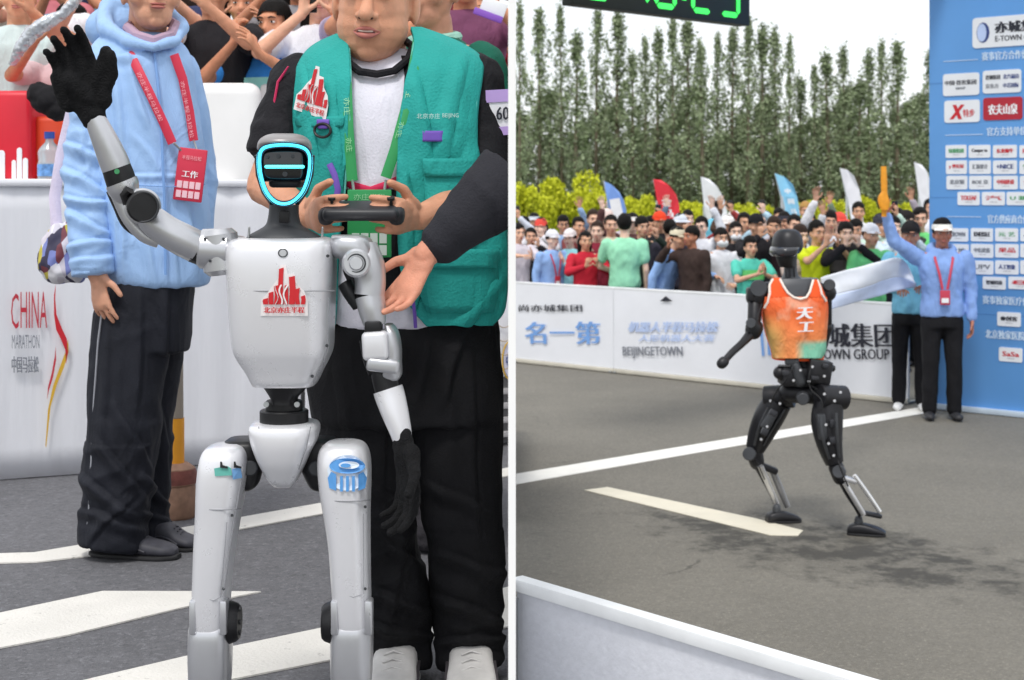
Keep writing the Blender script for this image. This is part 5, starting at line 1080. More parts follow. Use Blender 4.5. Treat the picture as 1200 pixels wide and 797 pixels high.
GLY = M('lanyard_green', (40, 150, 84), .55, var=.06)
for pts in ([(402, 58), (406, 100), (408, 150), (411, 190), (413, 212)], [(490, 46), (485, 80), (475, 130), (463, 175), (452, 208)]):
    mb = MB(); vs = [ves.front(x, y, .018) for x, y in pts]; mb.tube(vs, 6*K2, 8, flat=.2, fx=V((1, 0, 0))); so = build(mb, 'lanyard_strap', GLY, op)
    for a, b in ((vs[1], vs[2]), (vs[2], vs[3])): lettering(so, '亦庄', (a+b)/2+V((0, -.006, 0)), (b-a), V((1, 0, .2)), (b-a).length*.4, 7*K2, M('green_print', (150, 210, 160), .6))
c = mk(433, 262, -.235); mb = MB(); mb.rbox(c, (48*K2, .006, 74*K2), .003); bd = build(mb, 'badge', GLY, op)
for j in range(4):
    for i_ in range(2): mb = MB(); mb.box(c+V(((j-1.5)*10*K2, -.004, -(16+13*i_)*K2)), (8*K2, .002, 11*K2)); build(mb, 'badge_box', M('badge_pale', (206, 220, 214), .6), bd, smooth=False)
lettering(bd, '亦庄半程', c+V((0, -.004, 29*K2)), V((1, 0, 0)), UP, 34*K2, 7*K2, M('green_print', (150, 210, 160), .6))
for x in (413, 452): mb = MB(); mb.cap(ves.front(x, 212, .02), mk(433+(x-433)*.9, 227, -.233), .003, .003, 6); build(mb, 'clip', STEEL, op)
# bib on the shoulder
mb = MB(); bq = [(569, 106), (597, 104.5), (597, 158), (571.5, 160)]
sl = lambda x, y: P(x, y, D2-.075-.0*(x-569))
mb.prism([sl(x, y) for x, y in bq], (0, .003, 0)); bib = build(mb, 'bib', M('bib_white', (236, 234, 240), .6), op, smooth=False)
mb = MB(); mb.prism([sl(x, y)+V((0, -.002, 0)) for x, y in ((569, 106), (597, 104.5), (597, 119), (569.6, 120.5))], (0, -.001, 0)); build(mb, 'bib_band', M('bib_lilac', (190, 160, 222), .6), bib, smooth=False)
mb = MB(); mb.prism([sl(x, y)+V((0, -.002, 0)) for x, y in ((571, 150), (597, 148), (597, 158), (571.5, 160))], (0, -.001, 0)); build(mb, 'bib_band', M('bib_lilac', (190, 160, 222), .6), bib, smooth=False)
lettering(bib, '60', sl(589, 133)+V((0, -.003, 0)), V((1, 0, .03)), UP, 14*K2, 15*K2, INK, bold=.0008)
# body
bo, raw = MB(), MB(); hc = mk(440, 0, -.03); HR2 = Matrix.Rotation(-.06, 3, 'Z') @ Matrix.Rotation(.06, 3, 'Y') @ Matrix.Rotation(.10, 3, 'X')
T2 = head_parts(bo, hc, 1.17, HR2, 1.15, 1); bo.cap(mk(441, 72, .03), mk(438, 20, .01), .070, .066, 18); bo.cap(mk(441, 100, .03), mk(441, 66, .03), .10, .068, 16)
bo.cap(mk(356, 98, 0), mk(312, 218, -.06), .044, .044, 16); bo.cap(mk(312, 218, -.06), mk(362, 254, -.245), .042, .026, 16)
bo.cap(mk(554, 98, 0), mk(568, 222, -.06), .044, .043, 16); bo.cap(mk(566, 222, -.06), mk(490, 256, -.245), .042, .026, 16)
HC = mk(424, 247, -.345)
hand(bo, raw, mk(365, 255, -.25), V((.30, -.95, .06)), V((1, .25, .1)), V((.1, 0, 1)), 1.0, .72, 10, .05, hold=1)
hand(bo, raw, mk(486, 256, -.25), V((-.30, -.95, .06)), V((-1, .25, .1)), V((-.1, 0, 1)), 1.0, .72, 10, .05, hold=1)
bo.add(raw.v, raw.f); build(bo, 'body', SKB, op, vox=.0036, it=2)
def lips(T, par, w, zt, zb, y0, open_):
    def arc(z, dz, r, sag): return [T((w*u, y0+.016*u*u, z+dz*(1-u*u)-sag*(abs(u)**1.5))) for u in [j/6-1 for j in range(13)]], [max(.0006, r*(1-abs(j/6-1)**2.2)) for j in range(13)]
    p, r = arc((zt+zb)/2, (zt-zb)/2, .0050, 0); mb = MB(); mb.tube(p, r, 10); mo = build(mb, 'upper_lip', LIP, par)
    p, r = arc((zt+zb)/2, -(zt-zb)/2-.002, .0068, 0); mb = MB(); mb.tube(p, r, 10); build(mb, 'lower_lip', LIP, par)
    if open_:
        mb = MB(); mb.ell(T((0, y0+.004, (zt+zb)/2-.001)), (w*.82, .004, (zt-zb)/2), HR2, 16, 8); build(mb, 'mouth', M('mouth_dark', (90, 40, 38), .5), par)
        mb = MB(); mb.ell(T((0, y0+.0015, (zt+zb)/2+.0012)), (w*.66, .0038, (zt-zb)*.28), HR2, 16, 8); build(mb, 'teeth', M('teeth', (206, 192, 180), .35), par)
lips(T2, op, .0255, -.0545, -.066, -.1015, True)
for sd in (-1, 1):
    mb = MB(); mb.ell(T2((sd*.031, -.080, .006)), (.016, .010, .006), HR2); eo = build(mb, 'eye', EYEW, op)
    mb = MB(); mb.ell(T2((sd*.031, -.088, .006)), (.0065, .004, .006), HR2, 8, 6); build(mb, 'iris', EYED, eo)
    mb = MB(); mb.ell(T2((sd*.0105, -.1075, -.0355)), (.0042, .004, .0028), HR2, 8, 6); build(mb, 'nostril', M('nostril', (70, 34, 28), .8), op)
build(hair_shell(T2, 1.17, 'short', HR2), 'hair', HAIR, op, ang=80)
# trousers and shoes
tr = MB(); tr.loft(Sec(D2, [(366, 362, 580, .14), (390, 361, 582, .15), (440, 362, 584, .15), (490, 370, 586, .14)], 2.5).rings(32))
tr.cap(mk(424, 440, 0), mk(438, 600, -.02), 62*K2, 48*K2, 20); tr.cap(mk(438, 600, -.02), mk(467, 745, .03), 48*K2, 37*K2, 20); tr.cyl(mk(465, 740, .03), mk(469, 781, .03), 37*K2, 38*K2, 24)
tr.cap(mk(528, 440, 0), mk(541, 600, -.02), 58*K2, 47*K2, 20); tr.cap(mk(541, 600, -.02), mk(550, 740, .03), 47*K2, 36*K2, 20); tr.cyl(mk(550, 735, .03), mk(551, 776, .03), 36*K2, 37*K2, 24)
build(tr, 'trousers', M('trousers_black', (17, 17, 21), .8, var=.2, vs=9, bump=.25, bs=200, spec=.3, fold=.3, fs=5), op, vox=.006, it=5, disp=ridges([(436, 400, 470, 440, 6, .011), (500, 400, 492, 470, 6, .011), (540, 400, 520, 470, 6, .009), (420, 560, 480, 590, 6, .011), (440, 620, 486, 660, 6, .011), (436, 690, 494, 715, 6, .013), (440, 730, 500, 745, 5, .013), (470, 640, 458, 740, 5, .009), (510, 570, 570, 600, 6, .010), (520, 650, 584, 670, 6, .010), (518, 700, 580, 726, 6, .013), (524, 750, 586, 746, 5, .013), (552, 450, 560, 640, 6, .009), (452, 470, 446, 600, 6, .009)], tw))
SHG = M('shoe_dark_trim', (70, 66, 70), .6); SW, SO = M('sneaker_white', (214, 212, 210), .55, var=.12, vs=25), M('sole_white', (226, 224, 220), .6)
sneaker(op, V((mk(468, 0, .06).x, D2+.08, LZ)), V((mk(462, 0).x, D2-.21, LZ)), .052, SW, SO, SHG); sneaker(op, V((mk(551, 0, .06).x, D2+.08, LZ)), V((mk(556, 0).x, D2-.21, LZ)), .052, SW, SO, SHG)
# remote controller held in both hands
rc = thing('remote_controller', HC, 'black two handed remote controller held in front of the badge', 'controller')
mb = MB(); mb.rbox(HC, (80*K2, .075, 13*K2), .010, Matrix.Rotation(.3, 3, 'X'), seg=3); build(mb, 'controller_body', M('controller_black', (40, 41, 46), .45), rc)
for sd in (-1, 1):
    mb = MB(); mb.rbox(HC+V((sd*37*K2, .012, -2*K2)), (17*K2, .08, 19*K2), .014, Matrix.Rotation(.3, 3, 'X'), seg=3); build(mb, 'grip', M('controller_black', (40, 41, 46), .45), rc)
    mb = MB(); s0 = HC+V((sd*31*K2, -.005, 6*K2)); mb.cyl(s0, s0+V((0, -.004, .011)), .004); mb.cyl(s0+V((0, -.004, .011)), s0+V((0, -.006, .016)), .008); build(mb, 'joystick', BLK, rc)
mb = MB(); mb.cap(HC+V((-20*K2, .02, 6*K2)), HC+V((-24*K2, .03, 16*K2)), .003, .003, 6); build(mb, 'antenna', STEEL, rc)
# ------------------------------------------------------------------ third man behind the operator
person('man in a dark green jacket with a light green lanyard behind the operator', 'person', (P(508, 0, 4.7).x, 4.7, LZ), -.5, 1.83, None, sk=(196, 142, 116), top=(24, 92, 74), collar=(150, 196, 180), arms=('down', 'down'), wide=.88, vox=.006, cvox=.009, pants=(40, 42, 50), lanyard=(150, 220, 120), hands=(1, 1))
# ------------------------------------------------------------------ the arm reaching in from the right
ra = thing('person', P(590, 215, 3.02), 'arm in a dark grey sleeve with open hand reaching in from the partition', 'person')
K3 = 3.02/F; rk = lambda x, y, dz=0: P(x, y, 3.02+dz)
tp = MB(); tp.cap(rk(575, 232), rk(520, 282, -.01), 43*K3, 28*K3, 18, h=4); tp.cyl(rk(597.5, 212, .02), rk(570, 236), 48*K3, 44*K3, 24); tp.cyl(rk(522, 280, -.01), rk(509, 291, -.012), 29*K3, 26*K3, 20)
build(tp, 'sleeve', M('sleeve_dark_grey', (46, 46, 52), .85, var=.12, vs=9, bump=.3, bs=200, spec=.25), ra, vox=.006, it=3, disp=lambda p: -.004+.006*(1-abs(noise.noise(V((p.x*12+p.z*12, p.y*9, p.z*5))))*2.2) if p.x < -.03 else 0)
bo, raw = MB(), MB(); bo.cap(rk(570, 236), rk(500, 298, -.015), .040, .026, 14)
hand(bo, raw, rk(502, 296, -.015), V((-.50, -.10, -.85)), V((-.55, -.62, .25)), V((-1, 0, .15)), .98, .28, 10, .07)
bo.add(raw.v, raw.f); build(bo, 'body', skin((216, 150, 124)), ra, vox=.0034, it=2)
# ================================================================== silver humanoid robot raising a gloved hand
D3 = 3.0; K = D3/F
rp = lambda x, y, dz=0: P(x, y, D3+dz)
SHELL = M('robot_shell_white', (226, 226, 230), .30, .25, var=.035, vs=5, coat=.3, rvar=.035); SILV = M('robot_silver', (200, 201, 205), .32, .7, rvar=.05, var=.06, vs=10, coat=.1)
JOINT = M('robot_joint_black', (24, 24, 27), .42, .2, var=.2, vs=20, bump=.05, bs=60); GLOVE = M('glove_black', (20, 20, 22), .85, var=.3, vs=60, bump=.6, bs=300, spec=.25); GRAPH = M('robot_graphite', (52, 54, 58), .5, .2)
rob = thing('humanoid_robot', V((P(332, 0, D3).x, D3, LZ)), 'silver white humanoid robot with a glowing cyan face ring raising one gloved hand', 'robot')
def lof(rows, e, name, mat, d=D3, N=40, k=5, par=None):
    s = Sec(d, rows, e, k); mb = MB(); mb.loft(s.rings(N)); return build(mb, name, mat, par or rob), s
def rtube(pts, rad, name, mat, par=None, n=20, flat=1, fx=None):
    mb = MB(); rows = catmull([(*rp(*p), r*K) for p, r in zip(pts, rad)], 5); mb.tube([V(q[:3]) for q in rows], [q[3] for q in rows], n, flat=flat, fx=fx); return build(mb, name, mat, par or rob)
def rcap(a, b, ra, rb=None, name='link', mat=SILV, par=None, flat=1):
    mb = MB(); mb.cap(rp(*a), rp(*b), ra*K, (rb or ra)*K, 24, h=6, flat=flat); return build(mb, name, mat, par or rob)
def rcyl(a, b, ra, rb=None, name='joint', mat=JOINT, par=None, bev=1.5, n=28):
    mb = MB(); mb.cyl(rp(*a), rp(*b), ra*K, (rb or ra)*K, n, bev=bev*K); return build(mb, name, mat, par or rob)
# torso
tor, ts = lof([(278, 282, 380, .070, .01), (280, 276, 386, .085), (285, 271, 390, .097), (296, 269, 392, .104), (320, 270, 392, .106), (350, 272, 391, .104), (385, 274, 390, .098), (408, 277, 389, .092), (420, 282, 385, .086), (434, 291, 378, .078), (445, 296.5, 373, .072), (450, 299, 370, .066)], 4.2, 'torso_shell', SHELL, N=56)
mb = MB(); mb.tube([ts.front(270+122*i/40, 341, .0014) for i in range(41)], .0011, 5); build(mb, 'seam_line', M('seam_grey', (150, 151, 156), .6), tor)
mb = MB(); mb.tube([ts.front(331.5+5.2*math.cos(a), 296.5+4.6*math.sin(a), .001) for a in [6.283*k/20 for k in range(20)]], .0011, 6, closed=True); build(mb, 'chest_camera_ring', GRAPH, tor)
mb = MB(); mb.cyl(ts.front(331.5, 296.5, -.002), ts.front(331.5, 296.5, .0015), .0066, n=20); build(mb, 'chest_camera', SILV, tor)
city_sticker(tor, lambda u, v, o: ts.front(333+25*u, 340+27*v, .001+o))
for x in (300, 302, 361): pass
for x, y in ((278, 300), (384, 300), (281, 405), (383, 405), (303, 441), (366, 441)):
    mb = MB(); mb.cyl(ts.front(x, y, -.001), ts.front(x, y, .0014), .0032, n=12); build(mb, 'screw', GRAPH, tor)
# neck and collar
lof([(240, 316, 350, .030), (252, 315, 350, .032), (263, 312, 353, .038), (269, 304, 361, .050), (275, 293, 372, .060), (280, 288, 378, .066)], 2.6, 'neck', GRAPH)
for x in (291.5, 377.5): rcap((x, 277, -.04), (x+.5, 267, -.045), 1.5, 1.3, 'collar_hook', STEEL)
mb = MB(); mb.rbox(rp(333, 254, -.035), (12*K, .006, 14*K), .002); build(mb, 'neck_panel', JOINT, rob)
# head: open ring face, sensor block, back cap
ring = [(303.2, 190), (304, 180), (308, 173.5), (316, 170.5), (326, 169.3), (334, 169), (343, 169.5), (352, 171.2), (359.5, 175), (363.4, 182), (364, 192), (362.6, 204), (359.4, 216), (354.6, 226), (348, 233.5), (340.5, 238.4), (333, 239.8), (325.6, 238.6), (318.4, 234), (312, 226), (307.4, 215), (304.3, 202)]
cl = catmull([r for r in ring+ring[:1]], 3)[:-1]
grow = lambda p, g: (333.5+(p[0]-333.5)*g, 203+(p[1]-203)*g)
mb = MB(); mb.tube([rp(*p, -.062) for p in cl], 2.6*K, 10, closed=True); build(mb, 'face_light_ring', M('cyan_led', (70, 214, 246), .4, emit=1.35, var=.01), rob)
def band(g0, g1, z0, z1, name, mat):
    mb = MB(); a = [rp(*grow(p, g1), z0) for p in cl]; b = [rp(*grow(p, g1*.985), z1) for p in cl]; c = [rp(*grow(p, g0), z1) for p in cl]; d = [rp(*grow(p, g0), z0) for p in cl]
    mb.loft([[a[i], b[i], c[i], d[i]] for i in range(len(cl))], closed=True); return build(mb, name, mat, rob, ang=50)
band(1.02, 1.075, -.066, -.03, 'face_rim', M('rim_blue_black', (18, 44, 70), .3, var=.1)); band(.88, .96, -.060, -.035, 'inner_rim', M('rim_blue_black', (18, 44, 70), .3, var=.1))
lof([(157, 319, 348, .03, .02), (159, 312, 355, .045, .012), (163, 306, 361, .058, .006), (168, 303, 364, .063, .006), (174, 302, 365, .060, .012), (176, 303, 364, .055, .014)], 2.4, 'head_cap', M('robot_cap_grey', (150, 146, 146), .35, .35, var=.05))
mb = MB(); mb.rbox(rp(333.5, 193, -.012), (57*K, .085, 40*K), .014, seg=3); so = build(mb, 'sensor_block', M('visor_black', (9, 14, 18), .12, var=.1, coat=.6), rob)
mb = MB(); mb.rbox(rp(336, 214, .0), (38*K, .06, 12*K), .008, seg=3); mbx = build(mb, 'lower_sensor', GRAPH, rob)
mb = MB(); mb.cap(rp(312, 195.5, -.0575), rp(355, 195.5, -.0575), 2.0*K, 2.0*K, 12); build(mb, 'eye_light_bar', M('cyan_bar', (90, 236, 238), .4, emit=1.25, var=.01), rob)
for x, y, r_ in ((313, 184, 2), (326, 183, 2.6), (343, 183, 2.2), (334, 204, 3.0)): mb = MB(); mb.cyl(rp(x, y, -.050), rp(x, y, -.0575), r_*K, n=14); build(mb, 'camera_lens', GRAPH, so)
for sd in (-1, 1):
    mb = MB(); mb.tube([rp(333.5+sd*33, 182, .01), rp(333.5+sd*31.5, 205, .02), rp(333.5+sd*25, 225, .02), rp(333.5+sd*14, 238, .0)], [2.5*K, 2.5*K, 2.5*K, 4*K], 12); build(mb, 'side_frame', GRAPH, rob)
# waist
lof([(448, 306, 364, .05), (456, 312, 358, .045), (466, 318, 349, .04), (472, 319, 348, .04)], 3, 'waist_cone', JOINT)
rcyl((333, 469, 0), (333, 481, 0), 21.5, None, 'waist_ring'); rcyl((333, 480, 0), (333, 498, 0), 28.5, 28.5, 'waist_motor')
rcyl((312, 474, -.032), (312, 474, -.04), 3.5, None, 'bolt', STEEL, bev=.5, n=12); rcyl((348, 474, -.032), (348, 474, -.04), 3.5, None, 'bolt', STEEL, bev=.5, n=12)
pel, ps_ = lof([(494, 300, 368, .055), (496.5, 295, 372, .068), (503, 293.5, 374, .074), (516, 296, 371, .075), (528, 300, 365, .072), (540, 305, 360, .066), (552, 311, 354, .056), (562, 317, 349, .046), (568, 322, 344, .034)], 3.4, 'pelvis_shell', SHELL)
for x in (303, 364): mb = MB(); mb.tube([ps_.front(x, 500, .0006), ps_.front(x+(5 if x < 330 else -5), 525, .0006), ps_.front(x+(14 if x < 330 else -14), 550, .0006)], .001, 5); build(mb, 'seam_line', MATS['seam_grey'], pel)
for sd, cx in ((-1, 333-46), (1, 333+43)):
    lof([(514, cx-19, cx+17, .04, .05), (521, cx-25, cx+23, .05, .05), (545, cx-23, cx+21, .05, .05), (566, cx-14, cx+16, .045, .05), (572, cx-8, cx+10, .035, .05)], 3, 'hip_joint', JOINT)
    rcyl((cx+sd*2-(8 if sd > 0 else -8), 549, -.0), (cx+sd*2-(8 if sd > 0 else -8), 549, -.012), 9, None, 'hip_cap', GRAPH)
# legs
lg, ls = lof([(521, 250, 277, .035), (524, 243, 284, .048), (531, 238, 288.5, .058), (543, 235, 290, .064), (560, 233, 288.5, .066), (580, 232, 285, .066), (600, 231.5, 281.5, .065), (640, 229.5, 275.5, .063), (680, 228, 270.5, .060), (710, 227, 268, .056), (736, 226.5, 266.5, .050), (744, 229, 263, .042)], 3.2, 'thigh_shell', SHELL, N=44)
rg, rs_ = lof([(517, 388, 418, .035), (520, 381, 426, .048), (527, 375, 431, .058), (540, 373, 434, .064), (560, 374, 434.5, .066), (580, 376.5, 434, .066), (600, 380, 433.5, .065), (640, 386, 433.5, .063), (680, 389, 434, .060), (710, 391, 434.5, .056), (734, 392.5, 435, .050), (741, 396, 431, .042)], 3.2, 'thigh_shell', SHELL, N=44)
for s_, o_, x0, x1, yy in ((ls, lg, 232, 282, 596), (rs_, rg, 379.5, 433.6, 586)):
    mb = MB(); mb.tube([s_.front(x0+(x1-x0)*i/30, yy+1.5*math.sin(i/30*3.14), .0012) for i in range(31)], .0011, 5); build(mb, 'seam_line', MATS['seam_grey'], o_)
for s_, o_, pts in ((ls, lg, [(285, 548), (277, 596), (268, 650), (261, 700)]), (rs_, rg, [(379, 548), (384, 596), (392, 650), (398, 700)])):
    mb = MB(); mb.tube([s_.front(x, y, .0012) for x, y in pts], .001, 5); build(mb, 'seam_line', MATS['seam_grey'], o_)
for cx, kx, o_ in ((246.5, 272.5, lg), (412.5, 386.5, rg)):
    sg = 1 if kx > cx else -1
    mb = MB(); mb.cyl(rp(kx-sg*6, 729, -.005), rp(kx+sg*8.5, 729, -.005), 25*K, 22*K, 28, bev=3*K); kk_ = build(mb, 'knee_motor', JOINT, rob)
    for z in (-.03, .0, .025): mb = MB(); mb.cyl(rp(kx+sg*8.4, 729+z*500, -.01), rp(kx+sg*9.6, 729+z*500, -.01), 3*K, n=10); build(mb, 'bolt', GRAPH, kk_)
lof([(728, 224.5, 270, .046), (738, 223, 271, .054), (770, 222.5, 270.5, .056), (800, 224, 269, .054), (850, 229, 263, .046), (874, 232, 259, .040)], 3.4, 'shin_shell', SILV)
lof([(726, 389.5, 436, .046), (736, 388.5, 437, .054), (770, 388, 436.5, .056), (800, 389, 435, .054), (850, 394, 431, .046), (872, 397, 428, .040)], 3.4, 'shin_shell', SILV)
for a, b in ((223.5, 231), (259, 267)), ((388.5, 397), (428, 437)):
    for x0, x1 in (a, b): mb = MB(); mb.rbox(rp((x0+x1)/2, 722, -.038), ((x1-x0)*K, .035, 40*K), .004, seg=2); build(mb, 'knee_bracket', SILV, rob)
for cx in (246, 413):
    rcyl((cx, 872, 0), (cx, 890, 0), 10, 13, 'ankle')
    fz = LZ+.022; c = rp(cx, 0); mb = MB(); mb.loft([sering(V((c.x, D3+y, fz)), V((wx, 0, 0)), V((0, 0, h)), 3, 20) for y, wx, h in ((.07, .025, .014), (.05, .035, .021), (-.02, .036, .021), (-.10, .034, .018), (-.13, .026, .010))]); build(mb, 'foot', JOINT, rob)
for s_, o_, pts in ((ls, lg, ((240, 604), (272, 604), (236, 690), (262, 690))), (rs_, rg, ((386, 594), (428, 594), (397, 690), (428, 690)))):
    for x, y in pts: mb = MB(); mb.cyl(s_.front(x, y, -.001), s_.front(x, y, .0014), .0030, n=12); build(mb, 'screw', GRAPH, o_)
for s_, o_, pts in ((ls, lg, [(242, 612), (240, 660), (238, 700), (250, 704), (258, 700), (262, 660), (266, 612)]), (rs_, rg, [(392, 602), (398, 650), (402, 696), (414, 700), (426, 696), (426, 650), (426, 602)])):
    mb = MB(); mb.tube([s_.front(x, y, .0010) for x, y in pts], .0009, 5); build(mb, 'panel_gap', MATS['seam_grey'], o_)
mb = MB(); mb.tube([ts.front(x, y, .0012) for x, y in ((300, 449), (296, 440), (286, 424), (281, 405), (279, 350))], .001, 5); build(mb, 'panel_gap', MATS['seam_grey'], tor)
mb = MB(); mb.tube([ts.front(x, y, .0012) for x, y in ((367, 449), (372, 440), (380, 424), (384, 405), (385, 350))], .001, 5); build(mb, 'panel_gap', MATS['seam_grey'], tor)
# thigh sticker marks
BL = M('sticker_blue', (92, 160, 226), .5, var=.04); LBL = M('sticker_pale', (226, 238, 250), .5, var=.02)
mb = rs_.poly([(407+23.5*math.cos(a), 554+21*math.sin(a)) for a in [6.283*k/28 for k in range(28)]], .002); sk_ = build(mb, 'thigh_sticker', LBL, rg, smooth=False)
def spoly(s_, pts, m, name, par, out=.0045): build(s_.poly(pts, out), name, m, par, smooth=False)
spoly(rs_, [(407+21*math.cos(a), 546+9*math.sin(a)) for a in [6.283*k/24 for k in range(24)]], BL, 'print', sk_); spoly(rs_, [(409+12*math.cos(a), 545+4.4*math.sin(a)) for a in [6.283*k/24 for k in range(24)]], LBL, 'print', sk_, .007); spoly(rs_, [(405+6*math.cos(a), 545.5+2.4*math.sin(a)) for a in [6.283*k/16 for k in range(16)]], BL, 'print', sk_, .0095)
spoly(rs_, [(384, 560), (388, 553), (394, 556), (394, 575), (386, 572)], BL, 'print', sk_); spoly(rs_, [(430, 560), (426, 553), (420, 556), (420, 575), (428, 572)], BL, 'print', sk_)
for x in (398.5, 405.5, 412.5): spoly(rs_, [(x, 558), (x+3.4, 558), (x+3.4, 576), (x, 576)], BL, 'print', sk_)
spoly(ls, [(251, 549), (266, 546), (271, 549), (272, 557), (252, 558)], M('sticker_teal', (96, 176, 164), .5), 'thigh_sticker', lg, .002); spoly(ls, [(272, 550), (282, 547), (284, 560), (273, 562)], M('sticker_azure', (110, 160, 210), .5), 'thigh_sticker', lg, .002)
for a, b in ((258, 545), (274, 545)): spoly(ls, [(a, b-4), (a+2, b-4), (a+3, b), (a+9, b+2), (a+9, b+4), (a, b+3)], JOINT, 'cable', lg, .005)
# raised arm (image left)
rcap((250, 295, -.02), (279, 296, .0), 22, 20, 'shoulder_link', SILV)
mb = MB(); mb.cyl(rp(262, 322, -.035), rp(255, 269, -.035), 22*K, 22*K, 32, bev=6*K); shl = build(mb, 'shoulder_motor', SILV, rob)
mb = MB(); mb.cyl(rp(272, 294, -.03), rp(231, 291, -.035), 26*K, 23*K, 32, bev=5*K); build(mb, 'shoulder_cup', SILV, rob)
rtube([(238, 292, -.035), (228, 288, -.04)], [19.5, 19.5], 'arm_ring', JOINT, n=28)
rtube([(230, 289, -.04), (214, 281, -.05), (196, 271, -.058), (180, 259, -.06), (170, 250, -.06)], [19, 19, 18, 17, 14], 'upper_arm_shell', SILV, n=28)
rtube([(186, 285, -.04), (168, 276, -.045), (152, 258, -.05), (143, 238, -.05), (134, 216, -.05)], [6, 7.5, 8, 9, 9], 'elbow_bracket', SILV, n=20)
rtube([(172, 276, -.03), (152, 262, -.035), (141, 240, -.035), (133, 222, -.035)], [7, 9, 9, 9], 'elbow_cable_cover', JOINT)
for x, y in ((262, 280), (266, 300), (240, 280), (246, 306)):
    mb = MB(); mb.cyl(rp(x, y, -.066), rp(x, y, -.0712), 1.6*K, n=10); build(mb, 'screw', GRAPH, rob)
mb = MB(); mb.cyl(rp(167, 242, -.075), rp(168, 242.5, -.118), 18.5*K, 18*K, 36, bev=2*K); el = build(mb, 'elbow_motor', JOINT, rob)
mb = MB(); mb.tube([rp(168+17.5*math.cos(a), 242.5+17.5*math.sin(a), -.117) for a in [6.283*k/32 for k in range(32)]], 1.3*K, 8, closed=True); build(mb, 'motor_ring', GRAPH, el)
mb = MB(); mb.cyl(rp(167, 242, -.04), rp(167, 242, -.075), 21*K, 21*K, 36, bev=2*K); build(mb, 'elbow_housing', SILV, rob)
mb = MB(); mb.tube([rp(150, 238, -.08), rp(146, 228, -.085), rp(152, 222, -.09)], 6*K, 10); build(mb, 'elbow_link', JOINT, rob)
rtube([(152, 232, -.06), (146, 222, -.062), (142, 213, -.064)], [13, 18, 18.5], 'forearm_joint', SILV, n=28)
rtube([(143, 216, -.064), (139, 204, -.066), (135.5, 194, -.068)], [17.2, 17, 16.2], 'forearm_band', JOINT, n=28)
rtube([(136.5, 197, -.068), (133, 188, -.07), (124, 167, -.076), (115, 147, -.082), (108, 132, -.086)], [16.6, 16.6, 15, 12.8, 11], 'forearm_shell', SILV, n=30)
mb = MB(); mb.cyl(rp(137, 201, -.098), rp(137, 201, -.104), 3*K, n=14); build(mb, 'indicator', M('indicator_green', (60, 140, 90), .4), rob)
bo, raw = MB(), MB(); w0 = rp(107, 131, -.086); bo.cap(rp(109, 136, -.086), rp(101, 118, -.088), 12.5*K, 15*K, 14); bo.cap(rp(101, 116, -.09), rp(84, 96, -.10), 17*K, 18*K, 12, flat=.7); bo.cap(rp(80, 120, -.088), rp(72, 92, -.10), 12*K, 13*K, 12)
hand(bo, raw, w0, V((-.34, -.10, 1)), V((.1, -1, 0)), V((1, .0, .3)), 1.10, .42, 12, .03, hold=0)
for a, b, r0, r1 in (((108, 106, -.09), (119, 80, -.10), 9.5, 8), ((119, 80, -.10), (124, 60, -.105), 8, 7)): bo.cap(rp(*a), rp(*b), r0*K, r1*K, 12)
bo.add(raw.v, raw.f)
build(bo, 'gloved_hand', GLOVE, rob, vox=.0035, it=3, disp=lambda p: .0016*noise.noise(p*90))
# lowered arm (image right)
lof([(275.5, 390, 424, .04), (279, 388.5, 433, .052), (287, 388, 438, .056), (296, 389, 440, .054), (302, 394, 438, .045)], 3, 'shoulder_link', SILV)
rtube([(426, 290, -.01), (432, 312, -.02), (434, 330, -.022), (433, 346, -.024)], [17, 19, 18, 17.5], 'upper_arm_shell', SILV, n=28)
mb = MB(); mb.cyl(rp(418, 308, .02), rp(417.5, 308.5, -.068), 17*K, 16.5*K, 36, bev=2.5*K); sm_ = build(mb, 'shoulder_motor', SILV, rob)
mb = MB(); mb.tube([rp(417.5+10.5*math.cos(a), 308.5+10.5*math.sin(a), -.068) for a in [6.283*k/28 for k in range(28)]], .9*K, 6, closed=True); build(mb, 'motor_ring', GRAPH, sm_)
mb = MB(); mb.cyl(rp(417.5, 308.5, -.066), rp(417.5, 308.5, -.072), 8.5*K, 8*K, 28, bev=1*K); build(mb, 'motor_cap', SILV, sm_)
rtube([(404, 332, .0), (411, 344, -.005), (420, 360, -.01)], [9, 9, 7], 'arm_cover', JOINT)
rtube([(433, 345, -.024), (433.3, 349, -.024)], [15.5, 15.5], 'arm_ring', JOINT, n=28)
rtube([(433.5, 348, -.024), (436, 362, -.028), (438, 374, -.03), (438.6, 380, -.03)], [17.3, 16.2, 14.2, 13], 'lower_sleeve', SILV, n=28)
mb = MB(); mb.rbox(rp(438, 383, -.04), (19*K, .05, 14*K), .004); build(mb, 'elbow_gap', JOINT, rob)
mb = MB(); mb.rbox(rp(441, 404, -.04), (30*K, .070, 33*K), .009, Matrix.Rotation(-.06, 3, 'Y'), seg=3); build(mb, 'elbow_block', SHELL, rob)
lof([(380, 451, 460, .035, -.02), (388, 452, 466, .045, -.02), (405, 453, 470, .048, -.02), (425, 452, 470.5, .046, -.02), (438, 446, 471, .042, -.02), (444, 452, 468, .034, -.02)], 3, 'elbow_bracket', SILV)
mb = MB(); mb.rbox(rp(450, 427, -.045), (38*K, .06, 16*K), .007, Matrix.Rotation(.12, 3, 'Y'), seg=3); build(mb, 'elbow_lower_block', SILV, rob)
rtube([(428, 398, -.02), (433, 420, -.025), (440, 436, -.03)], [7, 8, 9], 'elbow_cable_cover', JOINT)
rtube([(449, 432, -.03), (451, 444, -.034), (454, 460, -.038)], [14.5, 15, 14], 'forearm_joint', JOINT, n=28)
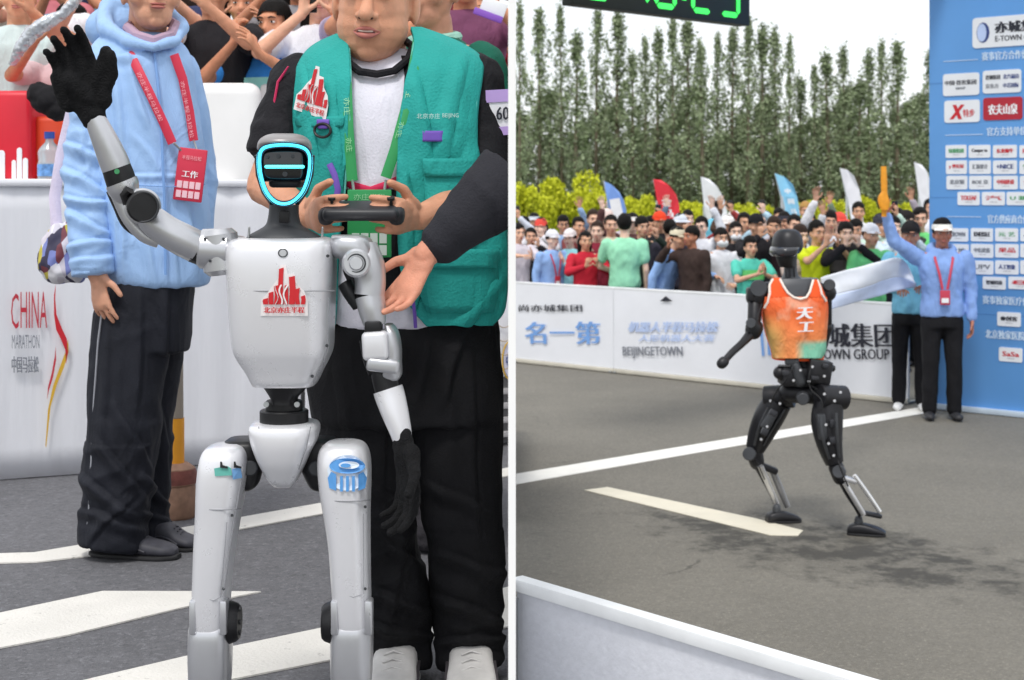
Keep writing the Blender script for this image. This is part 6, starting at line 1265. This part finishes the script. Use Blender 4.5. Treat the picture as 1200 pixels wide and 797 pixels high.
rtube([(454.5, 456, -.038), (457, 464, -.04), (463, 484, -.05), (469, 504, -.058), (472.6, 520, -.062)], [17.5, 17.6, 15.8, 13, 10.6], 'forearm_shell', SHELL, n=30)
bo, raw = MB(), MB(); bo.cap(rp(471, 514, -.06), rp(475, 533, -.066), 11.5*K, 14*K, 14)
hand(bo, raw, rp(473.5, 521, -.064), V((.10, -.06, -1)), V((-.86, -.5, 0)), V((-.35, -1, .1)), 1.10, .42, 12, .05, hold=1); bo.add(raw.v, raw.f)
build(bo, 'gloved_hand', GLOVE, rob, vox=.0035, it=3, disp=lambda p: .0016*noise.noise(p*90))
# ================================================================== black running robot in an orange vest
D4 = 9.12; Q = D4/F
qp = lambda x, y, dz=0: P(x, y, D4+dz)
run = thing('running_robot', V((P(960, 0, D4).x, D4, 0)), 'black humanoid robot in an orange running vest striding across the finish line', 'robot')
RB = M('runner_black', (34, 34, 38), .42, .25, var=.2, vs=14, bump=.05, bs=40); RG = M('runner_grey', (74, 76, 80), .45, .4, var=.12, vs=14); RM = M('runner_metal', (206, 206, 208), .3, .6, var=.08)
def qtube(pts, rad, name, mat, n=18, flat=1, par=None, fx=None):
    mb = MB(); rows = catmull([(*qp(*p), r*Q) for p, r in zip(pts, rad)], 4); mb.tube([V(q[:3]) for q in rows], [q[3] for q in rows], n, flat=flat, fx=fx); return build(mb, name, mat, par or run)
def qcap(a, b, ra, rb=None, name='link', mat=RB, par=None):
    mb = MB(); mb.cap(qp(*a), qp(*b), ra*Q, (rb or ra)*Q, 16, h=4); return build(mb, name, mat, par or run)
def qcyl(a, b, ra, rb=None, name='motor', mat=RB, bev=1.0, par=None):
    mb = MB(); mb.cyl(qp(*a), qp(*b), ra*Q, (rb or ra)*Q, 22, bev=bev*Q); return build(mb, name, mat, par or run)
def qbox(c, w, h, dep, name='housing', mat=RB, rot=0, r=.012, par=None):
    mb = MB(); mb.rbox(qp(*c), (w*Q, dep, h*Q), r, Matrix.Rotation(rot, 3, 'Y'), seg=2); return build(mb, name, mat, par or run)
hd_ = Sec(D4, [(268.5, 916, 930, .05), (271, 910.5, 935, .085), (277, 906.5, 939, .105), (285, 905, 940.5, .115), (292, 905.5, 939.5, .115), (297, 908, 936, .10)], 2.3); mb = MB(); mb.loft(hd_.rings(28)); build(mb, 'head_dome', RB, run)
mb = MB(); mb.loft(Sec(D4, [(289, 904, 937, .12, -.02), (292, 902.5, 936, .13, -.025), (297, 902.5, 934, .125, -.025), (300, 905, 931, .11, -.02)], 2.3).rings(28)); build(mb, 'visor', M('runner_visor', (50, 52, 58), .2, var=.1, coat=.5), run)
mb = MB(); mb.loft(Sec(D4, [(298, 909, 931, .08, 0), (306, 911, 929, .075), (313, 914, 930, .06)], 2.4).rings(24)); build(mb, 'face_recess', M('recess_black', (10, 10, 12), .6), run)
mb = MB(); mb.loft(Sec(D4, [(298, 919, 934, .055, .02), (312, 919, 933.5, .055, .02), (322, 918, 935, .06, .01), (328, 913, 942, .075), (334, 906, 952, .09), (342, 903, 957, .10)], 2.4).rings(28)); build(mb, 'neck', RG, run)
# chest under the vest, and the vest
ch = Sec(D4, [(326, 905, 958, .085), (334, 900, 963, .105), (350, 896, 968, .125), (368, 895.5, 968, .13), (390, 899, 966, .125), (410, 905, 964, .115), (418, 907, 963, .11)], 2.8)
mb = MB(); mb.loft(ch.rings(36)); build(mb, 'chest', RG, run)
VO = M('vest_orange', (240, 92, 40), .7, var=.08, vs=4, bump=.2, bs=60, spec=.3); VYL = M('vest_amber', (232, 170, 84), .7, var=.1, vs=4, spec=.3); VMI = M('vest_mint', (140, 206, 170), .7, var=.08, vs=4, spec=.3); VTR = M('vest_trim', (246, 236, 226), .7)
vs_ = Sec(D4, [(324, 902, 961, .095), (334, 897, 966, .118), (350, 893.5, 970, .138), (368, 893.5, 970, .143), (390, 897.5, 968, .138), (410, 904, 966, .13), (421, 906, 965, .128)], 2.8)
def vrow(rows, name, mat, out=.004, th=.006, fold=.010):
    mb = vs_.patch(rows, 14, out, 4)
    for p in mb.v: p.y -= fold*(1-abs(noise.noise(V((p.x*9, 1, p.z*6))))*2)
    o = build(mb, name, mat, run); solid(o, th, 1); return o
vrow([(326, 906, 914), (334, 903, 918), (342, 901, 923), (349, 899, 931)], 'vest_strap', VO); vrow([(328, 952, 958), (336, 950, 962), (343, 948, 965), (349, 944, 967)], 'vest_strap', VO)
def vest_print():                           # the printed fade of the vest: orange above, amber to the left hem, mint to the right hem
    m = M('vest_print_fade', (240, 92, 40), .7, bump=.2, bs=60, spec=.3, fold=.5, fs=9); n = m.node_tree; L = n.links; b = n.nodes['Principled BSDF']
    tc = n.nodes.new('ShaderNodeTexCoord'); sp = n.nodes.new('ShaderNodeSeparateXYZ'); L.new(tc.outputs['Object'], sp.inputs[0])
    def rg(s, a, c):
        q = n.nodes.new('ShaderNodeMapRange'); q.inputs[1].default_value = a; q.inputs[2].default_value = c; L.new(s, q.inputs[0]); return q.outputs[0]
    def mx(f, A_, B_):
        q = n.nodes.new('ShaderNodeMix'); q.data_type = 'RGBA'; L.new(f, q.inputs['Factor'])
        for k, x in (('A', A_), ('B', B_)):
            if isinstance(x, tuple): q.inputs[k].default_value = (*lin(x), 1)
            else: L.new(x, q.inputs[k])
        return q.outputs['Result']
    def mul(a, c):
        q = n.nodes.new('ShaderNodeMath'); q.operation = 'MULTIPLY'; L.new(a, q.inputs[0]); L.new(c, q.inputs[1]); return q.outputs[0]
    zz = lambda py: P(0, py, D4).z; xx = lambda px: P(px, 0, D4).x-run.location.x
    c1 = mx(rg(sp.outputs[2], zz(352), zz(402)), (248, 108, 56), (248, 152, 92))
    c2 = mx(mul(rg(sp.outputs[0], xx(918), xx(899)), rg(sp.outputs[2], zz(366), zz(392))), c1, (226, 186, 110))
    c3 = mx(mul(rg(sp.outputs[0], xx(926), xx(938)), rg(sp.outputs[2], zz(395), zz(401))), c2, (136, 206, 176))
    nz = n.nodes.new('ShaderNodeTexNoise'); nz.inputs['Scale'].default_value = 7; nz.inputs['Detail'].default_value = 4; L.new(tc.outputs['Object'], nz.inputs['Vector'])
    c4 = mx(rg(nz.outputs['Fac'], .52, .80), c3, (250, 206, 176))
    L.new(c4, b.inputs['Base Color']); return m
vo = vrow([(348, 897, 968), (358, 895, 969.5), (370, 895, 969.5), (383, 896.5, 968.6), (392, 899, 967.8), (402, 902, 967), (412, 904.6, 966.2), (420, 906.6, 962)], 'vest_front', vest_print())
mb = MB(); mb.tube([vs_.front(x, y, .020) for x, y in ((914, 327), (918, 335), (923, 343), (930, 348.5), (938, 350.5), (945, 348.5), (949, 342), (951, 335), (953, 328))], 1.4*Q, 8); build(mb, 'neck_trim', VTR, run)
mb = MB(); mb.tube([vs_.front(x, y, .018) for x, y in ((906, 327), (902, 334), (902, 344), (900, 354), (896, 361))], 1.6*Q, 8); build(mb, 'arm_trim', VTR, run)
mb = MB(); mb.tube([vs_.front(x, y, .018) for x, y in ((957.5, 328), (961, 336), (963, 345), (968, 353))], 1.5*Q, 8); build(mb, 'arm_trim', VTR, run)
mb = MB(); mb.loft([[p+V((0, .02, 0)) for p in r] for r in vs_.rings(32)[10:]], caps=False); build(mb, 'vest_back', VO, run)
lettering(vo, '天', vs_.front(943, 367, .034), V((1, 0, .04)), UP, 17*Q, 13.5*Q, WINK, bold=.006, slant=.12); lettering(vo, '工', vs_.front(944.5, 383, .034), V((1, 0, .04)), UP, 16*Q, 11*Q, WINK, bold=.006, slant=.12)
# arms
qcap((898, 345, .0), (888, 348, -.02), 15, 14, 'shoulder_motor'); qcyl((889, 338, -.1), (889, 338, .06), 10, None, 'shoulder_cap', RG); qcap((885, 352, -.03), (884, 375, -.08), 8.5, 8, 'upper_arm'); qbox((880, 345, -.04), 10, 16, .09, 'shoulder_plate')
qcap((884, 384, -.09), (883, 388, -.09), 10.5, 10, 'elbow_motor'); qcyl((880, 379, -.17), (882, 380, -.02), 6, None, 'elbow_cap', RG); qtube([(880, 391, -.1), (870, 402, -.16), (858, 413, -.22), (849, 423, -.26)], [6, 4.6, 4.2, 4.0], 'forearm', RB); qcap((848, 424, -.265), (846, 426, -.27), 6.2, 6.2, 'hand_knob')
qcap((962, 344, .02), (969, 343, .0), 13, 11, 'shoulder_motor'); qcyl((972, 334, -.08), (972, 334, .08), 7, None, 'shoulder_cap', RG); qcap((968, 350, .05), (969, 380, .1), 7, 6, 'upper_arm'); qcap((969, 384, .1), (966, 400, -.0+.12), 7, 5, 'forearm'); qcap((965, 402, .12), (963, 410, .1), 6, 5, 'hand_knob')
# waist, pelvis
qtube([(938, 414, 0), (941, 424, 0), (944, 434, 0)], [16, 15, 15], 'waist', RB, flat=.9); qbox((959, 435, -.09), 27, 27, .13, 'battery_box', RB, .15); qbox((938, 440, 0), 48, 22, .20, 'pelvis'); qcap((914, 437, -.06), (924, 440, -.03), 8, 9, 'hip_actuator'); qcap((932, 428, -.1), (938, 447, -.1), 6, 7, 'hip_actuator', RG)
qcyl((966, 430, -.10), (977, 432, -.06), 5, 4, 'hip_knob'); qbox((928, 424, -.10), 16, 8, .05, 'cable_block', RG); qtube([(946, 450, -.12), (962, 458, -.14), (982, 462, -.1), (991, 472, -.08), (986, 482, -.06)], [.9]*5, 'cable', RB, n=6)
qcyl((896, 466, .16), (930, 464, .10), 14, 14, 'hip_motor'); qcyl((960, 465, -.16), (990, 466, -.10), 14.5, 14, 'hip_motor'); qcap((925, 460, .02), (958, 462, -.02), 12, 12, 'hip_bridge'); qcyl((941, 466, -.10), (941, 468, -.16), 8, 7, 'hip_cap', RG)
for x in (902, 912, 922): qcyl((x, 452.5, .13), (x, 480, .13), 2.2, None, 'motor_fin', RG)
for x in (966, 974, 982): qcyl((x, 452, -.14), (x, 480, -.14), 2.2, None, 'motor_fin', RG)
# legs: the far one bent, the near one pushing off
qtube([(912, 470, .14), (902, 487, .16), (892, 508, .20), (885, 526, .22)], [17, 18, 15.5, 11.5], 'thigh', RB); qcap((884, 530, .22), (887, 542, .23), 10.5, 9, 'knee'); qbox((901, 492, .07), 12, 24, .05, 'thigh_cover', RG, .5); qcyl((878, 532, .14), (880, 532, .32), 8, None, 'knee_motor', RG)
qtube([(886, 542, .24), (895, 560, .26), (905, 580, .28), (912, 597, .29)], [5, 4, 3.2, 3], 'shin', RB); qtube([(891, 546, .18), (900, 567, .21), (910, 590, .24)], [4.4, 4.6, 4.0], 'shin_rod', RM, flat=.7); qtube([(906, 553, .25), (914, 572, .27), (923, 594, .28)], [3.8, 4.2, 3.6], 'shin_rod', M('rod_grey', (150, 150, 152), .4, .6)); qbox((901, 549, .24), 22, 8, .06, 'shin_bracket', RB, .4)
gL = G(916, 612, 0); gR = G(1013, 627, 0)
def foot(g, d, L, name='foot'):
    d = d.normalized(); sd = d.cross(UP); mb = MB(); prof = [(-.45, .030, .014), (-.38, .042, .028), (-.1, .046, .034), (.2, .050, .028), (.45, .046, .018), (.55, .030, .010)]
    mb.loft([sering(g+d*(L*t_)+UP*(h+.004), sd*w_, UP*h, 3, 18) for t_, w_, h in catmull(prof, 3)]); o = build(mb, name, RB, run)
    mb = MB(); mb.cap(g+d*(-.15*L)+UP*.05, g+d*(-.15*L)+UP*.09, .03, .024, 14); build(mb, 'ankle', RG, o)
    mb = MB(); mb.loft([sering(g+d*(L*t_)+UP*.008, sd*w_*1.08, UP*.0075, 4, 18) for t_, w_, h in prof]); build(mb, 'foot_sole', DSO, o)
foot(gL, V((1, .15, 0)), .21); foot(gR, V((1, -.25, 0)), .22)
qtube([(971, 472, -.12), (969, 494, -.13), (972, 520, -.15), (978, 543, -.16)], [17, 18.5, 15, 10.5], 'thigh', RB); qcap((980, 548, -.16), (984, 560, -.17), 9, 8, 'knee'); qbox((963, 500, -.21), 10, 30, .05, 'thigh_cover', RG, -.1); qcyl((983, 553, -.26), (984, 553, -.08), 7.5, None, 'knee_motor', RG)
qtube([(985, 560, -.17), (994, 578, -.18), (1003, 593, -.19), (1009, 604, -.19)], [5, 4.2, 3.4, 3.2], 'shin', RB); qtube([(1001, 557, -.20), (1012, 572, -.20), (1023, 588, -.20), (1031, 600, -.20)], [2.5, 2.6, 2.6, 2.5], 'shin_rod', M('rod_bright', (226, 226, 226), .25, .7)); qtube([(990, 566, -.24), (1000, 583, -.24), (1012, 603, -.22)], [3.0, 3.1, 3.0], 'shin_rod', RM); qbox((995, 562, -.18), 18, 6, .06, 'shin_bracket', RM, .3); qbox((1022, 603, -.2), 22, 5, .06, 'ankle_bracket', RB, .2)
# exposed mechanics: ribs, bolts, plates and cables
for pts in ([(900, 478, .06), (890, 500, .08), (884, 522, .14)], [(920, 480, .05), (906, 502, .08), (895, 522, .14)], [(962, 486, -.26), (964, 512, -.27), (972, 538, -.23)], [(980, 484, -.26), (981, 510, -.26), (983, 536, -.22)]):
    qtube(pts, [1.6, 1.8, 1.5], 'thigh_rail', RG, n=8, flat=.6)
for x, y, z in ((903, 470, .0), (914, 473, .0), (922, 466, .02), (899, 500, .04), (892, 515, .07), (966, 462, -.26), (978, 470, -.27), (985, 460, -.24), (968, 498, -.27), (971, 520, -.27), (977, 534, -.25), (938, 434, -.14), (952, 430, -.17), (966, 441, -.17), (930, 446, -.13), (948, 447, -.17)):
    qcyl((x, y, z), (x, y, z-.018), 1.7, 1.5, 'bolt', RM, .3)
for x, y, w_, h_, r_ in ((906, 484, 9, 7, .5), (896, 506, 8, 8, .45), (976, 496, 8, 9, -.05), (976, 516, 8, 8, -.15), (955, 443, 9, 5, .1), (967, 429, 7, 5, .1), (921, 437, 7, 6, .1)):
    qbox((x, y, -.10 if x < 930 and y > 450 else -.235 if y > 450 else -.165), w_, h_, .03, 'service_plate', M('runner_dark_grey', (54, 55, 60), .5, .3), r_, .006)
for pts in ([(952, 424, -.17), (948, 440, -.2), (950, 456, -.2), (962, 468, -.26), (964, 482, -.27)], [(930, 430, -.13), (920, 446, -.15), (910, 458, -.1), (903, 474, -.02)], [(884, 536, .12), (890, 548, .12), (896, 562, .16)], [(982, 540, -.25), (988, 556, -.27), (994, 570, -.26)], [(893, 356, -.12), (889, 368, -.15), (886, 382, -.18)]):
    qtube(pts, [.8]*len(pts), 'cable', M('cable_black', (18, 18, 20), .5), n=6)
for x in (921, 926, 931): qcap((x, 313, -.05), (x, 324, -.055), .9, .9, 'neck_rib', RB)
# ================================================================== finish staff and tape
SV = (138, 170, 228)
loc = V((P(1104, 0, 13.5).x, 13.5, 0))
person('steward in white visor and light blue jacket raising an orange clapper beside the arch', 'person', loc, -.12, 1.74, None, sk=(178, 118, 98), top=SV, hat='visor', hatc=(240, 238, 230), lanyard=(196, 60, 84), hood=True, arms=(((.50, -.16, 1.80), (.6, -.3, -.9), (.02, -.1, 1), (0, -1, 0), .75), 'down'), vox=.008, cvox=.011, wide=1.08, pants=(24, 24, 28))
loc2 = V((P(1067, 0, 14.1).x, 14.1, 0))
person('steward in a teal blue jacket and black trousers holding the end of the finish tape', 'person', loc2, -.25, 1.70, None, sk=(196, 140, 116), top=(112, 176, 206), hat='cap', hatc=(30, 28, 30), arms=(((.10, -.34, 1.13), (.8, .4, -.2), (-.2, -1, .1), (0, .3, -1), .8), ((.12, -.34, 1.16), (.8, .4, -.2), (-.3, -1, .1), (0, .3, -1), .8)), vox=.008, cvox=.011, pants=(20, 20, 24), shoe=SHOEW)
OR = M('clapper_orange', (240, 160, 40), .5, var=.12, vs=20)
pc = P(1037, 232, 13.32); t = thing('hand_clapper', pc, 'orange plastic clapper held up above the crowd by the steward', 'clapper')
mb = MB(); mb.tube([P(1036, 254, 13.32), P(1036.5, 232, 13.3), P(1036, 212, 13.3), P(1035.5, 195, 13.3)], [.022, .026, .028, .024], 10, flat=.5); build(mb, 'paddle', OR, t)
mb = MB(); mb.loft(Sec(13.3, [(224, 1033.5, 1039.5, .018), (231, 1029, 1041, .02), (238, 1029, 1043, .022), (246, 1032, 1041, .02)], 2.2).rings(18)); build(mb, 'clapper_palm', OR, t)
top_ = catmull([(962, 326, 9.75), (985, 319, 10.7), (1012, 312, 11.8), (1034, 305, 12.8), (1050, 302, 13.35), (1062, 308, 13.7), (1072, 325, 13.78)], 5)
bot_ = catmull([(972, 362, 9.75), (990, 358, 10.7), (1012, 353, 11.8), (1032, 347, 12.8), (1048, 341, 13.35), (1060, 338, 13.7), (1072, 337, 13.78)], 5)
t = thing('finish_tape', P(1068, 335, 13.75), 'white and pale blue finish tape stretched from the steward to the running robot', 'tape')
def strip(v0, v1, name, m, out=0):
    mb = MB(); vs = []; fs = []; nk = 8
    for i, (a, b) in enumerate(zip(top_, bot_)):
        A_, B_ = P(*a), P(*b)
        for k in range(nk+1):
            v = v0+(v1-v0)*k/nk; p = A_.lerp(B_, v); p.y += .05*math.sin(v*5+i*.25)+.03*noise.noise(V((i*.3, v*4, 0)))-out; vs.append(p)
    for i in range(len(top_)-1):
        for k in range(nk): q = i*(nk+1)+k; fs.append((q, q+1, q+nk+2, q+nk+1))
    mb.add(vs, fs); o = build(mb, name, m, t); solid(o, .004, 1)
strip(0, .62, 'tape_sheet', M('tape_white', (248, 249, 253), .6, var=.03)); strip(.60, 1, 'tape_band', M('tape_blue', (216, 226, 250), .6, var=.06, vs=3), .002)
# everything of the left place stops at the partition wall
bpy.context.view_layer.update()
WALLX = -.0075
for o in list(COL.objects):
    if o.type != 'MESH': continue
    r = o
    while r.parent: r = r.parent
    if r.location.x < .01 and 2.2 < r.location.y < 11 and r.location.z > LZ-.02 and not r.name.startswith('partition'):
        mw = o.matrix_world; inv = mw.inverted(); ch = 0
        for q in o.data.vertices:
            p = mw @ q.co
            if p.x > WALLX: p.x = WALLX; q.co = inv @ p
bpy.data.scenes.remove(TMP)
